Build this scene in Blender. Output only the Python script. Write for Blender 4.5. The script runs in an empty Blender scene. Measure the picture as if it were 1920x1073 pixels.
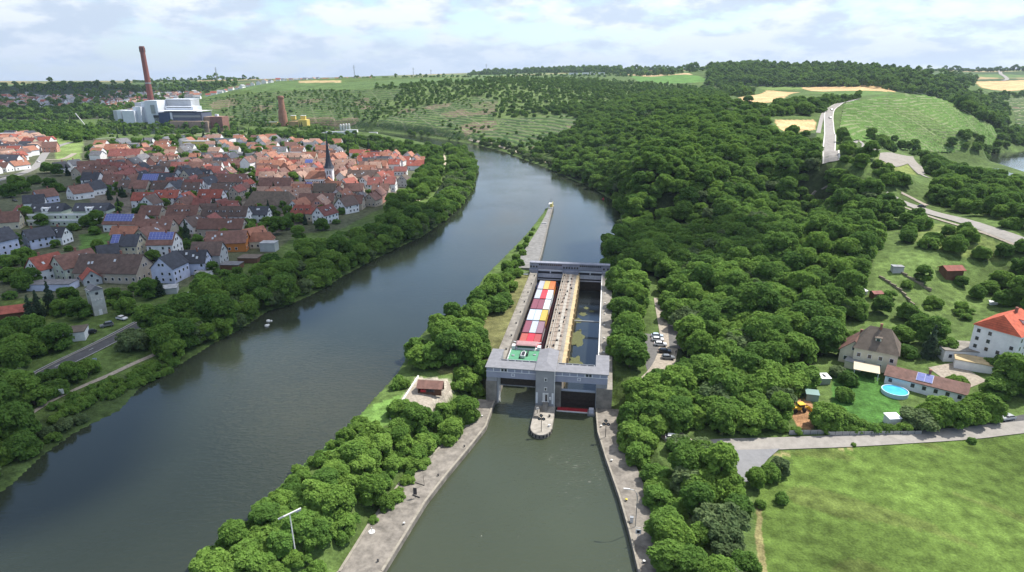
import bpy, bmesh, math, random
import numpy as np
from mathutils import Vector, Matrix
rnd = random.Random(11); nrs = np.random.RandomState(5)
SC = bpy.context.scene
COL = SC.collection
R = math.radians
# ------------------------------------------------------------------ camera, sky, sun, exposure
CF, CX, CY, PITCH, CH = 1172.0, 960.0, 536.5, R(18.4), 98.0
cam = bpy.data.objects.new('camera', bpy.data.cameras.new('camera')); COL.objects.link(cam)
cam.data.sensor_width = 36; cam.data.lens = 36*CF/1920; cam.data.clip_end = 60000; cam.data.clip_start = 1
cam.location = (0, 0, CH); cam.rotation_euler = (R(90)-PITCH, 0, 0)
SC.camera = cam
SUN_AZ, SUN_EL = R(60), R(56)          # clockwise from +Y
w = bpy.data.worlds.new('World'); SC.world = w; w.use_nodes = True
nt = w.node_tree; N = nt.nodes; Lk = nt.links; N.clear()
out = N.new('ShaderNodeOutputWorld'); bg = N.new('ShaderNodeBackground'); bg.inputs[1].default_value = 0.15
sky = N.new('ShaderNodeTexSky'); sky.sky_type = 'NISHITA'; sky.sun_disc = False
sky.sun_elevation = SUN_EL; sky.sun_rotation = SUN_AZ; sky.altitude = 200; sky.air_density = 1.0; sky.dust_density = 0.6; sky.ozone_density = 3.0
tc = N.new('ShaderNodeTexCoord'); sep = N.new('ShaderNodeSeparateXYZ'); Lk.new(tc.outputs['Generated'], sep.inputs[0])
def wm(op, a, b=None, c=None):
    n = N.new('ShaderNodeMath'); n.operation = op
    for i, v in enumerate((a, b, c)):
        if v is None: continue
        if isinstance(v, (int, float)): n.inputs[i].default_value = v
        else: Lk.new(v, n.inputs[i])
    return n.outputs[0]
zc = wm('ADD', wm('MAXIMUM', sep.outputs[2], 0.0), 0.3)
cmb = N.new('ShaderNodeCombineXYZ'); Lk.new(wm('DIVIDE', sep.outputs[0], zc), cmb.inputs[0]); Lk.new(wm('DIVIDE', sep.outputs[1], zc), cmb.inputs[1])
def wnoise(scale, det, off):
    mp = N.new('ShaderNodeMapping'); Lk.new(cmb.outputs[0], mp.inputs[0]); mp.inputs['Location'].default_value = off
    n = N.new('ShaderNodeTexNoise'); n.inputs['Scale'].default_value = scale; n.inputs['Detail'].default_value = det; n.inputs['Roughness'].default_value = 0.58
    Lk.new(mp.outputs[0], n.inputs['Vector']); return n.outputs[0]
def wramp(v, a, b):
    n = N.new('ShaderNodeMapRange'); n.interpolation_type = 'SMOOTHSTEP'; n.inputs[1].default_value = a; n.inputs[2].default_value = b; Lk.new(v, n.inputs[0]); return n.outputs[0]
elv = wramp(sep.outputs[2], 0.15, 0.36)
cm = wramp(wm('SUBTRACT', wnoise(2.2, 9, (3.3, 1.2, 0)), wm('MULTIPLY', elv, 0.3)), 0.40, 0.54)
zen_fill = wramp(sep.outputs[2], 0.52, 0.8)  # white overhead cloud, out of view, added to raise the ambient light
cd = wm('MAXIMUM', wramp(wnoise(4.4, 10, (7.1, 4.4, 2)), 0.42, 0.60), zen_fill)
cm = wm('MAXIMUM', cm, zen_fill)
mixc = N.new('ShaderNodeMix'); mixc.data_type = 'RGBA'
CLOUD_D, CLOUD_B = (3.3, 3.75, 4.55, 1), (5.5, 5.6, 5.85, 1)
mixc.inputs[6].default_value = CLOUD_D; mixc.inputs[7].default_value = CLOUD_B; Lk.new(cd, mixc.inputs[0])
mixs = N.new('ShaderNodeMix'); mixs.data_type = 'RGBA'
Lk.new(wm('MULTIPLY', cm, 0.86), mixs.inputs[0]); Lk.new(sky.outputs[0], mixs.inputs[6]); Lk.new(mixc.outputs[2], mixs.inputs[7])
# pale band of far air just above the horizon
hz = wramp(sep.outputs[2], 0.13, -0.01)
mixh = N.new('ShaderNodeMix'); mixh.data_type = 'RGBA'; mixh.inputs[7].default_value = (2.8, 3.5, 4.6, 1)
Lk.new(wm('MULTIPLY', hz, 0.75), mixh.inputs[0]); Lk.new(mixs.outputs[2], mixh.inputs[6])
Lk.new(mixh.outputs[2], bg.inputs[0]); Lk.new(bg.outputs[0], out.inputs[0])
sun = bpy.data.objects.new('sun', bpy.data.lights.new('sun', 'SUN')); COL.objects.link(sun)
sun.data.energy = 5.0; sun.data.angle = R(0.6); sun.data.color = (1.0, 0.955, 0.88)
SDIR = Vector((math.cos(SUN_EL)*math.sin(SUN_AZ), math.cos(SUN_EL)*math.cos(SUN_AZ), math.sin(SUN_EL)))
sun.rotation_euler = SDIR.to_track_quat('Z', 'Y').to_euler()
SC.view_settings.view_transform = 'Standard'; SC.view_settings.look = 'None'; SC.view_settings.exposure = 0.43; SC.view_settings.gamma = 1
SC.render.engine = 'CYCLES'; SC.cycles.max_bounces = 6; SC.cycles.diffuse_bounces = 3; SC.cycles.glossy_bounces = 3
SC.cycles.transparent_max_bounces = 8; SC.cycles.volume_bounces = 0; SC.cycles.use_denoising = True
# ------------------------------------------------------------------ picture -> ground
def ray(px, py):
    a = (px-CX)/CF; b = -(py-CY)/CF
    return np.array((a, math.cos(PITCH)+b*math.sin(PITCH), -math.sin(PITCH)+b*math.cos(PITCH)))
def at(px, py, z):
    r = ray(px, py); t = (z-CH)/r[2]; return (r[0]*t, r[1]*t, z)
def atd(px, py, d, dz=0):              # on the ray at ground distance d
    r = ray(px, py); t = d/math.hypot(r[0], r[1]); return (r[0]*t, r[1]*t, CH+r[2]*t+dz)
YA = R(8.5); OX, OY, _ = at(1023, 765, 0); ca, sa = math.cos(YA), math.sin(YA)
def W(u, v): return (OX+u*ca+v*sa, OY-u*sa+v*ca)          # lock frame (u right, v upstream) -> world
def UV(x, y): dx, dy = x-OX, y-OY; return (dx*ca-dy*sa, dx*sa+dy*ca)
# ------------------------------------------------------------------ terrain heights
CP = [at(*q) for q in [
 (0,700,9),(150,660,9),(300,590,9),(-400,700,10),(-900,900,8),(-300,1100,8),(0,560,11),(200,500,11),(400,480,10),(600,440,9),(0,450,12),(200,400,11),
 (400,400,10),(600,380,9),(750,345,9),(0,330,12),(200,320,10),(400,310,9),(600,290,9),(0,260,10),(200,255,9),(400,250,9),(500,243,9),(285,235,8),
 (100,230,9),(0,225,9),(-400,230,10),(-400,330,12),(100,200,12),(-200,205,12),(300,205,12),
 (440,232,9),(600,242,8),(700,262,8),(820,285,8),(880,300,8),(940,276,9),(1000,299,9),(1040,314,9),(1110,346,9),
 (1160,430,8),(1250,400,14),(1300,300,40),(1300,250,50),(1300,200,60),(1400,175,65),(1250,350,30),(1200,280,35),(1100,262,28),
 (1300,500,9),(1450,500,13),(1500,450,18),(1400,420,18),(1200,450,9),(1540,385,19),(1545,330,37),(1600,330,40),(1555,300,40),(1560,200,58),(1550,250,46),
 (1700,372,30),(1800,410,29),(1900,450,28),(2100,520,28),(1690,300,33),(1650,290,35),(1750,340,30),(1750,500,20),(1700,480,22),(1800,540,14),(1640,660,7.5),
 (1600,600,9),(1850,600,11),(1900,560,14),(1900,500,20),(1850,680,8),(1600,260,45),(1700,282,25),(1800,290,16),(1880,302,9),(1800,335,18),(1900,350,20),
 (1600,900,3.6),(1800,1000,3.6),(1500,1073,3.5),(1900,850,4),(1450,860,4),(1350,830,5),(1250,900,4),(2400,900,5),(2300,600,12),(1560,760,6),(1730,760,6),
 (-1500,400,15),(2600,400,35),(1846,299,6.6),(1864,305,6.8),(1895,314,7),(1930,327,7),(1860,284,8),(1900,284,7),(1940,276,7),(1880,262,20),(1905,262,11),(1940,256,12),(1840,262,30)]]
CP += [atd(*q) for q in [
 (-400,160,3400),(0,158,3400),(200,156,3300),(400,151,3200),(440,152,3000),(100,170,2700),(300,176,2500),(100,185,2350),(-400,152,8000),(100,153,8000),(400,151,8000),(600,146,9000),
 (350,190,1700),(400,180,1750),(480,168,1700),(600,165,1650),(700,162,1600),(800,158,1550),(900,160,1450),(450,159,2300),(600,152,2500),(700,149,2600),(900,146,2500),(1000,143,2500),
 (900,140,3600),(1100,134,3500),(1320,132,3500),(1100,141,2600),(1250,142,2400),(1200,165,1600),(1350,178,1500),
 (1340,128,2300),(1450,126,2300),(1600,128,2250),(1700,136,2100),(1785,152,1900),(1400,163,1750),(1560,164,1600),(1700,160,1600),(1500,176,1300),
 (1600,190,1000),(1700,177,1120),(1765,187,1150),(1800,201,1130),(1860,242,1060),(1850,190,1800),(1850,167,2300),(1900,172,2200),(1900,192,1900),(1905,246,1380),(1920,236,1480),(1885,214,1550),(1850,134,3800),(2000,134,3600),(2200,180,1500),
 (1000,135,9000),(1500,135,9000),(1900,133,9000),(1500,130,4000),(2400,150,3000),(2600,140,9000),(-900,152,9000),(-900,170,2600)]]
for u, v, z in [(-27,5,7.6),(-30,40,7.8),(-32,80,8),(-26,118,8),(-22,150,7.8),(-24,200,7.6),(-25,250,7.5),(-25,-15,4.5),(-34,-20,7),(-30,-60,3.6),(-44,-60,7.2),(-40,-100,3.6),(-55,-100,7),
                (-60,-150,6),(30,-15,4.2),(28,-60,3.4),(34,-100,3.3),(27,10,6.6),(28,60,7.6),(28,120,8),(30,180,8),(45,20,6.6),(45,60,7),(-45,10,7.2)]:
    CP.append(W(u, v)+(z,))
CP = np.array(CP)
def warp(x, y):
    r = np.hypot(x, y); return np.stack([np.arctan2(x, y)*1.6, np.log(np.maximum(r, 20))], -1)
def tpsU(d2): return np.where(d2 > 1e-12, 0.5*d2*np.log(d2+1e-12), 0)
q = warp(CP[:, 0], CP[:, 1]); n = len(q)
K = tpsU(((q[:, None]-q[None])**2).sum(-1)) + np.eye(n)*2e-5
Pm = np.hstack([np.ones((n, 1)), q]); A = np.zeros((n+3, n+3)); A[:n, :n] = K; A[:n, n:] = Pm; A[n:, :n] = Pm.T
tw = np.linalg.solve(A, np.concatenate([CP[:, 2], np.zeros(3)]))
def tps(x, y):
    p = warp(x, y).reshape(-1, 2); o = np.empty(len(p))
    for i in range(0, len(p), 20000):
        s = p[i:i+20000]; o[i:i+20000] = tpsU(((s[:, None]-q[None])**2).sum(-1))@tw[:n] + tw[n] + s@tw[n+1:]
    return o.reshape(np.shape(x))
def wp(pts, z): return [at(a, b, z)[:2] for a, b in pts]
LEFTBANK = [(-500,1330),(-120,1010),(0,924),(25,907),(78,856),(140,812),(179,792),(224,770),(268,722),(307,703),(400,645),(452,617),(504,583),(543,572),(583,554),(614,538),(635,523),(713,481),(791,444),(843,408),(868,385),(885,355),(893,325),(888,300),(872,284),(840,277),(780,266),(720,255),(660,247),(600,243),(520,240)]
RIGHTBANK = [(520,237),(600,239),(660,242),(720,248),(790,256),(850,264),(890,271),(940,283),(1000,306),(1040,321),(1070,336),(1110,352),(1150,377),(1162,400),(1168,440),(1160,470)]
ISLE = [(1022,386),(1016,402),(995,430),(965,462),(935,492),(905,522),(893,545),(874,572),(850,592),(806,612),(774,645),(757,680),(742,705),(700,748),(670,785),(630,820),(590,855),(548,885),(498,942),(465,985),(425,1055),(380,1130),(300,1330)]
RIVER = wp(LEFTBANK, 6)+wp(RIGHTBANK, 6)+[W(17, 150), W(16.6, 116), W(-16.6, 116), W(-21.5, 262), W(-23.2, 288), W(-26.5, 288.5)]+wp(ISLE[1:], 6)
RIVER2 = wp([(1846,298),(1880,290),(1960,282),(2200,280),(2200,340),(1990,334),(1930,325),(1890,312),(1862,304)], 6)
POOLW = [(15.6,-3.3),(16.3,-13.9),(18.7,-26.9),(22,-42.4),(24.2,-55.4),(25.7,-66.9),(33,-140),(-58,-140),(-40,-98),(-26.4,-74.7),(-23.8,-51.3),(-21.6,-40.6),(-18.4,-27.3),(-15.9,-15.7),(-16,-1)]
POOL = [W(*p) for p in POOLW]
def inpoly(x, y, poly):
    c = np.zeros(np.shape(x), bool); j = len(poly)-1
    for i in range(len(poly)):
        xi, yi = poly[i][:2]; xj, yj = poly[j][:2]
        if yi != yj: c ^= ((yi > y) != (yj > y)) & (x < (xj-xi)*(y-yi)/(yj-yi)+xi)
        j = i
    return c
def pdist(x, y, poly, closed=True):
    d = np.full(np.shape(x), 1e9); k = len(poly)
    for i in range(k if closed else k-1):
        ax, ay = poly[i][:2]; bx, by = poly[(i+1) % k][:2]
        L2 = (bx-ax)**2+(by-ay)**2+1e-9; t = np.clip(((x-ax)*(bx-ax)+(y-ay)*(by-ay))/L2, 0, 1)
        d = np.minimum(d, np.hypot(x-ax-t*(bx-ax), y-ay-t*(by-ay)))
    return d
AZ0, AZ1, NA = R(-66), R(66), 780
R0, R1, NR = 55.0, 9500.0, 640
az = np.linspace(AZ0, AZ1, NA); lr = np.linspace(math.log(R0), math.log(R1), NR)
LR, AZ = np.meshgrid(lr, az, indexing='ij'); GX = np.exp(LR)*np.sin(AZ); GY = np.exp(LR)*np.cos(AZ)
sub = tps(GX[::3, ::3], GY[::3, ::3])
def up(a, n0, n1):                      # bilinear up-sampling of the smooth surface
    i = np.arange(n0)/3.0; j = np.arange(n1)/3.0; i = np.minimum(i, a.shape[0]-1); j = np.minimum(j, a.shape[1]-1)
    i0 = np.minimum(i.astype(int), a.shape[0]-2); j0 = np.minimum(j.astype(int), a.shape[1]-2); fi = (i-i0)[:, None]; fj = (j-j0)[None]
    return a[i0][:, j0]*(1-fi)*(1-fj)+a[i0+1][:, j0]*fi*(1-fj)+a[i0][:, j0+1]*(1-fi)*fj+a[i0+1][:, j0+1]*fi*fj
GZ = up(sub, NR, NA)
def sstep(t): t = np.clip(t, 0, 1); return t*t*(3-2*t)
near = np.exp(LR) < 2600
for poly, lev in ((RIVER, 6.0), (RIVER2, 6.0)):
    xs, ys = GX[near], GY[near]; z = GZ[near]
    d = pdist(xs, ys, poly); ins = inpoly(xs, ys, poly)
    bank = lev+0.25+np.minimum(z-lev-0.25, 0.35+0*z)*sstep(d/3)
    zo = np.where(d < 16, bank*(1-sstep((d-2)/14))+np.maximum(z, lev+0.5)*sstep((d-2)/14), z)
    zo = np.where(ins, lev-0.2-np.minimum(d*0.5, 3), zo); GZ[near] = zo
xs, ys = GX[near], GY[near]; z = GZ[near]
d = pdist(xs, ys, POOL); ins = inpoly(xs, ys, POOL); z = np.where(ins | (d < 3.6), -4.5, np.where(d < 10, np.minimum(z, 1.0), np.where(d < 15, np.minimum(z, 1.0+(d-10)*.9), z)))
u_, v_ = UV(xs, ys); z = np.where((abs(u_) < 18.2) & (v_ > -5) & (v_ < 122.5), -4.5, z)
z = np.where((abs(u_+20.5) < 4.0) & (v_ > 119) & (v_ < 289), -0.0, z) if False else z
GZ[near] = z
def Hn(x, y):
    r = np.hypot(x, y); i = (np.log(np.maximum(r, R0))-lr[0])/(lr[1]-lr[0]); j = (np.arctan2(x, y)-AZ0)/(az[1]-az[0])
    i = np.clip(i, 0, NR-1.001); j = np.clip(j, 0, NA-1.001); i0 = i.astype(int) if hasattr(i, 'astype') else int(i); j0 = j.astype(int) if hasattr(j, 'astype') else int(j)
    fi = i-i0; fj = j-j0
    return GZ[i0, j0]*(1-fi)*(1-fj)+GZ[i0+1, j0]*fi*(1-fj)+GZ[i0, j0+1]*(1-fi)*fj+GZ[i0+1, j0+1]*fi*fj
def H(x, y): return float(Hn(np.float64(x), np.float64(y)))
def hit(px, py, dz=0):
    r = ray(px, py); k = math.hypot(r[0], r[1]); r = r/k
    d = np.exp(np.linspace(math.log(60), math.log(15000), 5000)); zz = CH+r[2]*d; hh = Hn(r[0]*d, r[1]*d)
    b = np.nonzero(zz < hh+dz)[0]
    k = b[0] if len(b) else len(d)-1
    return (r[0]*d[k], r[1]*d[k], hh[k])
def hp(pts): return [hit(a, b)[:2] for a, b in pts]
# ------------------------------------------------------------------ materials
MATS = {}
def mat(name, col, rough=0.8, noise=None, var=0.25, bump=None, metal=0, spec=0.4, rnd_hue=None, col2=None, stretch=None, lo=0.35, hi=0.65, det=5):
    if name in MATS: return MATS[name]
    m = bpy.data.materials.new(name); m.use_nodes = True; t = m.node_tree; b = t.nodes['Principled BSDF']
    b.inputs['Roughness'].default_value = rough; b.inputs['Metallic'].default_value = metal; b.inputs['Specular IOR Level'].default_value = spec
    c = (*col, 1); b.inputs['Base Color'].default_value = c
    if noise or bump:
        co = t.nodes.new('ShaderNodeTexCoord'); src = co.outputs['Object']
        if stretch:
            mp = t.nodes.new('ShaderNodeMapping'); mp.inputs['Scale'].default_value = stretch; t.links.new(src, mp.inputs[0]); src = mp.outputs[0]
    if noise:
        nz = t.nodes.new('ShaderNodeTexNoise'); nz.inputs['Scale'].default_value = noise; nz.inputs['Detail'].default_value = det; nz.inputs['Roughness'].default_value = 0.65
        t.links.new(src, nz.inputs['Vector'])
        rp = t.nodes.new('ShaderNodeValToRGB'); rp.color_ramp.elements[0].position = lo; rp.color_ramp.elements[1].position = hi
        c2 = col2 or tuple(x*(1+var) for x in col)
        rp.color_ramp.elements[0].color = (*[x*(1-var) for x in col], 1) if not col2 else c; rp.color_ramp.elements[1].color = (*c2, 1)
        t.links.new(nz.outputs[0], rp.inputs[0]); last = rp.outputs[0]
        if rnd_hue:
            oi = t.nodes.new('ShaderNodeObjectInfo'); hs = t.nodes.new('ShaderNodeHueSaturation')
            mr = t.nodes.new('ShaderNodeMapRange'); mr.inputs[3].default_value = 1-rnd_hue; mr.inputs[4].default_value = 1+rnd_hue
            t.links.new(oi.outputs['Random'], mr.inputs[0]); t.links.new(mr.outputs[0], hs.inputs['Value'])
            t.links.new(last, hs.inputs['Color']); last = hs.outputs[0]
        t.links.new(last, b.inputs['Base Color'])
    if bump:
        n2 = t.nodes.new('ShaderNodeTexNoise'); n2.inputs['Scale'].default_value = bump[0]; n2.inputs['Detail'].default_value = 4
        bp = t.nodes.new('ShaderNodeBump'); bp.inputs['Strength'].default_value = bump[1]; bp.inputs['Distance'].default_value = bump[2] if len(bump) > 2 else 0.1
        t.links.new(src, n2.inputs['Vector']); t.links.new(n2.outputs[0], bp.inputs['Height']); t.links.new(bp.outputs[0], b.inputs['Normal'])
    MATS[name] = m; return m
def roofmat(name, col):
    if name in MATS: return MATS[name]
    m = mat(name, col, 0.75, 0.55, 0.28, (3.0, 0.3, 0.05), rnd_hue=0.18, det=8, spec=0.3)
    t = m.node_tree; b = t.nodes['Principled BSDF']; lk = b.inputs['Base Color'].links[0]; src = lk.from_socket
    co = t.nodes.new('ShaderNodeTexCoord'); wv = t.nodes.new('ShaderNodeTexWave'); wv.bands_direction = 'X'; wv.inputs['Scale'].default_value = 0.9; wv.inputs['Distortion'].default_value = 0.4
    t.links.new(co.outputs['Object'], wv.inputs[0]); mx = t.nodes.new('ShaderNodeMix'); mx.data_type = 'RGBA'; mx.blend_type = 'MULTIPLY'; mx.inputs[0].default_value = 0.25
    t.links.new(src, mx.inputs[6]); t.links.new(wv.outputs[0], mx.inputs[7]); t.links.new(mx.outputs[2], b.inputs['Base Color'])
    return m
RC = {'red': (.30, .085, .06), 'orange': (.34, .15, .095), 'salmon': (.35, .22, .165), 'brown': (.18, .095, .075), 'dark brown': (.115, .08, .068), 'bright red': (.46, .10, .05), 'olive brown': (.14, .11, .085),
      'slate': (.055, .06, .075), 'grey': (.16, .16, .17), 'dark red': (.24, .085, .07), 'light grey': (.33, .34, .35)}
WC = {'white': (.80, .79, .77), 'cream': (.60, .54, .40), 'beige': (.45, .39, .31), 'pale grey': (.45, .46, .45), 'pale blue': (.52, .55, .68), 'orange': (.55, .20, .05), 'salmon': (.55, .27, .2), 'yellow': (.66, .52, .16), 'pale green': (.47, .52, .42), 'timber': (.16, .08, .045)}
def roofm(c): return roofmat('roof_'+c.replace(' ', '_'), RC[c])
def wallm(c): return mat('plaster_'+c.replace(' ', '_'), WC[c], 0.9, 0.35, 0.10, (6, .15, .03))
GLASS = mat('window_glass', (.03, .035, .045), 0.15, spec=0.6)
FRAMEW = mat('white_paint', (.75, .75, .75), 0.5, 2, .05)
METAL = mat('grey_metal', (.33, .34, .35), 0.45, 3, .15, metal=.5)
DARKM = mat('black_metal', (.02, .02, .022), 0.5, 3, .2)
# ------------------------------------------------------------------ mesh builder
KIDS = {}
class MB:
    def __init__(s): s.v = []; s.f = []; s.m = []
    def add(s, vs, fs, mi=0):
        o = len(s.v); s.v += [tuple(v) for v in vs]; s.f += [tuple(i+o for i in f) for f in fs]; s.m += [mi]*len(fs); return s
    def box(s, c, d, mi=0, rz=0, rx=0, ry=0):
        M_ = Matrix.Translation(c)@Matrix.Rotation(rz, 4, 'Z')@Matrix.Rotation(ry, 4, 'Y')@Matrix.Rotation(rx, 4, 'X')
        x, y, z = d[0]/2, d[1]/2, d[2]/2
        vs = [M_@Vector((a*x, b*y, e*z)) for e in (-1, 1) for b in (-1, 1) for a in (-1, 1)]
        return s.add(vs, [(0, 2, 3, 1), (4, 5, 7, 6), (0, 1, 5, 4), (2, 6, 7, 3), (0, 4, 6, 2), (1, 3, 7, 5)], mi)
    def bb(s, x0, x1, y0, y1, z0, z1, mi=0): return s.box(((x0+x1)/2, (y0+y1)/2, (z0+z1)/2), (x1-x0, y1-y0, z1-z0), mi)
    def prism(s, poly, z0, z1, mi=0, top=None):           # polygon in xy extruded up
        if sum(poly[i][0]*poly[(i+1) % len(poly)][1]-poly[(i+1) % len(poly)][0]*poly[i][1] for i in range(len(poly))) < 0: poly = poly[::-1]
        k = len(poly); t = top or poly
        vs = [(p[0], p[1], z0) for p in poly]+[(p[0], p[1], z1) for p in t]
        return s.add(vs, [tuple(range(k))[::-1], tuple(range(k, 2*k))]+[(i, (i+1) % k, k+(i+1) % k, k+i) for i in range(k)], mi)
    def tube(s, pts, r, seg=8, mi=0, r2=None):
        k = len(pts); vs = []; fs = []
        for i, p in enumerate(pts):
            p = Vector(p); a = Vector(pts[max(i-1, 0)]); b = Vector(pts[min(i+1, k-1)]); d = (b-a).normalized()
            s1 = d.orthogonal().normalized(); s2 = d.cross(s1); rr = r if r2 is None else r+(r2-r)*i/(k-1)
            for j in range(seg): t = 2*math.pi*j/seg; vs.append(p+s1*math.cos(t)*rr+s2*math.sin(t)*rr)
        for i in range(k-1):
            for j in range(seg): fs.append((i*seg+j, i*seg+(j+1) % seg, (i+1)*seg+(j+1) % seg, (i+1)*seg+j))
        fs += [tuple(range(seg))[::-1], tuple(range((k-1)*seg, k*seg))]
        return s.add(vs, fs, mi)
    def lathe(s, prof, c=(0, 0, 0), seg=16, mi=0):
        vs = []; fs = []; k = len(prof)
        for r_, z_ in prof:
            for j in range(seg): t = 2*math.pi*j/seg; vs.append((c[0]+r_*math.cos(t), c[1]+r_*math.sin(t), c[2]+z_))
        for i in range(k-1):
            for j in range(seg): fs.append((i*seg+j, i*seg+(j+1) % seg, (i+1)*seg+(j+1) % seg, (i+1)*seg+j))
        fs += [tuple(range(seg))[::-1], tuple(range((k-1)*seg, k*seg))]
        return s.add(vs, fs, mi)
    def build(s, name, mats, parent=None, loc=None, rz=None, smooth=False):
        me = bpy.data.meshes.new(name); me.from_pydata(s.v, [], s.f)
        if not isinstance(mats, (list, tuple)): mats = [mats]
        for m in mats: me.materials.append(m)
        me.polygons.foreach_set('material_index', s.m)
        if smooth: me.polygons.foreach_set('use_smooth', [True]*len(s.f))
        me.update(); o = bpy.data.objects.new(name, me); COL.objects.link(o)
        if parent: o.parent = parent; KIDS.setdefault(parent.name, []).append(o)
        if loc: o.location = loc
        if rz is not None: o.rotation_euler.z = rz
        return o
def tag(o, label=None, cat=None, group=None, kind=None):
    if label: o['label'] = label
    if cat: o['category'] = cat
    if group: o['group'] = group
    if kind: o['kind'] = kind
    return o
def empty(name, loc, rz=0, label=None, cat=None, group=None):
    o = bpy.data.objects.new(name, None); COL.objects.link(o); o.location = loc; o.rotation_euler.z = rz; o.empty_display_size = .5
    return tag(o, label, cat, group)
def copy_tree(o, parent=None):
    c = o.copy(); COL.objects.link(c)
    if parent: c.parent = parent
    for ch in KIDS.get(o.name, []): copy_tree(ch, c)
    return c
def npmesh(name, V, F, mats, parent=None):
    me = bpy.data.meshes.new(name); V = np.asarray(V, np.float32); F = np.asarray(F, np.int32); k = F.shape[1]
    me.vertices.add(len(V)); me.vertices.foreach_set('co', V.ravel()); me.loops.add(F.size); me.loops.foreach_set('vertex_index', F.ravel())
    me.polygons.add(len(F)); me.polygons.foreach_set('loop_start', np.arange(len(F), dtype=np.int32)*k); me.polygons.foreach_set('loop_total', np.full(len(F), k, np.int32))
    for m in (mats if isinstance(mats, (list, tuple)) else [mats]): me.materials.append(m)
    me.update(calc_edges=True); o = bpy.data.objects.new(name, me); COL.objects.link(o)
    if parent: o.parent = parent
    return o
def gridfaces(a, b, off=0):
    i, j = np.meshgrid(np.arange(a-1), np.arange(b-1), indexing='ij'); k = (i*b+j).ravel()+off
    return np.stack([k, k+1, k+b+1, k+b], 1)
# ------------------------------------------------------------------ ground sheet
C = np.empty((NR, NA, 3)); C[:] = (.075, .115, .032)
RR = np.exp(LR)
def h2(a, b, s=0): v = np.sin(a*127.1+b*311.7+s*74.7)*43758.5453; return v-np.floor(v)
xr = GX*.9+GY*.43; yr = -GX*.43+GY*.9
cid = h2(np.floor(xr/260), np.floor(yr/170)); pal = np.array([(.07, .11, .035), (.10, .16, .05), (.34, .25, .13), (.05, .08, .03), (.24, .2, .1), (.09, .14, .04)])
far = (RR > 2700); C[far] = pal[(cid[far]*6).astype(int)]
def cover(px, col, direct=None):
    P_ = direct or hp(px); bx = np.array(P_)[:, :2]; lo = bx.min(0)-5; hi = bx.max(0)+5
    m = (GX > lo[0]) & (GX < hi[0]) & (GY > lo[1]) & (GY < hi[1]); idx = np.nonzero(m)
    ins = inpoly(GX[idx], GY[idx], P_); C[idx[0][ins], idx[1][ins]] = col
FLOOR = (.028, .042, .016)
cover([(-300,178),(0,163),(250,160),(400,156),(440,158),(360,178),(250,190),(0,182),(-300,190)], (.028, .05, .026))
cover([(-200,226),(-200,182),(0,182),(200,184),(380,176),(360,200),(300,222),(0,224)], (.06, .065, .045))
cover([(350,185),(450,162),(600,156),(700,152),(900,146),(1000,144),(930,158),(760,164),(600,168),(480,174)], (.085, .135, .045))
cover([(560,152),(640,151),(640,155),(560,156)], (.35, .27, .14))
cover([(1131,136),(1190,134),(1240,135),(1300,141),(1180,141)], (.50, .36, .2))
cover([(1180,142),(1310,143),(1330,152),(1200,158)], (.09, .18, .04))
cover([(760,165),(900,152),(1130,150),(1330,165),(1380,178),(1130,205),(1090,262),(1000,298),(930,270),(700,245),(720,200)], (.10, .145, .045))
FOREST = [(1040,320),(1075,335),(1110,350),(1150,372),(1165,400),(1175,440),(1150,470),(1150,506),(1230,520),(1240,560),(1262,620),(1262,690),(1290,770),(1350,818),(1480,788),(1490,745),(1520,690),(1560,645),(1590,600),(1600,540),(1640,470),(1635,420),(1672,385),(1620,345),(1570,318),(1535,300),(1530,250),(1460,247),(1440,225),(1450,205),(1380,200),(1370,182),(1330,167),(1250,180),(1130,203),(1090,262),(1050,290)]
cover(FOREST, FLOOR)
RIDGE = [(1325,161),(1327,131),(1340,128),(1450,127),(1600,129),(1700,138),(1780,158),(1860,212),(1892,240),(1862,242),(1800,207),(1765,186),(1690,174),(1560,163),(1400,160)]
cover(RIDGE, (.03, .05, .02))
WHEAT = (.50, .34, .17)
for p_ in ([(1383,184),(1440,169),(1500,173),(1465,188),(1390,196)], [(1500,164),(1676,163),(1676,173),(1560,173)], [(1452,225),(1528,225),(1529,243),(1480,253),(1460,240)], [(1828,153),(1925,150),(1925,167),(1856,168)], [(-60,228),(10,227),(10,231),(-60,232)], [(35,227),(78,227),(78,233),(45,236)]):
    cover(p_, WHEAT)
cover([(1500,174),(1676,173),(1620,180),(1560,182)], (.09, .15, .04)); cover([(1420,165),(1500,162),(1510,168),(1440,169)], (.13, .19, .05))
cover([(1640,293),(1700,300),(1720,330),(1660,340),(1640,318)], (.15, .18, .05))
cover([(225,243),(430,240),(450,247),(240,249)], (.26, .16, .10)); cover([(180,240),(300,243),(470,250),(400,256),(200,252)], (.14, .17, .07))
VILL = [(-120,350),(0,258),(100,255),(180,262),(300,256),(450,258),(600,268),(700,275),(800,295),(800,330),(770,372),(700,398),(640,430),(560,440),(500,480),(420,510),(330,545),(230,560),(120,560),(0,560),(-100,500)]
cover(VILL, (.085, .095, .055))
cover([(250,300),(480,275),(640,280),(760,310),(740,370),(600,410),(480,450),(300,470),(190,420),(150,340)], (.13, .115, .095))
cover([(100,255),(160,258),(150,300),(105,300)], (.16, .22, .07))
cover([(1690,470),(1770,490),(1850,560),(1830,590),(1720,590),(1640,560),(1640,500)], (.10, .15, .042))
cover([(1415,1000),(1420,930),(1450,848),(1600,838),(1800,826),(2000,806),(2200,1000),(2000,1200),(1400,1200),(1425,1073)], (.078, .122, .026))
for p_ in ([(1415,1010),(1420,950),(1430,950),(1428,990),(1442,1100),(1430,1100)], [(1450,850),(1600,838),(1600,842),(1452,856)]): cover(p_, (.20, .18, .08))
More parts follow.
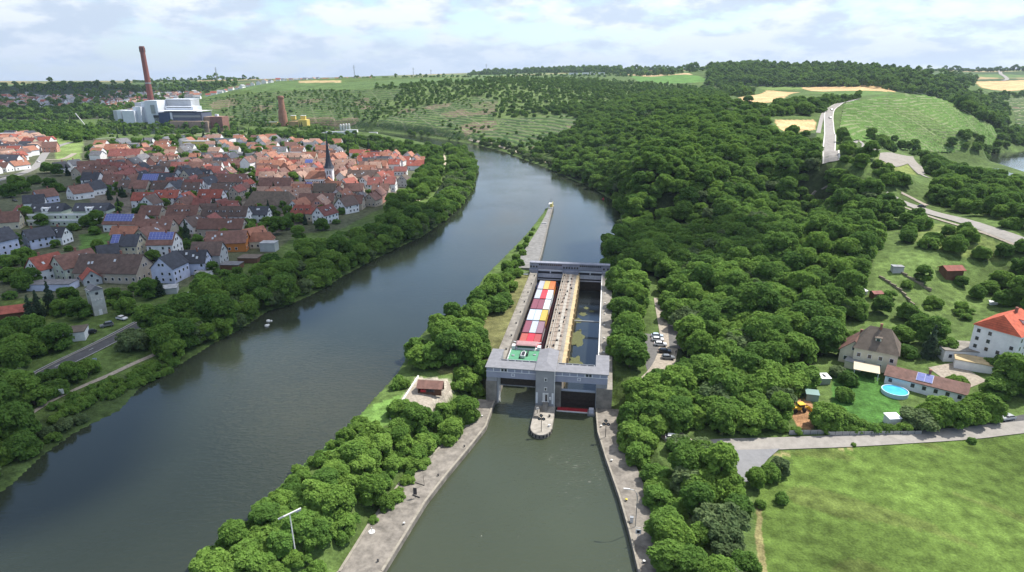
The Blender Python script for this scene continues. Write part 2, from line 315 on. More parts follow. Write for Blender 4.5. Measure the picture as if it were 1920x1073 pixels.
mm_ = inpoly(GX, GY, hp([(1415,1000),(1420,930),(1450,848),(1600,838),(1800,826),(2000,806),(2200,1000),(2000,1200),(1400,1200),(1425,1073)]))
pt_ = mm_ & (np.sin(GX*.11+3*np.sin(GY*.05))*np.sin(GY*.13+2*np.sin(GX*.06)) > .55); C[pt_] = (.088, .118, .030)
sm_ = .93+.14*(np.sin((GX*.28+GY*.96)*1.05) > 0)+.10*np.sin(GX*.05+GY*.03); C[mm_] *= sm_[mm_][:, None]
cover([(1560,690),(1640,690),(1690,760),(1680,800),(1600,800),(1560,760)], (.055, .13, .028))
cover([(1490,748),(1515,748),(1535,775),(1525,806),(1500,806),(1475,770)], (.34, .19, .10))
cover([(1700,415),(1760,420),(1880,462),(1880,490),(1760,470),(1690,450)], (.13, .17, .05))
cover(None, (.125, .125, .05), [W(-36, 4), W(-18, 4), W(-18, 120), W(-30, 112), W(-35, 60)])
cover(None, (.12, .21, .05), [W(-52, -20), W(-40, -8), W(-33, -14), W(-44, -34), W(-60, -60), W(-64, -50)])
cover(None, (.30, .27, .22), [W(-42, 1), W(-29, 1), W(-30, -17), W(-42, -17)])
cover([(-200,1060),(0,924),(78,856),(140,812),(224,770),(307,703),(320,690),(240,700),(150,745),(60,800),(-200,940)], (.048, .075, .024))
cover([(0,560),(110,570),(100,600),(0,620)], (.10, .14, .035)); cover([(150,440),(270,436),(262,470),(150,480)], (.08, .15, .035))
V = np.stack([GX, GY, GZ], -1).reshape(-1, 3)
me = bpy.data.meshes.new('terrain')
F = gridfaces(NR, NA)[:, ::-1]
me.vertices.add(len(V)); me.vertices.foreach_set('co', V.astype(np.float32).ravel()); me.loops.add(F.size); me.loops.foreach_set('vertex_index', F.astype(np.int32).ravel())
me.polygons.add(len(F)); me.polygons.foreach_set('loop_start', np.arange(len(F), dtype=np.int32)*4); me.polygons.foreach_set('loop_total', np.full(len(F), 4, np.int32)); me.polygons.foreach_set('use_smooth', np.ones(len(F), bool))
ca_ = me.color_attributes.new('cover', 'FLOAT_COLOR', 'POINT'); ca_.data.foreach_set('color', np.concatenate([C.reshape(-1, 3), np.ones((len(V), 1))], 1).astype(np.float32).ravel())
me.update(calc_edges=True)
GM = bpy.data.materials.new('ground_cover'); GM.use_nodes = True; t = GM.node_tree; b = t.nodes['Principled BSDF']; b.inputs['Roughness'].default_value = .95; b.inputs['Specular IOR Level'].default_value = .1
va = t.nodes.new('ShaderNodeVertexColor'); va.layer_name = 'cover'; last = va.outputs[0]; tc2 = t.nodes.new('ShaderNodeTexCoord')
for sc_, lo_, hi_, det in ((.035, .75, 1.3, 4), (.35, .62, 1.42, 6), (2.2, .75, 1.3, 3)):
    nz = t.nodes.new('ShaderNodeTexNoise'); nz.inputs['Scale'].default_value = sc_; nz.inputs['Detail'].default_value = det; t.links.new(tc2.outputs['Object'], nz.inputs['Vector'])
    mr = t.nodes.new('ShaderNodeMapRange'); mr.inputs[1].default_value = .3; mr.inputs[2].default_value = .7; mr.inputs[3].default_value = lo_; mr.inputs[4].default_value = hi_; t.links.new(nz.outputs[0], mr.inputs[0])
    mu = t.nodes.new('ShaderNodeMix'); mu.data_type = 'RGBA'; mu.blend_type = 'MULTIPLY'; mu.inputs[0].default_value = 1; t.links.new(last, mu.inputs[6])
    cc = t.nodes.new('ShaderNodeCombineColor'); [t.links.new(mr.outputs[0], cc.inputs[i]) for i in range(3)]; t.links.new(cc.outputs[0], mu.inputs[7]); last = mu.outputs[2]
t.links.new(last, b.inputs['Base Color'])
nz = t.nodes.new('ShaderNodeTexNoise'); nz.inputs['Scale'].default_value = 1.3; nz.inputs['Detail'].default_value = 6; t.links.new(tc2.outputs['Object'], nz.inputs['Vector'])
bp = t.nodes.new('ShaderNodeBump'); bp.inputs['Strength'].default_value = .8; bp.inputs['Distance'].default_value = .35; t.links.new(nz.outputs[0], bp.inputs['Height']); t.links.new(bp.outputs[0], b.inputs['Normal'])
me.materials.append(GM); o = bpy.data.objects.new('ground', me); COL.objects.link(o); tag(o, kind='structure')
# ------------------------------------------------------------------ water
def watermat(name, col, bscale, bstr, rough, dist=.25):
    m = bpy.data.materials.new(name); m.use_nodes = True; t = m.node_tree; b = t.nodes['Principled BSDF']
    b.inputs['Roughness'].default_value = rough; b.inputs['IOR'].default_value = 1.45; b.inputs['Specular IOR Level'].default_value = .5
    co = t.nodes.new('ShaderNodeTexCoord')
    n0 = t.nodes.new('ShaderNodeTexNoise'); n0.inputs['Scale'].default_value = .012; n0.inputs['Detail'].default_value = 5; t.links.new(co.outputs['Object'], n0.inputs['Vector'])
    rp = t.nodes.new('ShaderNodeValToRGB'); rp.color_ramp.elements[0].position = .35; rp.color_ramp.elements[1].position = .65
    rp.color_ramp.elements[0].color = (*[x*.85 for x in col], 1); rp.color_ramp.elements[1].color = (*[x*1.15 for x in col], 1); t.links.new(n0.outputs[0], rp.inputs[0]); t.links.new(rp.outputs[0], b.inputs['Base Color'])
    mp = t.nodes.new('ShaderNodeMapping'); mp.inputs['Scale'].default_value = (.55, 1.25, 1); mp.inputs['Rotation'].default_value = (0, 0, .25); t.links.new(co.outputs['Object'], mp.inputs[0])
    n1 = t.nodes.new('ShaderNodeTexNoise'); n1.inputs['Scale'].default_value = bscale; n1.inputs['Detail'].default_value = 5; n1.inputs['Roughness'].default_value = .55; n1.inputs['Distortion'].default_value = .6; t.links.new(mp.outputs[0], n1.inputs['Vector'])
    n2 = t.nodes.new('ShaderNodeTexNoise'); n2.inputs['Scale'].default_value = .02; n2.inputs['Detail'].default_value = 3; t.links.new(co.outputs['Object'], n2.inputs['Vector'])
    mr = t.nodes.new('ShaderNodeMapRange'); mr.inputs[1].default_value = .38; mr.inputs[2].default_value = .62; mr.inputs[3].default_value = bstr*.35; mr.inputs[4].default_value = bstr; t.links.new(n2.outputs[0], mr.inputs[0])
    bp = t.nodes.new('ShaderNodeBump'); bp.inputs['Distance'].default_value = dist; t.links.new(mr.outputs[0], bp.inputs['Strength']); t.links.new(n1.outputs[0], bp.inputs['Height']); t.links.new(bp.outputs[0], b.inputs['Normal'])
    return m
WM = watermat('river_water', (.026, .033, .022), .9, .34, .02); WMP = watermat('pool_water', (.044, .054, .031), 1.3, 1.0, .10)
def sheet(name, poly, z, m, kind='structure'):
    bm = bmesh.new(); bm.faces.new([bm.verts.new((p[0], p[1], z)) for p in poly]); bmesh.ops.triangulate(bm, faces=bm.faces[:])
    for f in bm.faces:
        if f.normal.z < 0: f.normal_flip()
    me = bpy.data.meshes.new(name); bm.to_mesh(me); bm.free(); me.materials.append(m); o = bpy.data.objects.new(name, me); COL.objects.link(o)
    return tag(o, kind=kind) if kind else o
a0 = W(-16.6, 116.2); 
sheet('river_water', [(-900, 60), (-900, 1500), (300, 1500), (200, 420), W(16.6, 160), W(16.6, 119.6), W(-16.6, 119.6), W(-19.2, 150), W(-21.8, 285), W(-24, 288.5), W(-28, 284), W(-26, 150), W(-30, 80), W(-32, 0), W(-42, -40), W(-60, -110), W(-75, -200)], 6.0, WM)
sheet('river_water', [(380, 560), (520, 420), (1300, 500), (1300, 1000), (600, 1000)] if False else [(450, 560), (900, 520), (1100, 900), (560, 900)], 6.0, WM)
STW = watermat('chamber_water', (.016, .02, .02), 1.2, .12, .04)
sheet('chamber_water', [W(4.3, 117.5), W(15.8, 117.5), W(15.8, 2.4), W(4.3, 2.4)], .006, STW)
sheet('pool_water', [W(-16.2, 118), W(16.2, 118), W(16.2, -6), W(17.5, -16), W(40, -150), W(-70, -150), W(-17, -20), W(-16.6, -3)], 0.0, WMP)
# ------------------------------------------------------------------ roads
ASPH = mat('asphalt', (.075, .075, .078), .9, .5, .22, (8, .2, .02)); CONC = mat('pale_concrete_road', (.27, .25, .225), .9, .4, .14, (5, .2, .02))
GRAV = mat('gravel', (.30, .26, .21), .95, 1.2, .25, (6, .4, .04)); PAINTW = mat('road_paint', (.6, .6, .58), .7, 2, .1)
def resample(P_, step):
    o = [P_[0]]
    for a, b in zip(P_[:-1], P_[1:]):
        k = max(1, int(math.hypot(b[0]-a[0], b[1]-a[1])/step))
        o += [(a[0]+(b[0]-a[0])*i/k, a[1]+(b[1]-a[1])*i/k) for i in range(1, k+1)]
    return o
def smooth(P_, it=2):
    for _ in range(it):
        q_ = [P_[0]]
        for a, b in zip(P_[:-1], P_[1:]): q_ += [(a[0]*.75+b[0]*.25, a[1]*.75+b[1]*.25), (a[0]*.25+b[0]*.75, a[1]*.25+b[1]*.75)]
        P_ = q_+[P_[-1]]
    return P_
def strip(name, P_, wd, m, off=.15, kind='structure', step=3, zf=None, cols=2):
    P_ = resample(P_, step); vs = []; fs = []
    for i, p in enumerate(P_):
        a = P_[max(i-1, 0)]; b = P_[min(i+1, len(P_)-1)]; d = math.hypot(b[0]-a[0], b[1]-a[1])+1e-9; nx, ny = -(b[1]-a[1])/d, (b[0]-a[0])/d
        for k in range(cols+1):
            s = (k/cols-.5)*wd; x, y = p[0]+nx*s, p[1]+ny*s; vs.append((x, y, (zf(x, y) if zf else H(x, y))+off))
    for i in range(len(P_)-1):
        for k in range(cols): j = i*(cols+1)+k; fs.append((j, j+1, j+cols+2, j+cols+1)[::-1])
    mb = MB().add(vs, fs); o = mb.build(name, m); return tag(o, kind=kind) if kind else o
def road(px, wd, m, name='road', off=.15): return strip(name, smooth(hp(px)), wd, m, off)
LR_ = smooth(hp([(20,735),(95,692),(180,652),(265,607),(330,572),(400,530)])); strip('road', LR_, 7.5, ASPH)
mb = MB()
q_ = resample(LR_, 3)
for i in range(0, len(q_)-2, 3):
    a, b = q_[i], q_[i+1]; an = math.atan2(b[1]-a[1], b[0]-a[0]); mb.box((a[0], a[1], H(*a)+.17), (1.8, .16, .012), rz=an)
for s_ in (-3.4, 3.4):
    for a, b in zip(q_[:-1], q_[1:]):
        L_ = math.hypot(b[0]-a[0], b[1]-a[1])+1e-6; nx, ny = -(b[1]-a[1])/L_*s_, (b[0]-a[0])/L_*s_
        mb.box(((a[0]+b[0])/2+nx, (a[1]+b[1])/2+ny, H((a[0]+b[0])/2+nx, (a[1]+b[1])/2+ny)+.175), (L_+.1, .15, .012), rz=math.atan2(b[1]-a[1], b[0]-a[0]))
tag(mb.build('road_markings', PAINTW), kind='structure')
strip('kerb', [(x-4.0*.35, y+4.0*.93) for x, y in LR_], .5, CONC, .32)
road([(0,816),(60,775),(100,750),(150,728),(235,690),(300,662)], 1.6, GRAV, 'path')
UPR = smooth(hp([(1558,306),(1557,285),(1556,262),(1555,240),(1553,220),(1556,206),(1570,198),(1592,190),(1612,186)])); strip('road', UPR, 8.5, mat('worn_asphalt', (.26, .24, .22), .9, .3, .15), .5, cols=3)
for s_ in (-4.6, 4.6):
    pp = [(UPR[i][0]+s_*math.cos(math.atan2(UPR[min(i+1, len(UPR)-1)][1]-UPR[max(i-1, 0)][1], UPR[min(i+1, len(UPR)-1)][0]-UPR[max(i-1, 0)][0])-math.pi/2), UPR[i][1]+s_*math.sin(math.atan2(UPR[min(i+1, len(UPR)-1)][1]-UPR[max(i-1, 0)][1], UPR[min(i+1, len(UPR)-1)][0]-UPR[max(i-1, 0)][0])-math.pi/2)) for i in range(len(UPR))]
    strip('kerb', pp, .9, mat('white_kerb', (.6, .57, .52), .8, 1, .1), .75)
road([(1534,250),(1538,232),(1543,212),(1556,203)], 4, CONC, 'path', .4)
road([(1660,366),(1690,379),(1720,389),(1762,404),(1820,420),(1862,435),(1905,450),(2000,482),(2120,525),(2300,590)], 7.5, CONC, off=.35)
road([(1680,383),(1720,397),(1780,420),(1850,440),(1905,462)], 1.8, GRAV, 'path', .3)
road([(1690,362),(1712,372),(1738,386)], 3, GRAV, 'path', .3)
road([(1603,268),(1608,262),(1618,272),(1632,280),(1650,281)], 3.5, CONC, 'path', .35); road([(1618,272),(1617,284)], 2, CONC, 'path', .3)
road([(1670,286),(1700,300),(1722,326),(1740,334)], 4, CONC, 'path', .35)
road([(1862,128),(1872,138),(1884,144),(1890,150),(1880,152)], 12, CONC, 'road', 1.5)
road([(1340,836),(1400,834),(1480,832),(1600,828),(1700,822),(1800,815),(1900,802),(2050,788),(2300,765),(2600,742)], 5.2, CONC, off=.2)
road([(1240,560),(1248,600),(1256,640),(1245,690),(1200,735),(1190,752),(1225,785),(1262,820),(1300,846),(1345,838)], 6.5, GRAV, off=.14)
road([(1262,560),(1266,610),(1272,655)], 6, mat('lane_asphalt', (.12, .115, .11), .9, .5, .2), 'road', .18)
road([(-60,352),(0,338),(45,325),(70,312),(80,295),(88,284),(120,270),(160,262),(220,258)], 8, mat('town_road', (.24, .23, .22), .9, .4, .15), off=.2)
road([(85,300),(120,300),(140,288)], 6, GRAV, off=.25); road([(45,325),(20,330),(-30,335)], 7, ASPH, off=.25)
road([(470,362),(469,345),(466,328),(462,312),(455,296)], 6, mat('town_road', (0, 0, 0)), off=.2)
road([(272,530),(292,508),(310,490),(285,478)], 6, mat('town_road', (0, 0, 0)), off=.2)
road([(760,395),(795,368),(818,345),(829,322),(836,302),(830,288)], 3, mat('path_sand', (.42, .36, .26), .95, 1, .15), 'path', .25)
road([(880,262),(936,272),(985,290),(1010,298),(1042,312),(1062,322)], 3.5, mat('path_sand', (0, 0, 0)), 'path', .5)
road([(150,240),(200,248),(260,250),(380,252),(480,254),(620,262),(720,270)], 6, CONC, 'road', .5)
def patch(name, P_, m, off=.2, kind='structure', step=4):
    bm = bmesh.new(); bm.faces.new([bm.verts.new((p[0], p[1], 0)) for p in P_]); xs_ = [p[0] for p in P_]; ys_ = [p[1] for p in P_]
    for ax, lo, hi in ((0, min(xs_), max(xs_)), (1, min(ys_), max(ys_))):
        c = lo+step
        while c < hi:
            co = (c, 0, 0) if ax == 0 else (0, c, 0); no = (1, 0, 0) if ax == 0 else (0, 1, 0)
            bmesh.ops.bisect_plane(bm, geom=bm.verts[:]+bm.edges[:]+bm.faces[:], plane_co=co, plane_no=no); c += step
    bmesh.ops.triangulate(bm, faces=bm.faces[:])
    for v in bm.verts: v.co.z = H(v.co.x, v.co.y)+off
    bm.normal_update()
    for f in bm.faces:
        if f.normal.z < 0: f.normal_flip()
    me = bpy.data.meshes.new(name); bm.to_mesh(me); bm.free(); me.materials.append(m); o = bpy.data.objects.new(name, me); COL.objects.link(o)
    return tag(o, kind=kind) if kind else o
patch('paved_yard', hp([(1364,846),(1462,843),(1440,862),(1405,905),(1372,905)]), mat('yard_asphalt', (.20, .20, .205), .9, .6, .1), .26)
patch('paved_yard', hp([(1650,288),(1712,294),(1735,327),(1722,328),(1702,308),(1648,301)]), mat('worn_gravel', (.25, .225, .19), .95, .3, .2), .45)
patch('paved_yard', [W(-41, 0), W(-30, 0), W(-31, -17), W(-41, -17)], GRAV, .12)
patch('paved_yard', hp([(1190,625),(1262,630),(1270,700),(1215,700)]), mat('lane_asphalt', (0, 0, 0)), .1)
patch('paved_yard', hp([(1850,815),(1850,790),(1960,770),(1980,800)]), ASPH, .16)
patch('paved_yard', hp([(1740,690),(1790,680),(1850,715),(1800,735)]), GRAV, .16)
# ------------------------------------------------------------------ vineyards: real terraces with vine rows
VM_ = bpy.data.materials.new('vine_terraces'); VM_.use_nodes = True; t = VM_.node_tree; b = t.nodes['Principled BSDF']; b.inputs['Roughness'].default_value = .95; b.inputs['Specular IOR Level'].default_value = .1
ge = t.nodes.new('ShaderNodeNewGeometry'); sp = t.nodes.new('ShaderNodeSeparateXYZ'); t.links.new(ge.outputs['True Normal'], sp.inputs[0])
va = t.nodes.new('ShaderNodeAttribute'); va.attribute_name = 'wall'; tc2 = t.nodes.new('ShaderNodeTexCoord')
vo = t.nodes.new('ShaderNodeTexVoronoi'); vo.inputs['Scale'].default_value = .022; t.links.new(tc2.outputs['Object'], vo.inputs['Vector'])
sr = t.nodes.new('ShaderNodeSeparateColor'); t.links.new(vo.outputs['Color'], sr.inputs[0])
r1 = t.nodes.new('ShaderNodeValToRGB'); e = r1.color_ramp.elements; e[0].position = 0; e[0].color = (.035, .075, .024, 1); e[1].position = .84; e[1].color = (.06, .11, .032, 1); x = e.new(.88); x.color = (.15, .12, .08, 1)
t.links.new(sr.outputs[0], r1.inputs[0])
nz = t.nodes.new('ShaderNodeTexNoise'); nz.inputs['Scale'].default_value = .8; nz.inputs['Detail'].default_value = 5; t.links.new(tc2.outputs['Object'], nz.inputs['Vector'])
mu = t.nodes.new('ShaderNodeMix'); mu.data_type = 'RGBA'; mu.blend_type = 'MULTIPLY'; mu.inputs[0].default_value = 1; mr = t.nodes.new('ShaderNodeMapRange'); mr.inputs[1].default_value = .3; mr.inputs[2].default_value = .7; mr.inputs[3].default_value = .55; mr.inputs[4].default_value = 1.5
t.links.new(nz.outputs[0], mr.inputs[0]); t.links.new(r1.outputs[0], mu.inputs[6]); t.links.new(mr.outputs[0], mu.inputs[7])
tn = t.nodes.new('ShaderNodeAttribute'); tn.attribute_name = 'tone'; mt = t.nodes.new('ShaderNodeMix'); mt.data_type = 'RGBA'; mt.inputs[7].default_value = (.10, .19, .04, 1); t.links.new(tn.outputs['Fac'], mt.inputs[0]); t.links.new(r1.outputs[0], mt.inputs[6]); t.links.new(mt.outputs[2], mu.inputs[6])
mw = t.nodes.new('ShaderNodeMix'); mw.data_type = 'RGBA'; mw.inputs[7].default_value = (.42, .37, .27, 1); t.links.new(va.outputs['Fac'], mw.inputs[0]); t.links.new(mu.outputs[2], mw.inputs[6]); t.links.new(mw.outputs[2], b.inputs['Base Color'])
def vineyard(px, step, dx=2.0, dy=.8, label='', tone=0, wk=1):
    P_ = hp(px); a = np.array(P_); lo = a.min(0); hi = a.max(0); xs = np.arange(lo[0], hi[0], dx); ys = np.arange(lo[1], hi[1], dy)
    X, Y = np.meshgrid(xs, ys, indexing='ij'); h = Hn(X, Y)
    hh = h+1.2*np.sin(X*.021+Y*.013)+.5*np.sin(X*.09)
    t_ = hh/step; k = np.floor(t_); fr = t_-k; wall = sstep((fr-.84)/.12)
    plot = h2(np.floor((X*.94+Y*.34)/34), np.floor(h/17)); rows = (np.abs(np.sin(fr*math.pi*2.0)) > .45)*(wall < .1)
    br = h2(np.floor(X/2.5), k, 3)
    z = h+(wall-fr)*step*.9+1.1*rows*(br > .12)+.8
    lane = (np.abs(((X*.94+Y*.34) % 34)-1) < 1.0)
    z = np.where(lane, h+.5, z); wl = np.where(lane, .45*(plot > .3), np.where((wall > .05) & (wall < .98), .75*(h2(np.floor(X/6), k, 5) > .35), np.where(rows > 0, 0, .16)))
    fc = inpoly((X[:-1, :-1]+dx/2), (Y[:-1, :-1]+dy/2), P_); F = gridfaces(*X.shape)[:, ::-1][fc.ravel()]
    used = np.unique(F); mp = np.zeros(X.size, int); mp[used] = np.arange(len(used))
    o = npmesh('vineyard', np.stack([X, Y, z], -1).reshape(-1, 3)[used], mp[F], VM_)
    at_ = o.data.attributes.new('wall', 'FLOAT', 'POINT'); at_.data.foreach_set('value', (wk*wl.ravel()[used]).astype(np.float32)); a2_ = o.data.attributes.new('tone', 'FLOAT', 'POINT'); a2_.data.foreach_set('value', np.full(len(used), tone, np.float32)); tag(o, label, kind='stuff'); return P_
VYA = vineyard([(352,192),(400,184),(480,176),(600,169),(760,167),(735,190),(700,212),(690,238),(600,233),(520,232),(450,228),(390,222),(356,212)], 3.6, 2.4, 1.0, 'terraced vineyard with pale dry walls on the slope behind the two chimneys', 0, .5)
VYB = vineyard([(705,238),(760,205),(830,196),(900,182),(935,190),(925,225),(990,222),(1065,214),(1088,226),(1065,250),(1030,268),(1000,282),(955,272),(880,262),(800,250)], 3.0, 2.0, .8, 'terraced vineyard on the slope above the far river bend', 0, .6)
VYC = vineyard([(1582,196),(1640,184),(1700,177),(1765,187),(1810,212),(1850,236),(1895,258),(1860,276),(1800,284),(1740,284),(1670,278),(1600,266),(1574,240)], 2.6, 1.6, .7, 'bright green terraced vineyard on the rounded hill right of the straight road', .85, .7)
VYD = vineyard([(1888,184),(1970,180),(1990,240),(1930,246),(1905,236)], 4.0, 2.4, 1.0, 'terraced vineyard on the far slope at the right edge')
# ------------------------------------------------------------------ trees
def leafmat(name, a, b_, var=.2):
    m = bpy.data.materials.new(name); m.use_nodes = True; t = m.node_tree; b = t.nodes['Principled BSDF']; b.inputs['Roughness'].default_value = .75; b.inputs['Specular IOR Level'].default_value = .12
    oi = t.nodes.new('ShaderNodeObjectInfo'); r = t.nodes.new('ShaderNodeValToRGB'); r.color_ramp.elements[0].color = (*a, 1); r.color_ramp.elements[1].color = (*b_, 1); t.links.new(oi.outputs['Random'], r.inputs[0])
    co = t.nodes.new('ShaderNodeTexCoord'); nz = t.nodes.new('ShaderNodeTexNoise'); nz.inputs['Scale'].default_value = 1.6; nz.inputs['Detail'].default_value = 4; t.links.new(co.outputs['Object'], nz.inputs['Vector'])
    hs = t.nodes.new('ShaderNodeHueSaturation'); mr = t.nodes.new('ShaderNodeMapRange'); mr.inputs[1].default_value = .3; mr.inputs[2].default_value = .7; mr.inputs[3].default_value = 1-var*1.3; mr.inputs[4].default_value = 1+var*1.6
    t.links.new(nz.outputs[0], mr.inputs[0]); t.links.new(mr.outputs[0], hs.inputs['Value']); t.links.new(r.outputs[0], hs.inputs['Color']); t.links.new(hs.outputs[0], b.inputs['Base Color'])
    tr = t.nodes.new('ShaderNodeBsdfTranslucent'); t.links.new(hs.outputs[0], tr.inputs[0]); mx = t.nodes.new('ShaderNodeMixShader'); mx.inputs[0].default_value = .42
    t.links.new(b.outputs[0], mx.inputs[1]); t.links.new(tr.outputs[0], mx.inputs[2]); t.links.new(mx.outputs[0], t.nodes['Material Output'].inputs[0]); return m
LEAF = leafmat('leaves', (.090, .180, .036), (.175, .290, .052)); LEAFB = leafmat('bright_leaves', (.13, .245, .048), (.20, .32, .062)); NEEDLE = leafmat('needles', (.035, .07, .042), (.06, .10, .055))
GREYL = leafmat('willow_leaves', (.11, .165, .065), (.16, .22, .09)); PURP = leafmat('copper_leaves', (.05, .025, .025), (.07, .03, .03))
BARK = mat('bark', (.10, .075, .055), .95, 4, .3)
def crown_np(seed, kind='round', nl=18, leaves=170, ls=.075, core=True):
    r = np.random.RandomState(seed); cs = []; rs = []
    if kind == 'cone':
        for i in range(nl):
            tt = i/(nl-1); hgt = .12+2.3*tt; rad = (1-tt)*.62+.06; ang = r.rand()*6.28; off = rad*.4*(r.rand()+.3)
            cs.append((off*math.cos(ang), off*math.sin(ang), hgt)); rs.append(rad*.62)
    else:
        hz_ = {'round': .82, 'tall': 1.25, 'flat': .55, 'bush': .6}[kind]
        for i in range(nl):
            ph = i*2.39996+r.rand()*.7; tt = (i+.5)/nl; rad = math.sqrt(tt)*.68*(0.8+.35*r.rand()); z = hz_*(.75+.75*math.sqrt(max(0, 1-min(rad/.8, 1)**2))*(.75+.4*r.rand()))-.15*r.rand()
            cs.append((rad*math.cos(ph), rad*math.sin(ph), z)); rs.append(.17+.17*r.rand())
        for i in range(nl//2):
            ph = r.rand()*6.28; rad = .45+.25*r.rand(); cs.append((rad*math.cos(ph), rad*math.sin(ph), hz_*(.42+.3*r.rand()))); rs.append(.2+.14*r.rand())
    cs = np.array(cs); rs = np.array(rs); Vs = []; 
    for c, ra in zip(cs, rs):
        k = int(leaves*(ra/.33)**2)+8; d = r.randn(k, 3); d /= np.linalg.norm(d, axis=1)[:, None]; d[:, 2] = np.where(d[:, 2] < -.45, -d[:, 2], d[:, 2])
        rr = ra*(.86+.26*r.rand(k)**1.5); p = c+d*rr[:, None]
        keep = np.ones(k, bool)
        for c2, r2 in zip(cs, rs):
            if r2 == ra and (c2 == c).all(): continue
            keep &= np.linalg.norm(p-c2, axis=1) > r2*.82
        p = p[keep]; d = d[keep]; k = len(p)
        if not k: continue
        nn = d*.85+r.randn(k, 3)*.5+np.array([0, 0, .65]); nn /= np.linalg.norm(nn, axis=1)[:, None]
        a = np.cross(nn, r.randn(k, 3)); a /= np.linalg.norm(a, axis=1)[:, None]; bb = np.cross(nn, a); s = (ls*(.6+.8*r.rand(k)))[:, None]; s2 = s*(.55+.4*r.rand(k))[:, None]
        bend = nn*s*.25
        Vs.append(np.stack([p-a*s, p-bb*s2+bend, p+a*s, p+bb*s2+bend], 1))
    Q = np.concatenate(Vs).reshape(-1, 3); F = np.arange(len(Q)).reshape(-1, 4)
    if core:
        bm = bmesh.new()
        for c, ra in zip(cs, rs): bmesh.ops.create_icosphere(bm, subdivisions=1, radius=ra*.78, matrix=Matrix.Translation(c))
        cv = np.array([v.co[:] for v in bm.verts]); cv += r.randn(*cv.shape)*.02; cf = np.array([[v.index for v in f.verts] for f in bm.faces]); bm.free()
        cf = np.concatenate([cf, cf[:, 2:3]], 1)
        return Q, F, cv, cf[:, :3]
    return Q, F, None, None
def crown_mesh(name, seed, m, **kw):
    Q, F, cv, cf = crown_np(seed, **kw); me = bpy.data.meshes.new(name); vs = [tuple(v) for v in Q]; fs = [tuple(f) for f in F]
    if cv is not None: o_ = len(vs); vs += [tuple(v) for v in cv]; fs += [tuple(int(i)+o_ for i in f) for f in cf]
    me.from_pydata(vs, [], fs); me.materials.append(m); me.update(); return me
def trunk_mb(hh=1.0, lean=.05):
    mb = MB(); mb.tube([(0, 0, -.08), (lean*.5, 0, hh*.45), (lean, .02, hh*.95)], .075, 7, r2=.035)
    for k in range(4): a = k*1.7; mb.tube([(lean*.6, 0, hh*(.45+.1*k)), (.3*math.cos(a), .3*math.sin(a), hh*(.8+.1*k))], .03, 5, r2=.012)
    return mb
CR = {'broad': [crown_mesh('tree_crown', 10+i, LEAF, kind=['round', 'tall', 'round', 'flat', 'round', 'tall'][i], nl=[26, 30, 32, 26, 22, 34][i], leaves=230, ls=.078) for i in range(6)],
      'bright': [crown_mesh('tree_crown', 40+i, LEAFB, kind=['round', 'bush', 'round'][i], nl=28+i, leaves=230, ls=.078) for i in range(3)],
      'shrub': [crown_mesh('shrub_crown', 50+i, [LEAFB, LEAF, LEAFB][i], kind='bush', nl=12+2*i, leaves=150, ls=.085) for i in range(3)],
      'willow': [crown_mesh('tree_crown', 60+i, GREYL, kind=['round', 'bush'][i], nl=16, leaves=120, ls=.09) for i in range(2)],
      'copper': [crown_mesh('tree_crown', 65, PURP, kind='round', nl=16, leaves=120, ls=.09)],
      'conifer': [crown_mesh('conifer_crown', 70+i, NEEDLE, kind='cone', nl=22, leaves=130, ls=.07) for i in range(2)]}
TR = {k: trunk_mb(1.0).build('trunk', BARK).data for k in ('a',)}
for o in [o for o in COL.objects if o.name.startswith('trunk')]: bpy.data.objects.remove(o)
def lod(seed, m, kind, leaves, ls):
    Q, F, cv, cf = crown_np(seed, kind=kind, nl=10, leaves=leaves, ls=ls)
    me = bpy.data.meshes.new('far_crown'); vs = [tuple(v) for v in Q]; o_ = len(vs); vs += [tuple(v) for v in cv]; me.from_pydata(vs, [], [tuple(f) for f in F]+[tuple(int(i)+o_ for i in f) for f in cf]); me.materials.append(m); return me
LODM = [lod(80, LEAF, 'round', 45, .13), lod(81, LEAF, 'tall', 45, .13), lod(82, LEAF, 'flat', 45, .13), lod(83, NEEDLE, 'cone', 40, .12)]
def protocol(name, meshes):
    c = bpy.data.collections.new(name)
    for i, me in enumerate(meshes): ob = bpy.data.objects.new('%s_%02d' % (name, i), me); c.objects.link(ob)
    return c
HIC = protocol('woodland_kinds', CR['broad']+CR['bright']+CR['shrub']+CR['willow']+CR['conifer']); HIN = {'broad': [0, 1, 2, 3, 4, 5], 'bright': [6, 7, 8], 'shrub': [9, 10, 11], 'willow': [12, 13], 'conifer': [14, 15]}
LOC_ = protocol('far_woodland_kinds', LODM)
def gn(coll):
    g = bpy.data.node_groups.new('scatter', 'GeometryNodeTree'); g.interface.new_socket('Geometry', in_out='INPUT', socket_type='NodeSocketGeometry'); g.interface.new_socket('Geometry', in_out='OUTPUT', socket_type='NodeSocketGeometry')
    n = g.nodes; L_ = g.links; gi = n.new('NodeGroupInput'); go = n.new('NodeGroupOutput'); ip = n.new('GeometryNodeInstanceOnPoints'); ci = n.new('GeometryNodeCollectionInfo')
    ci.inputs[0].default_value = coll; ci.inputs[1].default_value = True; ci.inputs[2].default_value = True; ip.inputs['Pick Instance'].default_value = True
    def attr(nm, ty): a = n.new('GeometryNodeInputNamedAttribute'); a.data_type = ty; a.inputs[0].default_value = nm; return a.outputs[0]
    L_.new(gi.outputs[0], ip.inputs['Points']); L_.new(ci.outputs[0], ip.inputs['Instance']); L_.new(attr('vi', 'INT'), ip.inputs['Instance Index'])
    L_.new(attr('sc', 'FLOAT_VECTOR'), ip.inputs['Scale']); L_.new(attr('ro', 'FLOAT_VECTOR'), ip.inputs['Rotation']); L_.new(ip.outputs[0], go.inputs[0]); return g
GH, GL = gn(HIC), gn(LOC_)
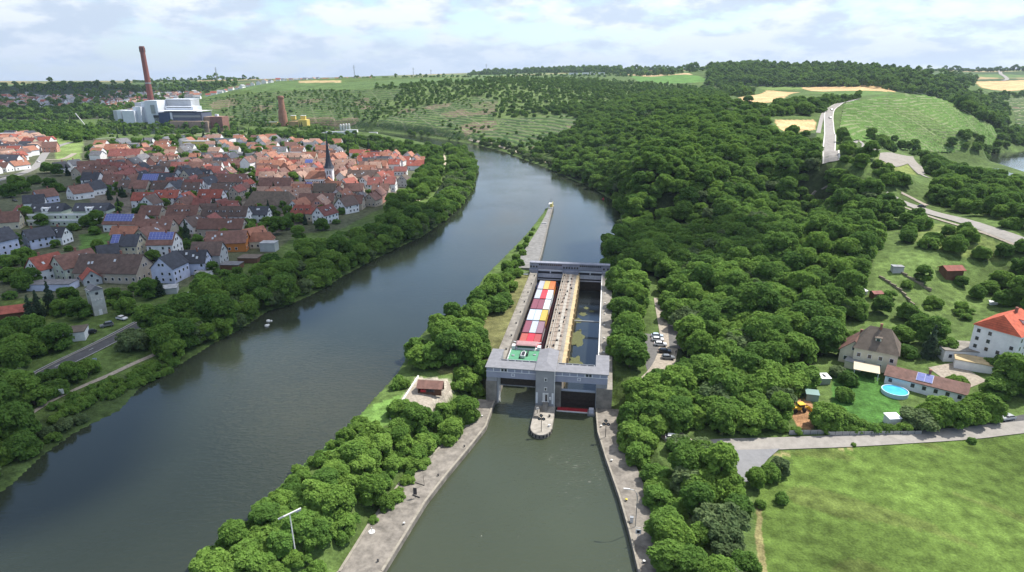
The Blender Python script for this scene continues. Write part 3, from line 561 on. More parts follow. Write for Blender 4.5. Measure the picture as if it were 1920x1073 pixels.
def scatter(name, pts, group, label):           # pts: x, y, z, radius, index
    if not pts: return
    a = np.array(pts, float); me = bpy.data.meshes.new(name); me.from_pydata([tuple(p[:3]) for p in a], [], [])
    k = len(a); v = me.attributes.new('vi', 'INT', 'POINT'); v.data.foreach_set('value', a[:, 4].astype(np.int32))
    s = me.attributes.new('sc', 'FLOAT_VECTOR', 'POINT'); s.data.foreach_set('vector', np.stack([a[:, 3], a[:, 3], a[:, 3]*nrs.uniform(.85, 1.15, k)], 1).astype(np.float32).ravel())
    r = me.attributes.new('ro', 'FLOAT_VECTOR', 'POINT'); r.data.foreach_set('vector', np.stack([nrs.uniform(-.06, .06, k), nrs.uniform(-.06, .06, k), nrs.uniform(0, 6.28, k)], 1).astype(np.float32).ravel())
    o = bpy.data.objects.new(name, me); COL.objects.link(o); m = o.modifiers.new('scatter', 'NODES'); m.node_group = group; tag(o, label, kind='stuff')
TREES = []                                     # x, y, z, radius, kind, zone
AVOID = []                                     # discs and polygons trees keep out of
def zone(P_, sp, r, kinds, zn, prob=1.0, avoid=(), jit=.42, wf=None):
    a = np.array([p[:2] for p in P_]); lo = a.min(0); hi = a.max(0); out_ = []
    ys = np.arange(lo[1], hi[1], sp*.87)
    for j, y in enumerate(ys):
        for x in np.arange(lo[0]+(j % 2)*sp/2, hi[0], sp):
            out_.append((x+rnd.uniform(-jit, jit)*sp, y+rnd.uniform(-jit, jit)*sp))
    if not out_: return
    A_ = np.array(out_); k = inpoly(A_[:, 0], A_[:, 1], P_)
    for av in list(avoid): k &= ~inpoly(A_[:, 0], A_[:, 1], av)
    A_ = A_[k]
    for x, y in A_:
        if rnd.random() > (prob(x, y) if callable(prob) else prob): continue
        rr = rnd.uniform(*r); kd = rnd.choice(kinds); TREES.append((x, y, H(x, y)-.1*rr, rr, kd, zn))
def one(px, py, r, kind, zn, label=None): x, y, z = hit(px, py); TREES.append((x, y, z-.1, r, kind, zn, label))
def buf(P_, wd):                               # corridor polygon round a polyline
    L_, R_ = [], []
    for i, p in enumerate(P_):
        a = P_[max(i-1, 0)]; b = P_[min(i+1, len(P_)-1)]; d = math.hypot(b[0]-a[0], b[1]-a[1])+1e-9; nx, ny = -(b[1]-a[1])/d*wd, (b[0]-a[0])/d*wd
        L_.append((p[0]+nx, p[1]+ny)); R_.append((p[0]-nx, p[1]-ny))
    return L_+R_[::-1]
def noisep(lo, hi, s):
    def f(x, y): v = (math.sin(x*s+1.3)*math.cos(y*s*1.3+.5)+math.sin(x*s*2.3+y*s*1.7))*.5; return lo+(hi-lo)*max(0, min(1, v*.5+.5))
    return f
BR = ['broad']*6
BANKL = wp(LEFTBANK, 6)
ROADL = buf(LR_, 6.5)
# left bank
zone(hp([(-250,1110),(0,893),(70,838),(66,800),(72,758),(110,722),(60,712),(0,745),(-300,800)]), 7.5, (4.2, 6.2), BR+['willow'], 'leftbank')
zone(hp([(205,668),(290,655),(330,675),(398,640),(450,612),(540,566),(613,533),(633,518),(712,476),(790,439),(842,403),(862,384),(840,372),(790,400),(720,428),(660,452),(600,468),(560,486),(520,506),(470,530),(420,548),(370,570),(310,600),(270,625),(215,650)]), 7.6, (4.6, 6.4), BR+['willow'], 'leftbank', avoid=[ROADL])
zone(hp([(845,402),(866,380),(884,352),(891,325),(885,300),(868,288),(835,280),(845,300),(842,325),(838,350),(832,375),(812,395)]), 8, (4.8, 6.2), ['bright', 'broad', 'willow'], 'bendbank')
zone(hp([(825,285),(800,282),(770,300),(796,300),(800,318),(778,350),(760,372),(720,400),(740,408),(790,380),(822,345),(828,315)]), 8, (4.5, 6), BR, 'villageedge')
zone(hp([(610,247),(700,262),(780,276),(830,284),(800,292),(740,284),(650,268),(560,262),(480,256),(480,248)]), 9, (3.5, 5), BR+['willow'], 'behindvillage', .8)
zone(hp([(0,700),(60,700),(95,676),(150,650),(110,640),(75,650),(40,625),(0,640),(-150,680)]), 7, (4.2, 5.6), BR, 'leftgarden', 1, avoid=[ROADL])
bk_ = resample(BANKL, 7.0)
for i_, p_ in enumerate(bk_):
    px_ = CX+CF*p_[0]/(p_[1]*math.cos(PITCH)+92*math.sin(PITCH)); nx_ = Vector((p_[0]-bk_[max(i_-1, 0)][0], p_[1]-bk_[max(i_-1, 0)][1], 0))
    if 395 < px_ < 905 and p_[1] < 900 and nx_.length > .1:
        n_ = Vector((-nx_.y, nx_.x, 0)).normalized()*rnd.uniform(1.6, 3.4); TREES.append((p_[0]+n_.x, p_[1]+n_.y, 6.2, rnd.uniform(3.2, 5.0), rnd.choice(['broad', 'broad', 'willow', 'shrub']), 'leftbank'))
zone(hp([(200,345),(470,300),(640,300),(720,340),(660,400),(500,440),(330,470),(200,420)]), 11, (2.4, 4.2), ['broad', 'bright', 'broad', 'conifer'], 'gaps', .9)
for a in [(75,592,5,'conifer'),(98,582,5,'conifer'),(60,600,4.5,'conifer'),(118,590,4.2,'broad'),(150,600,4.0,'broad'),(165,590,3.4,'broad'),(45,545,4.6,'broad'),(62,535,4,'broad'),(20,530,5,'broad'),(20,560,3,'shrub'),(130,562,4,'broad'),(215,560,3.2,'broad'),(240,590,4.2,'broad'),(225,578,3,'shrub'),(255,545,3,'shrub'),(300,555,4.4,'conifer'),(280,560,4,'copper'),(205,500,3.4,'broad'),(185,475,3.4,'broad'),(204,470,3,'bright'),(30,470,4.5,'broad'),(45,490,5,'bright'),(20,500,4.6,'bright'),(60,500,4,'broad'),(55,420,4.8,'broad'),(80,425,4.2,'broad'),(165,425,4.6,'broad'),(185,428,4.8,'broad'),(178,440,3.6,'bright'),(140,432,4,'broad'),(270,402,3.8,'broad'),(305,408,4.2,'broad'),(355,465,4.2,'broad'),(288,488,4,'broad'),(272,494,3,'bright'),(110,360,6,'broad'),(95,350,6,'copper'),(65,345,6.5,'broad'),(30,345,7,'broad'),(45,362,6.5,'broad'),(20,370,6.5,'broad'),(90,325,6.5,'broad'),(110,330,6,'broad'),(128,330,4.5,'conifer'),(155,345,5,'broad'),(480,450,4,'broad'),(470,440,4.4,'bright'),(500,420,3.6,'broad'),(520,440,5,'broad'),(535,430,5.4,'broad'),(495,405,3.8,'broad'),(560,452,4.4,'broad'),(605,432,5,'broad'),(350,500,2.6,'shrub'),(400,515,3,'broad'),(420,520,3,'shrub'),(445,515,3.2,'shrub'),(380,530,3.4,'broad'),(550,348,5.5,'broad'),(560,342,4.6,'broad'),(455,310,6,'bright'),(440,308,5.5,'bright'),(380,312,6,'bright'),(395,305,6,'bright'),(410,300,6,'bright'),(355,320,5,'broad'),(340,318,5,'broad'),(232,312,4.6,'broad'),(300,310,4,'conifer'),(318,318,5,'conifer'),(657,312,5.5,'broad'),(668,305,5,'broad'),(690,300,6.5,'broad'),(705,295,6.5,'broad'),(715,300,7,'bright'),(655,292,5,'broad'),(765,305,6,'copper'),(790,318,6,'broad'),(760,292,5,'bright'),(720,360,3.5,'conifer'),(630,420,3,'shrub')]:
    one(*a, 'village')
zone(hp([(160,300),(160,275),(300,262),(470,258),(640,268),(760,290),(700,300),(640,292),(470,304),(360,314),(250,305)]), 13, (3.5, 5.5), BR+['bright', 'conifer'], 'valley', .62)
zone(hp([(0,560),(0,430),(60,470),(160,440),(200,500),(120,520),(200,545),(330,550),(230,600),(120,565)]), 10, (2, 3.6), ['broad', 'shrub', 'bright'], 'leftgarden', .4, avoid=[ROADL, hp([(0,560),(110,570),(100,600),(0,620)]), hp([(150,440),(270,436),(262,470),(150,480)])])
zone(hp([(-60,262),(0,254),(60,256),(120,264),(150,270),(190,258),(190,240),(100,234),(0,234),(-80,240)]), 11, (4.5, 7.5), BR+['bright'], 'valley', .75)
zone(hp([(190,258),(300,254),(480,262),(480,247),(300,242),(190,240)]), 14, (4, 6.5), BR+['conifer'], 'valley', .35)
zone(hp([(205,241),(300,240),(440,243),(440,236),(300,236),(205,236)]), 14, (5, 7), BR, 'valley', .7)
zone(hp([(-80,226),(0,223),(90,226),(200,222),(200,208),(120,206),(0,208),(-80,210)]), 18, (8, 11), BR, 'fardark', .85)
zone(hp([(200,238),(200,206),(300,205),(300,225),(230,232)]), 18, (8, 10), BR, 'fardark', .3)
zone(hp([(-300,206),(-300,184),(0,184),(250,186),(370,180),(300,206)]), 34, (8, 12), BR, 'fartown', .65)
zone(hp([(-300,180),(0,166),(250,163),(400,158),(450,160),(380,176),(250,188),(0,182)]), 27, (9, 13), BR, 'farhill', .55)
for k_ in range(60): q_ = atd(250+k_*4+rnd.uniform(-2, 2), 153, 3200+rnd.uniform(-60, 60)); TREES.append((q_[0], q_[1], H(q_[0], q_[1]), rnd.uniform(6, 10)*(1.4 if 34 < k_ < 42 else 1), 'broad', 'farhill'))
zone(hp([(350,240),(430,236),(500,240),(600,246),(620,240),(560,234),(450,230),(370,228)]), 12, (3, 5), BR+['conifer'], 'plantgreen', .8)
# vineyard slope: clumps and hedges
zone(VYA, 9, (1.8, 3.8), BR+['bright'], 'slope', noisep(-.2, .8, .013))
zone(VYB, 9, (1.8, 3.6), BR+['bright'], 'slope', noisep(-.4, .5, .017))
VB_ = [VYB]; 
zone(hp([(700,165),(790,156),(900,152),(1040,149),(1130,152),(1330,166),(1372,180),(1250,182),(1135,203),(1092,262),(1050,292),(1010,300),(935,272),(860,262),(700,240),(690,220),(740,190)]), 9.5, (2.6, 5.5), BR+['bright', 'bright'], 'midhill', lambda x, y: .3+.5*float(h2(math.floor(x/38), math.floor(y/52))), avoid=[VYB, VYA])
zone(hp([(1140,204),(1085,262),(1050,290),(1000,298),(1000,240),(1060,205)]), 9, (4, 6), BR, 'midhill', .5, avoid=[VYB])
zone(hp([(880,266),(945,283),(1000,305),(1045,321),(1075,334),(1060,318),(1010,294),(940,268)]), 8, (3, 4.6), ['willow', 'broad', 'willow'], 'rightshore', .75)
for k_ in range(110): q_ = atd(640+k_*5+rnd.uniform(-3, 3), 160, rnd.uniform(2300, 2550)); TREES.append((q_[0], q_[1], H(q_[0], q_[1]), rnd.uniform(5, 8), 'broad', 'plateau'))
zone(hp([(870,142),(900,139),(1000,137),(1320,134),(1320,132),(1100,133.5),(900,138.6)]), 32, (11, 15), BR, 'skyline', .9)
for k_ in range(260): q_ = atd(880+k_*1.72, 150, 3450+rnd.uniform(-120, 120)); TREES.append((q_[0], q_[1], H(q_[0], q_[1])-2, rnd.uniform(10, 15), 'broad', 'skyline'))
# the right-hand wood
UPB = buf(UPR, 9)
FORT = [{(1530,250): (1530,266), (1460,247): (1456,264), (1440,225): (1430,242), (1450,205): (1440,216), (1380,200): (1374,213), (1370,182): (1362,190)}.get(p_, p_) for p_ in FOREST]
zone(hp(FORT), 6.8, (3.8, 6.9), BR*2+['bright', 'bright', 'bright', 'willow'], 'wood', .95, avoid=[hp([(1458,738),(1545,738),(1548,806),(1470,808)]), hp([(1212,622),(1280,622),(1292,704),(1225,704)]), UPB, hp([(1510,345),(1560,335),(1568,372),(1520,388)])])
zone([W(*p) for p in [(22,118),(34,112),(30,60),(28,20),(22,14),(21,60),(20.8,118)]], 7, (4.5, 6), BR, 'lockrow')
zone([W(17, 122), W(60, 122), W(60, 190), W(18, 190)], 7.4, (4.5, 6.3), BR, 'wood', avoid=[[W(16, 140), W(24, 140), W(24, 176), W(16, 176)]])
zone(hp(RIDGE), 15, (7.5, 10.5), BR, 'ridge')
zone(hp([(1400,216),(1440,208),(1500,198),(1560,188),(1612,184),(1606,189),(1560,198),(1546,208),(1538,216),(1450,218)]), 10, (5, 7.5), BR, 'fieldwood', avoid=[UPB])
zone(hp([(1330,168),(1380,181),(1382,200),(1400,200),(1440,180),(1400,168),(1420,163),(1330,160)]), 13, (6, 9), BR, 'fieldwood', .6, avoid=[hp([(1380,184),(1440,166),(1500,170),(1500,175),(1465,190),(1385,198)])])
zone(hp([(1566,240),(1590,262),(1610,290),(1640,300),(1650,320),(1700,335),(1700,362),(1650,350),(1610,330),(1575,312),(1564,270)]), 8.5, (3.6, 5.6), BR, 'righttop', .8, avoid=[UPB])
zone(hp([(1740,298),(1800,322),(1850,340),(1925,362),(1960,380),(1960,440),(1900,432),(1850,412),(1770,392),(1745,376),(1760,350),(1745,328),(1725,300)]), 8.5, (3.8, 6), BR, 'righttop', .93)
zone(hp([(1628,262),(1655,262),(1700,270),(1760,290),(1745,296),(1690,290),(1650,284)]), 10, (4, 6), BR, 'righttop', .45)
zone(hp([(1780,276),(1850,268),(1900,260),(1960,258),(1960,272),(1880,280),(1830,290)]), 10, (4, 6), BR, 'farshore', .9)
zone(hp([(1862,242),(1900,236),(1940,246),(1940,262),(1900,262)]), 11, (4, 6), BR, 'farshore', .9)
zone(hp([(1780,160),(1850,178),(1925,176),(1925,184),(1888,186),(1892,236),(1866,238),(1860,212),(1790,170)]), 15, (4, 7), BR, 'farshore', .85)
zone(hp([(1815,172),(1830,150),(1780,140),(1760,150)]), 22, (8, 11), BR, 'ridge', .8)
for k_ in range(40): q_ = atd(1740+k_*6, 140, 3600+rnd.uniform(-60, 60)); TREES.append((q_[0], q_[1], H(q_[0], q_[1]), rnd.uniform(10, 16), 'broad', 'skyline'))
# gardens on the right
zone(hp([(1640,430),(1690,455),(1760,478),(1880,500),(1960,540),(1960,470),(1880,468),(1760,440),(1700,412),(1672,392),(1640,420)]), 9, (3.2, 5.4), BR+['shrub', 'bright'], 'orchard', .75)
zone(hp([(1850,500),(1925,510),(1990,560),(1990,600),(1910,600),(1870,560),(1820,530)]), 8.5, (3.6, 5.4), BR, 'orchard', .75)
zone(hp([(1700,592),(1720,560),(1800,570),(1850,590),(1845,612),(1800,616),(1740,610)]), 6.5, (1.6, 2.8), ['shrub', 'shrub', 'bright'], 'orchard', .8)
zone(hp([(1590,470),(1640,480),(1640,560),(1600,600),(1560,600)]), 8, (4, 5.5), BR, 'wood', .7)
for a in [(1808,442,3.9,'broad'),(1728,530,3.6,'broad'),(1748,575,3.6,'broad'),(1700,540,2.6,'shrub'),(1668,560,3,'shrub'),(1650,590,3.8,'broad'),(1800,535,3,'broad'),(1830,560,3.4,'broad'),(1700,600,4.2,'broad'),(1720,625,4.6,'broad'),(1745,650,5,'broad'),(1770,665,4.6,'broad'),(1742,672,4.6,'conifer'),(1690,640,4.4,'broad'),(1700,668,4,'broad'),(1600,650,3.6,'broad'),(1545,660,5,'broad'),(1560,640,5,'broad'),(1530,650,4.8,'broad'),(1590,720,3.4,'broad'),(1570,705,3.2,'willow'),(1635,668,2.8,'bright'),(1582,750,3.2,'bright'),(1545,800,4.4,'broad'),(1565,790,3.4,'broad'),(1590,795,3,'shrub'),(1610,805,2.4,'shrub'),(1640,808,2.2,'shrub'),(1720,800,5,'willow'),(1745,795,5,'broad'),(1760,785,4.6,'bright'),(1780,800,4.4,'broad'),(1815,790,5.2,'broad'),(1840,780,5.4,'broad'),(1870,745,5,'broad'),(1895,735,5.2,'broad'),(1920,740,5,'broad'),(1880,700,4,'broad'),(1905,695,4.4,'bright'),(1860,690,3.6,'bright'),(1790,730,3.4,'broad'),(1822,830,1.3,'shrub'),(1600,836,.8,'shrub'),(1462,806,2.6,'broad'),(1492,814,1.8,'shrub'),(1430,800,4.6,'broad'),(1400,808,4.6,'broad'),(1440,900,3.0,'broad'),(1460,890,2.8,'willow'),(1464,942,1.9,'shrub'),(1415,915,2.4,'broad'),(1425,950,1.6,'shrub')]:
    one(*a, 'garden')
for x_, y_ in [(1550+i*12, 812-i*.2) for i in range(13)]: one(x_, y_, rnd.uniform(1.5, 2.2), 'shrub', 'gardenhedge')
# rows beside the lower pool
zone([W(*p) for p in [(27,16),(40,8),(42,-10),(31,-22),(26,-16),(24,-8)]], 6.2, (4.2, 5.4), BR+['bright'], 'quayrow')
zone([W(*p) for p in [(24.5,-14),(30,-14),(33,-40),(40,-70),(44,-110),(38,-110),(31.5,-66),(27.5,-36)]], 5.2, (3.4, 4.6), ['bright', 'broad', 'bright'], 'quayrow')
zone([W(*p) for p in [(36,-20),(47,-26),(50,-44),(50,-70),(54,-110),(44,-110),(39,-66),(35,-36)]], 5.4, (3.4, 4.7), ['broad', 'willow', 'broad'], 'quayrow')
zone(hp([(1262,700),(1285,700),(1330,760),(1350,820),(1330,826),(1290,800),(1262,760)]), 7.5, (4.6, 6), BR, 'wood')
# island
zone([W(*p) for p in [(-29,-3),(-21,-2),(-21,-22),(-27,-27),(-46,-26),(-43,-21),(-31,-20)]], 4.4, (2.4, 3.4), ['bright', 'broad', 'shrub'], 'island')
zone([W(*p) for p in [(-21,6),(-30,4),(-36,30),(-40,60),(-36,90),(-27,118),(-24,116),(-30,88),(-32,60),(-29,30)]], 6.5, (3, 4.8), ['bright', 'broad', 'broad'], 'island', .7)
zone([W(*p) for p in [(-19,-6),(-27,-30),(-36,-60),(-50,-95),(-62,-130),(-76,-140),(-66,-95),(-52,-58),(-47,-38),(-40,-26),(-29,-26),(-26,-5)]], 4.6, (2.6, 3.9), ['bright', 'broad', 'shrub', 'bright'], 'island')
for a in [(790,690,4.6,'broad'),(812,688,4.8,'bright'),(845,684,5,'broad'),(880,680,4.8,'broad'),(905,668,4,'broad'),(785,672,4.4,'broad'),(830,665,5,'broad'),(865,660,4.8,'bright'),(895,650,4.6,'broad'),(868,712,4.2,'bright'),(880,730,3.8,'bright'),(895,740,3,'shrub'),(905,715,3.6,'broad'),(860,735,2.8,'shrub'),(842,625,4.2,'broad'),(870,628,4.4,'bright'),(820,630,3.8,'broad'),(892,622,4,'broad'),(850,608,3.8,'broad'),(905,590,4.6,'broad'),(930,585,5,'broad'),(895,575,4.6,'broad'),(945,575,4.4,'broad'),(915,562,4.4,'broad'),(940,556,4,'broad'),(960,545,3.4,'broad'),(935,532,3.4,'broad'),(955,525,3.4,'broad'),(970,520,3,'broad'),(962,505,2.8,'bright'),(950,512,3,'broad'),(975,500,2.6,'broad'),(968,488,2.6,'broad'),(980,480,2.4,'broad'),(975,470,2.2,'bright'),(988,458,2,'broad'),(985,465,2,'bright'),(996,442,1.8,'broad'),(1000,432,1.6,'shrub'),(748,722,2.2,'bright'),(758,726,2,'shrub'),(742,730,1.8,'shrub')]:
    one(*a, 'island')
# bank bushes
isl_ = resample([q_ for q_ in wp(ISLE, 6) if q_[1] < 175], 3.2)
for i_ in range(1, len(isl_)):
    a_, b_ = isl_[i_-1], isl_[i_]; l_ = math.hypot(b_[0]-a_[0], b_[1]-a_[1])+1e-6; nx_, ny_ = -(b_[1]-a_[1])/l_, (b_[0]-a_[0])/l_
    for s_ in (2.2, 4.6): TREES.append((b_[0]+nx_*s_*1.0+rnd.uniform(-.6, .6), b_[1]+ny_*s_+rnd.uniform(-.6, .6), H(b_[0]+nx_*s_, b_[1]+ny_*s_)-.1, rnd.uniform(1.3, 2.4), 'shrub', 'islandedge')) if UV(*b_)[1] < -26 else None
zone([W(*p) for p in [(-37,-66),(-38,-76),(-52,-97),(-70,-134),(-80,-134),(-64,-97),(-50,-72),(-46,-62)]], 3.8, (2.0, 3.1), ['bright', 'shrub', 'bright'], 'islandedge', 1)
zone([W(*p) for p in [(-24,-24),(-29,-44),(-37.5,-74),(-50,-96),(-66,-134),(-74,-134),(-62,-98),(-50,-70),(-44,-44),(-38,-27)]], 3.4, (1.3, 2.5), ['shrub', 'shrub', 'bright'], 'islandedge', .85)
zone(hp([(-150,985),(0,903),(72,850),(135,806),(180,786),(160,772),(110,790),(60,815),(0,860),(-150,930)]), 4.2, (2, 3.6), ['broad', 'shrub', 'willow'], 'leftbank', .9)
zone(hp([(60,722),(100,703),(170,688),(215,688),(195,708),(150,724),(110,740),(75,752)]), 5.5, (2.8, 4.4), BR+['shrub'], 'leftgarden', .9, avoid=[ROADL])
zone(hp([(1930,345),(2350,400),(2400,470),(2050,470),(1960,430)]), 10, (3.8, 6), BR, 'righttop', .8)
zone(hp([(2010,520),(2200,600),(2450,700),(2300,740),(2050,740),(1975,690),(1985,600)]), 11, (3.6, 5.4), BR+['shrub'], 'orchard', .55)
zone(hp([(-120,355),(-700,390),(-900,900),(-320,1090),(-120,930),(-110,600)]), 13, (4, 6), BR, 'leftgarden', .6, avoid=[ROADL])
for k_ in range(120): x_ = rnd.uniform(90, 330); y_ = 806-(x_-90)*.43+rnd.uniform(-38, -6); one(x_, y_, rnd.uniform(.9, 2.0), 'shrub', 'bankbush')
# ------------------------------------------------------------------ lock: built in the lock frame (u right, v upstream)
def lockroot(name, u, v, z, label, cat, group=None): x, y = W(u, v); return empty(name, (x, y, z), -YA, label, cat, group)
LC = mat('weathered_lock_concrete', (.225, .205, .175), .9, .35, .3, (2.5, .35, .08), det=9); LCL = mat('sunlit_ochre_concrete', (.44, .34, .19), .9, .5, .22, (2.5, .3, .06), stretch=(1, 1, .3))  # second one: ochre concrete with the facing's sunlit brightness put into its colour
GH_C = mat('grey_render', (.30, .30, .30), .9, .3, .10, (4, .15, .03)); RENB = mat('bluegrey_render', (.33, .34, .41), .9, .3, .08, (4, .15, .03)); ROOFT = mat('roofing_felt', (.20, .20, .215), .9, .6, .12, (4, .2, .03))
DKG = mat('dark_gate_steel', (.035, .026, .020), .6, 1.2, .4, (3, .4, .05)); REDP = mat('red_paint', (.42, .02, .03), .55, 2, .15); WHP = mat('whitewash', (.66, .65, .62), .8, 1, .1); YEL = mat('yellow_paint', (.6, .5, .05), .5, 2, .1)
# chamber walls
t_ = MB().bb(-18.9, -15.5, -.2, 128, -4, 8).bb(-18.9, -18.6, -.2, 124, 8.02, 8.25)
lw = lockroot('lock_wall', 0, 0, 0, 'grey concrete wall left of the container ship, with a green bank on its far side', 'lock wall'); t_.build('wall', LC, lw)
mb = MB()
for k in range(9): mb.tube([(-16.3, 12+k*12.3, 8), (-16.3, 12+k*12.3, 8.5)], .22, 8).lathe([(.34, 0), (.36, .12), (.2, .2)], (-16.3, 12+k*12.3, 8.45), 10)
for k in range(9):
    b_ = MB(); b_.tube([(0, 0, 0), (0, 0, .5)], .22, 8).lathe([(.34, 0), (.36, .12), (.2, .2)], (0, 0, .45), 10); b_.build('bollard', DARKM, lw, (-16.3, 12+k*12.3, 8))
mb = MB(); mb.bb(-15.46, -15.3, 20, 110, 3.2, 3.5); mb.build('rubbing_strip', DARKM, lw)
cw = lockroot('lock_wall', 0, 0, 0, 'long pale concrete wall between the two lock chambers with pipes and walkway on top', 'lock wall')
prof = [(-3.3, -4), (-3.3, 7.2), (-3.1, 8), (3.0, 8), (4.6, 7.4), (4.6, -4)]
mb = MB(); k = len(prof); mb.add([(p[0], .8, p[1]) for p in prof]+[(p[0], 121, p[1]) for p in prof], [tuple(range(k))]+[tuple(range(k, 2*k))[::-1]]+[(i, i+k, (i+1) % k+k, (i+1) % k) for i in range(k)]); mb.build('wall', LC, cw)
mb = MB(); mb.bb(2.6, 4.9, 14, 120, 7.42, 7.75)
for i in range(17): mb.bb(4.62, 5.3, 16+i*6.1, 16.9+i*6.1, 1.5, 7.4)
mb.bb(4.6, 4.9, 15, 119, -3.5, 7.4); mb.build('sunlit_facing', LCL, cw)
mb = MB(); mb.tube([(-1.9, 12, 8.25), (-1.9, 118, 8.25)], .18, 8).tube([(-1.2, 12, 8.2), (-1.2, 118, 8.2)], .12, 8).bb(.2, 1.4, 12, 118, 8.02, 8.16).bb(-2.95, -2.75, 12, 118, 8.02, 8.5); mb.build('pipe', mat('pale_metal', (.36, .33, .28), .6, 2, .2), cw)
mb = MB(); mb.bb(-2.7, 2.4, 13, 118, 8.003, 8.03)
for i in range(26): mb.bb(-2.7, 2.4, 14+i*4.1, 14.25+i*4.1, 8.02, 8.2)
mb.build('walkway_slabs', mat('worn_slabs', (.26, .21, .17), .9, .8, .3), cw)
mb = MB(); r_ = random.Random(3)
for i in range(22): MB().box((0, 0, 0), (r_.uniform(.3, .8), r_.uniform(.3, 1.1), .6)).build('fitting', DARKM, cw, (r_.uniform(-2.4, 2.3), 16+i*4.6, 8.33))
for i in range(8): MB().tube([(0, 0, 0), (0, 0, .5)], .22, 8).lathe([(.34, 0), (.36, .12), (.2, .2)], (0, 0, .45), 10).build('bollard', DARKM, cw, (-2.3, 16+12.5*i, 8))
rw = lockroot('lock_wall', 0, 0, 0, 'concrete wall right of the empty lock chamber, half under the trees', 'lock wall'); MB().bb(15.5, 20.3, -.2, 124, -4, 8).build('wall', LC, rw); MB().bb(15.5, 15.9, 4, 121, 8.02, 8.3).build('coping', WHP, rw)
mb = MB()
for i in range(29): mb.tube([(16.4, 6+i*4, 8), (16.4, 6+i*4, 9.1)], .05, 6)
mb.tube([(16.4, 6, 9.1), (16.4, 118, 9.1)], .05, 6).tube([(16.4, 6, 8.55), (16.4, 118, 8.55)], .035, 6); mb.build('railing', METAL, rw)
for i in range(8): MB().tube([(0, 0, 0), (0, 0, .5)], .2, 8).lathe([(.32, 0), (.34, .12), (.2, .2)], (0, 0, .45), 10).build('bollard', WHP, rw, (17.4, 14+12.5*i, 8))
# empty-chamber details
mb = MB().bb(4.95, 15.45, 66, 66.6, 3.4, 3.9); o = mb.build('chamber_beam', METAL); bx, by = W(0, 0); o.location = (bx, by, 0); o.rotation_euler.z = -YA; tag(o, 'thin pale beam spanning the right-hand lock chamber above the water', 'beam')
def blob(u, v, a, b_, sd):
    r_ = random.Random(sd); return [W(u+a*math.cos(t*.35)*r_.uniform(.75, 1.15), v+b_*math.sin(t*.35)*r_.uniform(.75, 1.15)) for t in range(18)] if False else [W(u+a*math.cos(t*.1257)*(1+.22*math.sin(t*.75+sd)+.12*r_.uniform(-1, 1)), v+b_*math.sin(t*.1257)*(1+.18*math.cos(t*.6+sd)+.1*r_.uniform(-1, 1))) for t in range(50)]
ALG = mat('duckweed', (.085, .095, .035), .8, 1.5, .35)
for i, (u, v, a, b_) in enumerate([(7.0, 57, 2.6, 8), (7.4, 33, 2.4, 7), (8.2, 84, 1.6, 2.2), (9.5, 92, 1.2, 1.6), (12, 88, 1, 1.2), (6.5, 76, 1.4, 3)]):
    P_ = [UV(*p) for p in blob(u, v, a, b_, i)]; P_ = [W(max(4.95, min(15.4, p[0])), p[1]) for p in P_]; o = sheet('algae', P_, .012+.004*i, ALG, None); tag(o, 'yellow green algae film floating on the right lock chamber', kind='stuff')
# lower gatehouse
gh = lockroot('lock_gatehouse', 0, 0, 0, 'grey gatehouse bridge with central tower spanning both lock chambers at the lower end', 'gatehouse')
tw_ = MB().bb(-3.1, 2.6, -1.2, 13.4, -4, 13.5).build('tower', GH_C, gh)
MB().add([(-3.45, -1.6, 13.5), (2.95, -1.6, 13.5), (2.95, 14, 13.5), (-3.45, 14, 13.5), (-.25, 3.6, 14.3), (-.25, 14, 14.3)], [(0, 3, 2, 1), (0, 1, 4), (1, 2, 5, 4), (3, 0, 4, 5), (2, 3, 5)]).build('tower_roof', ROOFT, gh)
MB().bb(2.61, 2.85, -1.3, -.9, 1, 13.4).build('downpipe', WHP, gh)
for z_, in ((10.4,), (7.2,)): f = MB().bb(-.45, .45, -1.32, -1.2, z_-.6, z_+.6).build('window', WHP, gh); MB().bb(-.25, .25, -1.36, -1.323, z_-.42, z_+.42).build('pane', GLASS, f)
f = MB().bb(-.9, .9, -1.34, -1.2, 3.05, 5.8).build('door', WHP, gh); MB().bb(-.1, .6, -1.38, -1.343, 3.05, 5.4).build('door_leaf', GLASS, f)
MB().bb(-1.1, 1.1, -1.7, -1.22, 2.9, 3.05).build('landing', WHP, gh); MB().lathe([(.35, 0), (.35, .7), (.1, .9)], (1.5, -1.6, 3.9), 10).build('wall_lamp', WHP, gh)
for a in (-2.7, 2.2): mb = MB().bb(a-.3, a+.3, -1.3, -1.2, 2.2, 5.9); mb.build('louvre_panel', FRAMEW, gh)
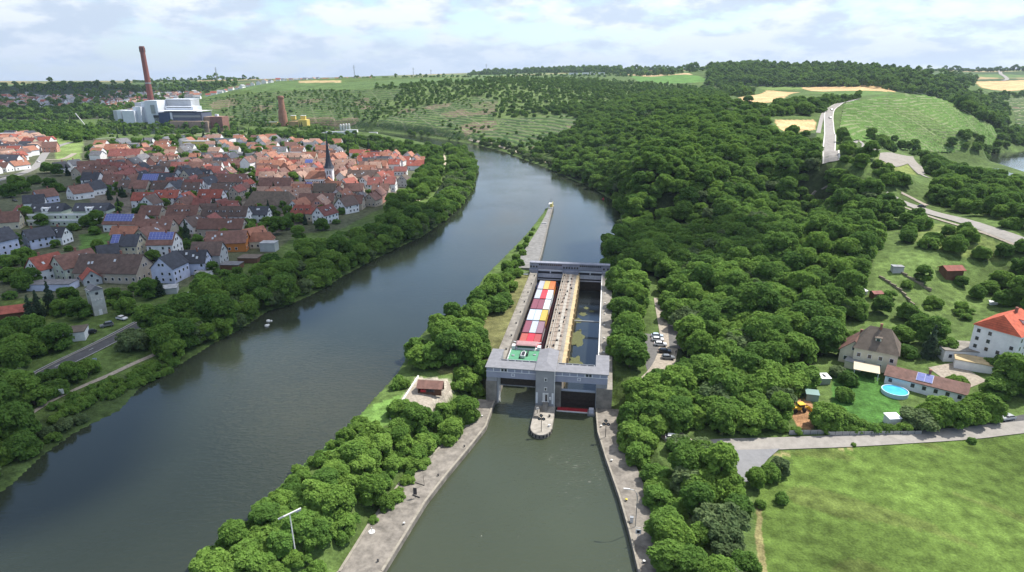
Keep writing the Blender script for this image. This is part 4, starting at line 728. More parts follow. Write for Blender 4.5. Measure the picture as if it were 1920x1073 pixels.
for sgn, x0, x1 in ((-1, -18.7, -3.12), (1, 2.62, 18.7)):
    MB().bb(x0, x1, 0, 4.6, 9.4, 11.5).build('beam', RENB, gh)
    g_ = MB().bb(x0, x1, .12, 4.5, 11.5, 12.75).build('gallery', RENB, gh)
    MB().bb(x0-.15, x1 if sgn < 0 else x1+.15, -.12, 0, 11.42, 11.58).bb(x0-.15, x1 if sgn < 0 else x1+.15, -.15, .1, 12.62, 12.8).build('cornice', FRAMEW, gh)
    n_ = 7
    for i in range(1, n_): u = x0+(x1-x0)*i/n_; MB().bb(u-.12, u+.12, -.02, .14, 11.58, 12.62).build('mullion', FRAMEW, gh)
    uw = x0+(x1-x0)*(2.5 if sgn < 0 else 4.5)/n_
    for d_ in (-.5, .5):
        f = MB().bb(uw+d_-.45, uw+d_+.45, -.03, .1, 11.62, 12.6).build('window', FRAMEW, gh); MB().bb(uw+d_-.36, uw+d_+.36, -.06, -.033, 11.68, 12.54).build('pane', GLASS, f)
    ue = (x0+x1)/2+(1 if sgn < 0 else -1)*.6
    MB().bb(ue-.55, ue+.55, -.06, 0, 10.1, 11.1).bb(ue-.35, ue+.35, -.1, -.06, 10.3, 10.95, 1).build('emblem', [FRAMEW, RENB], gh)
    MB().bb(x0-.35 if sgn < 0 else x0, x1 if sgn < 0 else x1+.35, -.45, 4.9, 12.8, 13.0).build('roof_slab', ROOFT, gh)
    xa, xb = (-18.7, -15.45) if sgn < 0 else (15.3, 18.7)
    MB().bb(xa, xb, .2, 4.4, -4, 9.4).build('pillar', GH_C, gh); MB().bb(xa+1.9 if sgn < 0 else xa+.5, xa+2.5 if sgn < 0 else xa+1.1, .08, .2, 4.1, 7.3).build('louvre_panel', FRAMEW, gh)
    ea, eb = (-19.1, -15.2) if sgn < 0 else (14.9, 19.1)
    MB().bb(ea+.3, eb-.3, 4.6, 13.2, 8.0, 12.75).build('end_block', GH_C, gh); MB().bb(ea, eb, 4.9, 13.6, 12.8, 13.0).build('roof_slab', ROOFT, gh)
    mb = MB(); i0, i1 = (x0+3.6, x1-.6) if sgn < 0 else (x0+.6, x1-4.2)
    for i in range(6): u = i0+(i1-i0)*i/5; mb.bb(u-.12, u+.12, 4.9, 6.6, 12.3, 12.7)
    mb.bb(i0, i1, 6.4, 6.6, 12.3, 12.7); mb.build('hoist_frame', METAL, gh)
MB().bb(-15.44, -15.1, 1.2, 3.2, -3, 9.3).bb(-14.9, -14.65, 1.8, 2.3, -3, 9.3).build('guide_rail', WHP, gh)
# gates
g = lockroot('lock_gate', 0, 0, 0, 'dark brown steel lift gate closing the right lock chamber under the gatehouse', 'lock gate')
mb = MB().bb(3.7, 15.25, 1.6, 2.4, -2, 5.6); mb.build('gate_panel', DKG, g); mb = MB()
for z_ in (1.2, 2.6, 4.0, 5.4): mb.bb(3.7, 15.25, 1.35, 1.58, z_-.1, z_+.1)
mb.build('gate_rib', DKG, g); MB().bb(3.7, 15.25, 1.3, 2.6, 5.62, 5.78).build('walkway', METAL, g)
g2 = lockroot('lock_gate', 0, 0, 0, 'raised dark steel lift gate hanging under the left half of the gatehouse', 'lock gate')
MB().bb(-14.55, -3.5, 1.6, 2.4, 6.4, 9.35).build('gate_panel', DKG, g2); MB().bb(-14.55, -3.5, 1.3, 2.6, 6.15, 6.38).build('walkway', METAL, g2)
r_ = lockroot('barrier_pontoon', 0, 0, 0, 'long red floating barrier in front of the dark right lock gate', 'barrier')
MB().bb(3.7, 13.6, -1.1, .3, -.1, .35).build('float', REDP, r_)
mb = MB()
for i in range(7): mb.tube([(3.9+i*1.55, -.95, .3), (3.9+i*1.55, -.95, 1.2)], .05, 6)
mb.tube([(3.9, -.95, 1.2), (13.3, -.95, 1.2)], .05, 6).tube([(3.9, -.95, .75), (13.3, -.95, .75)], .04, 6); mb.build('railing', REDP, r_)
MB().bb(3.5, 15.2, -1.6, -1.2, -.1, .22).build('boom', WHP, r_)
bo = lockroot('work_boat', 14.2, -1.5, 0, 'small grey work boat moored beside the red barrier', 'boat')
MB().prism([(-1, -1.6), (1, -1.6), (1, 1), (0, 2), (-1, 1)], -.2, .7, top=[(-1.15, -1.7), (1.15, -1.7), (1.15, 1.1), (0, 2.3), (-1.15, 1.1)]).build('hull', METAL, bo); MB().bb(-.7, .7, -1, .4, .7, 1.9).build('cabin', mat('pale_boat_paint', (.5, .5, .55), .5, 1, .1), bo); MB().bb(-.72, .72, -.9, .3, 1.2, 1.6).build('window', GLASS, bo)
# middle pier with signals
pr = lockroot('lock_pier', 0, 0, 0, 'rounded concrete pier nose in front of the gatehouse tower', 'pier')
nose = [(-3.2, -.9), (-3.2, -13.5)]+[(-3.2*math.cos(t*math.pi/12), -13.5-4.6*math.sin(t*math.pi/12)) for t in range(1, 12)]+[(3.2, -13.5), (3.2, -.9)]
MB().prism(nose, -4, 1.1).build('body', LC, pr); MB().prism([(x*.97, y*.995-.05) for x, y in nose], 1.1, 1.35).build('top_slab', mat('pier_slab', (.30, .275, .235), .9, .6, .25, (2.5, .3, .05)), pr)
mb = MB()
for i in range(9): t = (i+.5)*math.pi/9; MB().box((0, 0, 0), (.35, .35, .8)).build('fender', DARKM, pr, (-3.22*math.cos(t), -13.5-4.65*math.sin(t), .75))
[MB().bb(-.7, .9, -1.3-.42*i-.42, -1.3-.42*i, 1.35, 3.0-.18*i).build('step', LC, pr) for i in range(9)]; MB().bb(-2.7, -1.3, -9, -3, 1.35, 2.2).build('plinth', LC, pr)
for x_, y_ in ((-2.4, -4), (2.3, -13), (1.9, -7.5)): MB().tube([(0, 0, 0), (0, 0, .5)], .25, 8).lathe([(.36, 0), (.38, .12), (.2, .2)], (0, 0, .45), 10).build('bollard', DARKM if x_ < 2 else WHP, pr, (x_, y_, 1.35))
def signal(u, v, z, label, h=4.5):
    s = lockroot('signal_light', u, v, z, label, 'signal light', 'black round signal lights at the lock entrance'); MB().tube([(0, 0, 0), (0, 0, h)], .09, 8).build('post', DARKM, s)
    MB().bb(-.9, .9, -.06, .06, h-.5, h-.3).bb(-.1, .1, -.06, .06, h-.4, h+.9).build('bracket', DARKM, s)
    for x_, z_ in ((-.62, h-.25), (.62, h-.25), (-.1, h+.8)):
        l_ = MB().lathe([(.5, 0), (.5, .08)], (0, 0, 0), 16); o = l_.build('signal_disc', DARKM, s, (x_, -.1, z_)); o.rotation_euler = (R(90), 0, 0); q2 = MB().lathe([(.22, 0), (.2, .12)], (0, 0, .08), 12); p_ = q2.build('lens', mat('dull_lens', (.25, .27, .27), .3), o)
signal(.3, -16.2, 1.35, 'black three disc signal light at the tip of the middle pier'); signal(18.6, -16.3, 1.3, 'black three disc signal light on the right quay under the trees')
s2 = lockroot('warning_post', -1.8, -7.5, 2.2, 'small black post with ring beside the tower door on the middle pier', 'post'); MB().tube([(0, 0, 0), (0, 0, 1.6)], .08, 6).build('post', DARKM, s2)
o = MB().lathe([(.4, 0), (.4, .1), (.2, .1), (.2, 0)], (0, 0, 0), 14).build('ring', WHP, s2, (0, 0, 1.7)); o.rotation_euler = (R(90), 0, 0)
# upper gate structure
ug = lockroot('upper_gate_bridge', 0, 0, 0, 'blue grey upper gate bridge with rows of round openings closing off the upstream pool', 'gate bridge')
UB = mat('bluegrey_concrete', (.25, .26, .31), .85, .4, .15, (3, .2, .04)); WHG = mat('white_gate_paint', (.50, .51, .55), .5, 1, .12)
MB().bb(-19.5, 19.3, 117.6, 120.6, 12.4, 12.8).build('deck', UB, ug)
for x0, x1 in ((-19.5, -15.4), (-3.4, 4.4), (15.5, 19.3)):
    MB().bb(x0, x1, 116.2, 122, -4, 9.4).build('pillar', UB, ug); MB().bb(x0+.01, x1-.01, 117.9, 120.4, 9.4, 12.39).build('pillar_head', UB, ug); k = int((x1-x0)/1.3)
    for i in range(k): u = x0+(i+.5)*(x1-x0)/k; MB().bb(u-.38, u+.38, 117.8, 117.89, 10.2, 11.1).build('opening', GLASS, ug)
for x0, x1 in ((-15.4, -3.4), (4.4, 15.5)):
    MB().bb(x0, x1, 118, 118.6, 9.5, 12.39).build('parapet', UB, ug)
    for i in range(11):
        u = x0+.8+(x1-x0-1.6)*i/10; a = [(u+.4*math.cos(t*math.pi/6), 117.96, 11.7+.4*math.sin(t*math.pi/6)) for t in range(12)]; MB().add(a, [tuple(range(12))]).build('round_opening', GLASS, ug)
    MB().bb(x0, x1, 119.2, 120, -4, 8.9).build('gate_leaf', mat('dark_bay', (.05, .05, .06), .8, 1, .2), ug); MB().bb(x0, x1, 118.6, 119.15, 8.3, 8.9).build('gate_beam', mat('white_beam', (.75, .75, .78), .5, 1, .06), ug); MB().bb((x0+x1)/2-.25, (x0+x1)/2+.25, 118.7, 119.18, 7.3, 8.29).build('gate_stem', mat('white_beam', (0, 0, 0)), ug)
    MB().bb(x0, x1, 118.2, 119.1, 5.2, 7.0).build('gate_panel', WHG, ug); MB().bb(x0, x1, 117.4, 118.15, 4.2, 4.5).build('sill_beam', WHG, ug); MB().bb(x0, x1, 117.0, 118.1, -4, 4.19).build('dark_panel', DKG, ug)
mb = MB()
for i in range(17): mb.tube([(-19+i*2.4, 117.8, 12.8), (-19+i*2.4, 117.8, 13.8)], .04, 5)
mb.tube([(-19, 117.8, 13.8), (19, 117.8, 13.8)], .04, 5); mb.build('railing', METAL, ug)
wk = lockroot('service_walkway', -21.5, 112, 8, 'thin railed service walkway left of the upper gate bridge', 'walkway'); MB().bb(-4.5, 2, -.6, .6, .3, .42).build('deck', METAL, wk)
mb = MB()
for i in range(6):
    for s_ in (-.6, .6): mb.tube([(-4.4+i*1.25, s_, .4), (-4.4+i*1.25, s_, 1.5)], .04, 5)
for s_ in (-.6, .6): mb.tube([(-4.4, s_, 1.5), (1.9, s_, 1.5)], .04, 5)
mb.build('railing', WHP, wk)
# upstream separating pier (grey mole) and marker
ml = lockroot('mole', 0, 0, 0, 'long curving grey mole between the left river and the upstream pool', 'mole'); L1 = [(-16.6, 124), (-16.9, 150), (-18.5, 190), (-20.6, 240), (-22.3, 289)]; L2 = [(-25.3, 289), (-24.8, 250), (-25.5, 205), (-27.2, 160), (-28.5, 124)]
MB().prism(L1+L2, 1, 7.9).build('body', mat('mole_concrete', (.19, .185, .175), .9, .4, .25, (2, .3, .06)), ml); MB().prism([(-16.6, 124), (-16.9, 150), (-18.5, 190), (-20.6, 240), (-22.3, 289), (-22.8, 289), (-21.1, 240), (-19, 190), (-17.4, 150), (-17.1, 124)], 7.93, 8.25).build('coping', LC, ml)
for v_ in (225, 275, 283): MB().bb(-24.8, -21.6, v_, v_+.5, 7.93, 8.6).build('step', WHP, ml)
mk = lockroot('marker_hut', -23.7, 281, 7.9, 'white and yellow marker hut with a mast at the tip of the mole', 'marker'); MB().bb(-1.5, 1.2, -3, 3, 0, 2.7).build('hut', WHP, mk); MB().bb(-.2, .9, -3.1, -3.01, .4, 3.2).bb(1.22, 1.35, -2.6, 2.6, .4, 3.6).build('panel', YEL, mk); MB().tube([(0, 0, 2.7), (0, 0, 5.6)], .08, 6).build('mast', DARKM, mk); MB().lathe([(.1, 0), (.4, .35), (.1, .7)], (0, 0, 5.5), 8).build('topmark', DARKM, mk)
lv = lockroot('landing_stage', 19, 158, 7, 'concrete landing stage with white railings at the right edge of the upstream pool', 'landing stage'); MB().bb(-2.2, 2.6, -17, 17, -6, 1).build('deck', LC, lv); mb = MB()
for i in range(5):
    for k in range(2): mb.tube([(.6+k*2, -4+i*2.5, 1), (.6+k*2, -4+i*2.5, 2.2)], .06, 5)
for i in range(5): mb.tube([(.6, -4+i*2.5, 2.2), (2.6, -4+i*2.5, 2.2)], .06, 5)
for u_2 in (.6, 2.6): mb.tube([(u_2, -4, 2.2), (u_2, 6, 2.2)], .06, 5)
mb.build('railing', WHP, lv); MB().tube([(-1.2, 14, 1), (-1.2, 14, 5)], .15, 6).build('post', LC, lv)
kb = lockroot('buoy', 10, 232, 6, 'small red buoy near the wooded right shore of the upstream pool', 'buoy'); 
kb.location = (*at(1131, 374, 6)[:2], 6); MB().lathe([(.9, -.3), (1.1, .3), (.3, .5), (.25, 1.6)], (0, 0, 0), 12).build('float', REDP, kb)
# quays of the lower pool
lqi = [(-15.9, .1), (-16, -3.1), (-15.9, -15.7), (-18.4, -27.3), (-21.6, -40.6), (-23.8, -51.3), (-26.4, -74.7), (-40, -98), (-58, -140)]; lqo = [(-68, -134), (-50, -96), (-35.4, -76), (-34.6, -61.5), (-32.4, -45.2), (-27.8, -32.6), (-23.9, -16.9), (-21.4, -4.4), (-21.4, .1)]
qw = lockroot('quay', 0, 0, 0, 'broad weathered concrete quay along the left side of the lower pool', 'quay'); QM = mat('weathered_quay_slab', (.195, .175, .15), .95, .45, .38, (2.2, .4, .06), det=10)
MB().prism(lqi+lqo, -4.5, 1.3).build('slab', QM, qw)
rqi = [(15.6, .1), (15.6, -3.3), (16.3, -13.9), (18.7, -26.9), (22, -42.4), (24.2, -55.4), (25.7, -66.9), (33, -140)]; rqo = [(42, -140), (32.5, -66), (29, -41), (25.2, -20.8), (22.5, .1)]
qr = lockroot('quay', 0, 0, 0, 'narrow concrete quay along the right side of the lower pool, shaded by trees', 'quay'); MB().prism(rqi+rqo, -4.5, 1.3).build('slab', QM, qr)
def edge(P_, par, z, wd, side):
    mb = MB()
    for a, b in zip(P_[:-1], P_[1:]):
        L_ = math.hypot(b[0]-a[0], b[1]-a[1]); nx, ny = -(b[1]-a[1])/L_*wd/2*side, (b[0]-a[0])/L_*wd/2*side; mb.box(((a[0]+b[0])/2+nx, (a[1]+b[1])/2+ny, z+.12), (L_, wd, .22), rz=math.atan2(b[1]-a[1], b[0]-a[0]))
    mb.build('coping', mat('coping_stone', (.27, .245, .2), .9, .8, .2), par)
edge(lqi, qw, 1.31, .55, -1); edge(rqi, qr, 1.31, .45, 1)
edge([(-21.6, -4), (-24, -17), (-27.9, -32.6), (-32.6, -45.2), (-34.8, -61.5), (-35.6, -76), (-50, -96), (-68, -134)], qw, 1.31, .6, 1)
for i, (u, v) in enumerate([(-18.2, -10.5), (-19.9, -27), (-23.6, -41), (-26.6, -60), (-28.4, -72)]):
    b_ = lockroot('bollard', u, v, 1.3, ['nearest the gatehouse', 'second from the gatehouse', 'in the middle', 'beside the signboard', 'nearest the camera'][i]+' of the small dark mooring bollards on the left quay', 'bollard', 'bollards on the left quay'); MB().tube([(0, 0, 0), (0, 0, .4)], .16, 8).build('post', DARKM, b_); MB().lathe([(.26, 0), (.28, .1), (.1, .2)], (0, 0, .38), 10).build('cap', WHP if i in (0, 3) else DARKM, b_)
for i, (u, v) in enumerate([(17.3, -11), (20.3, -28), (23.8, -44), (27, -64)]):
    b_ = lockroot('bollard', u, v, 1.3, ['nearest the gatehouse', 'second from the gatehouse', 'third from the gatehouse', 'nearest the camera'][i]+' of the mooring bollards on the right quay', 'bollard', 'bollards on the right quay'); MB().tube([(0, 0, 0), (0, 0, .45)], .18, 8).build('post', DARKM, b_); MB().lathe([(.3, 0), (.32, .1), (.1, .2)], (0, 0, .42), 10).build('cap', YEL if i == 2 else WHP, b_)
sg = lockroot('signboard', -26.8, -50.5, 1.3, 'dark upright information board standing on the left quay', 'signboard'); MB().tube([(0, 0, 0), (0, 0, 1.1)], .05, 6).build('post', DARKM, sg); MB().bb(-.45, .45, -.04, .04, 1.0, 2.9).build('board', mat('dark_board', (.06, .055, .06), .6, 2, .2), sg); MB().box((0, .6, .1), (.3, 2.2, .14), rz=1.2).build('foot', DARKM, sg)
sg = lockroot('mooring_post', -26, -45.5, 1.3, 'thin leaning steel rod standing upstream of the dark board on the left quay', 'post'); MB().tube([(0, 0, 0), (-.2, 0, 3)], .05, 6).box((-1.3, .4, .1), (2.6, .12, .12), rz=-.3).build('post', DARKM, sg)
hy = lockroot('life_ring_stand', -33, -63.5, 1.3, 'white disc on a short stand at the hedge side of the left quay', 'stand'); MB().lathe([(.75, 0), (.75, .12)], (0, 0, 0), 14).build('base_plate', WHP, hy); MB().tube([(0, 0, .1), (0, 0, 1.2)], .1, 6).build('post', WHP, hy)
# right quay furniture
lp = lockroot('street_lamp', 25.6, -53, 1.3, 'tall pale curved arm lamp post on the right quay', 'street lamp'); MB().tube([(0, 0, 0), (0, 0, 7.6), (-.2, 0, 8.9), (-.9, 0, 9.7), (-1.9, 0, 9.9)], .09, 8).build('pole', METAL, lp); MB().box((-2.5, 0, 9.92), (1.4, .3, .16)).build('lamp_head', WHP, lp)
s3 = lockroot('sign', 26, -57, 1.3, 'small white framed square sign on the right quay below the lamp post', 'sign'); MB().tube([(0, 0, 0), (0, 0, 2.2)], .06, 6).tube([(-.7, 0, 3.1), (.7, 0, 3.1)], .05, 6).build('post', WHP, s3); MB().bb(-.6, .6, -.05, .05, 1.4, 2.6).build('board', WHP, s3); MB().bb(-.3, .3, -.08, -.055, 1.7, 2.3).build('symbol', DARKM, s3)
s4 = lockroot('control_box', 24.8, -51.5, 1.3, 'small white control box beside the curved lamp post', 'box'); MB().bb(-.35, .35, -.3, .3, 0, 1.3).build('box', WHP, s4); MB().bb(-.4, .4, -.35, .35, 1.3, 1.38).build('lid', METAL, s4)
# island lamp
x_, y_, z_ = hit(556, 1052); il = empty('street_lamp', (x_, y_, z_), R(35), 'tall pale double arm lamp mast rising from the green island', 'street lamp'); MB().tube([(0, 0, 0), (-.1, 0, 11.5)], .16, 8, r2=.11).build('pole', WHP, il); MB().box((-.1, 0, 11.5), (4.6, .28, .2), ry=-.12).build('cross_arm', WHP, il)
for a in (-1.8, 1.6): MB().box((a, 0, 11.35-.0), (1.0, .34, .12), ry=-.12).build('lamp_head', METAL, il)
# island pavilion
pv = lockroot('pavilion', -34.5, -7.5, 0, 'open timber pavilion with brown tiled roof beside the gatehouse on the island', 'pavilion'); pv.location.z = H(*W(-34.5, -7.5))-.1; pv.rotation_euler.z = -YA+.05
MB().add([(-4, -2.6, 2.4), (4, -2.6, 2.4), (4, 0, 4.0), (-4, 0, 4.0), (4, 2.6, 2.6), (-4, 2.6, 2.6), (-4, -2.6, 2.3), (4, -2.6, 2.3), (4, 2.6, 2.5), (-4, 2.6, 2.5), (4, 0, 3.9), (-4, 0, 3.9)], [(0, 1, 2, 3), (3, 2, 4, 5), (6, 11, 10, 7), (11, 9, 8, 10), (0, 6, 7, 1), (5, 4, 8, 9), (0, 3, 11, 6), (3, 5, 9, 11), (1, 7, 10, 2), (2, 10, 8, 4)]).build('roof', roofm('brown'), pv)
WOOD = mat('stained_timber', (.13, .06, .035), .8, 3, .3); MB().bb(-3.6, 3.6, 1.9, 2.1, 0, 2.5).bb(-3.6, -3.4, -2.1, 1.9, 0, 2.4).bb(-3.6, 3.6, -2.1, -1.9, 0, .95).bb(1.6, 3.6, -2.1, -1.9, .95, 2.3).build('wall', WOOD, pv)
for a in (-3.5, -1, 1.4, 3.5): MB().bb(a-.09, a+.09, -2.25, -2.12, 0, 2.3).build('post', WOOD, pv)
MB().bb(-2.8, -1.2, -2.2, -2.12, 1.0, 1.8).build('notice', REDP, pv)
fw = lockroot('low_wall', 0, 0, 0, 'low white wall edging the gravel yard of the island pavilion', 'wall'); zz = H(*W(-41, -10)); MB().bb(-41.3, -40.9, -26, 1, zz-1, zz+.55).build('wall', WHP, fw)
# ------------------------------------------------------------------ ship
sh = lockroot('container_ship', -9.5, 14.5, 0, 'inland container ship with green stern deck lying in the left lock chamber', 'ship')
HULL = mat('navy_hull', (.03, .045, .11), .5, .8, .2, (3, .1, .02)); MAR = mat('maroon_coaming', (.13, .035, .04), .6, 1, .25); GRN = mat('green_deck', (.08, .25, .14), .7, .8, .15); WHS = mat('ship_white', (.68, .68, .68), .5, 1, .06)
hp_ = [(-5.3, 0), (5.3, 0), (5.7, 6), (5.7, 92), (4.8, 97), (2.6, 100.6), (0, 101.6), (-2.6, 100.6), (-4.8, 97), (-5.7, 92), (-5.7, 6)]
MB().prism(hp_, -2.0, 2.1, top=hp_).build('hull', HULL, sh)
MB().prism([(x*.985, y*.99+.4) for x, y in hp_], 2.1, 2.2).build('deck', mat('brown_deck', (.16, .07, .06), .7, .8, .2), sh)
MB().bb(-4.9, -4.6, 15, 94.5, 2.2, 3.9).bb(4.6, 4.9, 15, 94.5, 2.2, 3.9).bb(-4.9, 4.9, 94.5, 94.8, 2.2, 3.9).build('coaming', MAR, sh)
st = MB().bb(-5.0, 5.0, 1.2, 14, 2.2, 7.5).build('stern_house', WHS, sh); MB().bb(-5.2, 5.2, .4, 11.2, 7.5, 7.65).build('green_deck', GRN, sh)
mb = MB()
for s_ in (-5.2, 5.2):
    for i in range(6): mb.tube([(s_, .8+i*1.8, 7.65), (s_, .8+i*1.8, 8.6)], .045, 5)
    mb.tube([(s_, .8, 8.6), (s_, 9.8, 8.6)], .045, 5).bb(s_-.08, s_+.08, .6, 11, 7.66, 8.0)
mb.tube([(-5.2, .8, 8.6), (5.2, .8, 8.6)], .045, 5); mb.build('railing', WHS, sh)
wh = MB().bb(-3.1, 3.1, 11.6, 14.6, 7.5, 9.3).build('wheelhouse', WHS, sh); MB().add([(-3.6, 11.2, 9.3), (3.6, 11.2, 9.3), (4.0, 15.2, 9.3), (-4.0, 15.2, 9.3), (-3.2, 11.7, 9.6), (3.2, 11.7, 9.6), (3.4, 14.7, 9.6), (-3.4, 14.7, 9.6)], [(3, 2, 1, 0), (4, 5, 6, 7), (0, 1, 5, 4), (1, 2, 6, 5), (2, 3, 7, 6), (3, 0, 4, 7)]).build('wheelhouse_roof', mat('pinkish_roof', (.34, .20, .20), .7, 1, .15), sh)
MB().bb(-3.14, 3.14, 11.56, 14.64, 8.3, 9.1).build('window_band', GLASS, sh)
for s_ in (-1, 1): MB().bb(s_*4.5-.6, s_*4.5+.6, 11.3, 13.4, 7.5, 8.9).build('locker', WHS, sh); MB().box((s_*4.3, 14.8, 9.0), (1.4, .35, .2), rz=s_*.5).build('wing', WHS, sh)
db = MB().prism([(-.75, 0), (.75, 0), (.75, 3.1), (0, 4.2), (-.75, 3.1)], 0, .8).build('dinghy', WHS, sh, (-.3, 4.2, 7.9)); MB().prism([(-.55, .2), (.55, .2), (.55, 3.0), (0, 3.8), (-.55, 3.0)], .802, .84).build('dinghy_cover', DARKM, db)
MB().bb(-1.4, -1.1, 3.8, 8.6, 7.65, 8.3).bb(.8, 1.2, 6, 9.2, 7.65, 8.6).build('davit', DARKM, sh)
for x_, y_ in ((3.6, 2.0), (-3.8, 6), (3.4, 7.4)): MB().lathe([(.55, 0), (.55, .25), (.3, .3)], (x_, y_, 7.65), 12).build('ventilator', METAL, sh)
for a in (-4.6, 4.6): MB().bb(a-.5, a+.5, .05, .5, 2.2, 4.4).build('stern_post', DARKM, sh)
MB().lathe([(.35, 0), (.35, .5)], (1.2, 98.4, 2.2), 10).bb(-1.8, -.6, 97.3, 98.6, 2.2, 3).build('windlass', WHS, sh)
mb = MB(); pb = [(5.7, 92), (4.8, 97), (2.6, 100.6), (0, 101.6), (-2.6, 100.6), (-4.8, 97), (-5.7, 92)]
for a, b in zip(pb[:-1], pb[1:]): L_ = math.hypot(b[0]-a[0], b[1]-a[1]); mb.box(((a[0]+b[0])/2, (a[1]+b[1])/2, 3.3), (L_+.1, .15, 2.5), rz=math.atan2(b[1]-a[1], b[0]-a[0]))
mb.build('bulwark', HULL, sh)
CCOL = {'grey': (.36, .37, .41), 'yellow': (.50, .37, .12), 'orange': (.55, .16, .05), 'light grey': (.38, .41, .46), 'red': (.50, .045, .06), 'white': (.52, .55, .57), 'maroon': (.20, .06, .085), 'pale blue': (.42, .48, .56), 'ochre': (.46, .34, .07), 'mauve': (.22, .13, .16), 'bright red': (.62, .03, .05), 'brick red': (.33, .06, .06), 'rust': (.36, .08, .06)}
def cmat(c): return mat('container_'+c.replace(' ', '_'), CCOL[c], .55, 1.2, .13, (2, .1, .02))
rows_ = [('rust', 'bright red', 'brick red'), ('maroon', 'light grey', 'mauve'), ('pale blue', 'pale blue', 'ochre'), ('maroon', 'maroon', 'white'), ('light grey', 'red', 'white'), ('grey', 'yellow', 'orange')]
CBX = {}
def container(c):
    if c in CBX: return CBX[c]
    Lc, Wc, Hc = 12.1, 2.44, 2.6; mb = MB(); k = 40; vs = []; fs = []
    for i in range(k+1):
        y = .15+(Lc-.3)*i/k; o_ = .035 if i % 2 else 0
        vs += [(-Wc/2+.03+o_, y, .1), (-Wc/2+.03+o_, y, Hc-.06-o_*.6), (Wc/2-.03-o_, y, Hc-.06-o_*.6), (Wc/2-.03-o_, y, .1)]
    for i in range(k):
        for j in range(4): a = i*4+j; b2 = i*4+(j+1) % 4; fs.append((a, b2, b2+4, a+4))
    fs += [(0, 3, 2, 1), (4*k, 4*k+1, 4*k+2, 4*k+3)]; mb.add(vs, fs); me1 = mb; fr = MB()
    for x in (-1, 1):
        for y in (0.08, Lc-.08): fr.bb(x*(Wc/2-.08)-.08, x*(Wc/2-.08)+.08, y-.08, y+.08, 0, Hc)
        for z in (.06, Hc-.05): fr.bb(x*(Wc/2-.05)-.05, x*(Wc/2-.05)+.05, .16, Lc-.16, z-.06, z+.05)
    for y in (0.06, Lc-.06):
        for z in (.06, Hc-.05): fr.bb(-Wc/2+.16, Wc/2-.16, y-.05, y+.05, z-.06, z+.05)
    dr = MB().bb(-Wc/2+.17, -.02, .09, .13, .14, Hc-.14).bb(.02, Wc/2-.17, .09, .13, .14, Hc-.14)
    for x in (-.75, -.3, .3, .75): dr.tube([(x, .05, .2), (x, .05, Hc-.2)], .03, 5)
    CBX[c] = (me1, fr, dr, {}); return CBX[c]
ordr = ['nearest the stern', 'second from the stern', 'third from the stern', 'fourth from the stern', 'fifth from the stern', 'nearest the bow']; colw = ['left', 'middle', 'right']; CPR = {}
for lay, z_ in ((0, -1.15), (1, 1.5), (2, 4.15)):
    for i, rw_ in enumerate(rows_):
        if lay == 0: continue
        for j in range(3):
            c = rw_[j] if lay == 2 else random.Random(i*7+j).choice(['maroon', 'grey', 'rust', 'white', 'pale blue', 'ochre'])
            x, y = W(-9.5+(j-1)*2.56, 31.0+i*13.0)
            lab = ('%s shipping container in the top layer, %s row, %s' % (c, colw[j], ordr[i])) if lay == 2 else ('%s container under the %s row, %s' % (c, colw[j], ordr[i]))
            r0 = empty('shipping_container', (x, y, z_), -YA, lab, 'container', 'containers stacked on the ship')
            if c not in CPR: a, f_, d_, _ = container(c); CPR[c] = [a.build('body', cmat(c), r0), f_.build('frame', cmat(c), r0), d_.build('door', cmat(c), r0)]
            else:
                for s in CPR[c]: q2 = s.copy(); COL.objects.link(q2); q2.parent = r0
# ------------------------------------------------------------------ houses
WINM = MB().bb(-.62, .62, -.06, .0, -.75, .75).bb(-.5, .5, -.075, -.062, -.63, .63, 1).build('window', [FRAMEW, GLASS]); WIN_ME = WINM.data; bpy.data.objects.remove(WINM)
SKYM = MB().bb(-.5, .5, -.7, .7, 0, .1).bb(-.38, .38, -.58, .58, .1, .115, 1).build('skylight', [METAL, mat('bright_glass', (.45, .5, .55), .1)]); SKY_ME = SKYM.data; bpy.data.objects.remove(SKYM)
CHM = MB().bb(-.35, .35, -.35, .35, -1.2, 1.3).bb(-.42, .42, -.42, .42, 1.3, 1.42).build('chimney', mat('brick', (.25, .11, .08), .9, 3, .3)); CH_ME = CHM.data; bpy.data.objects.remove(CHM)
SOL = mat('solar_cells', (.07, .10, .32), .35, 1.0, .15, spec=.5); SOLF = mat('solar_frame', (.45, .48, .6), .4, 2, .1)
def link(me, name, parent, loc, rot=(0, 0, 0)): o = bpy.data.objects.new(name, me); COL.objects.link(o); o.parent = parent; o.location = loc; o.rotation_euler = rot; return o
HOUSES = []
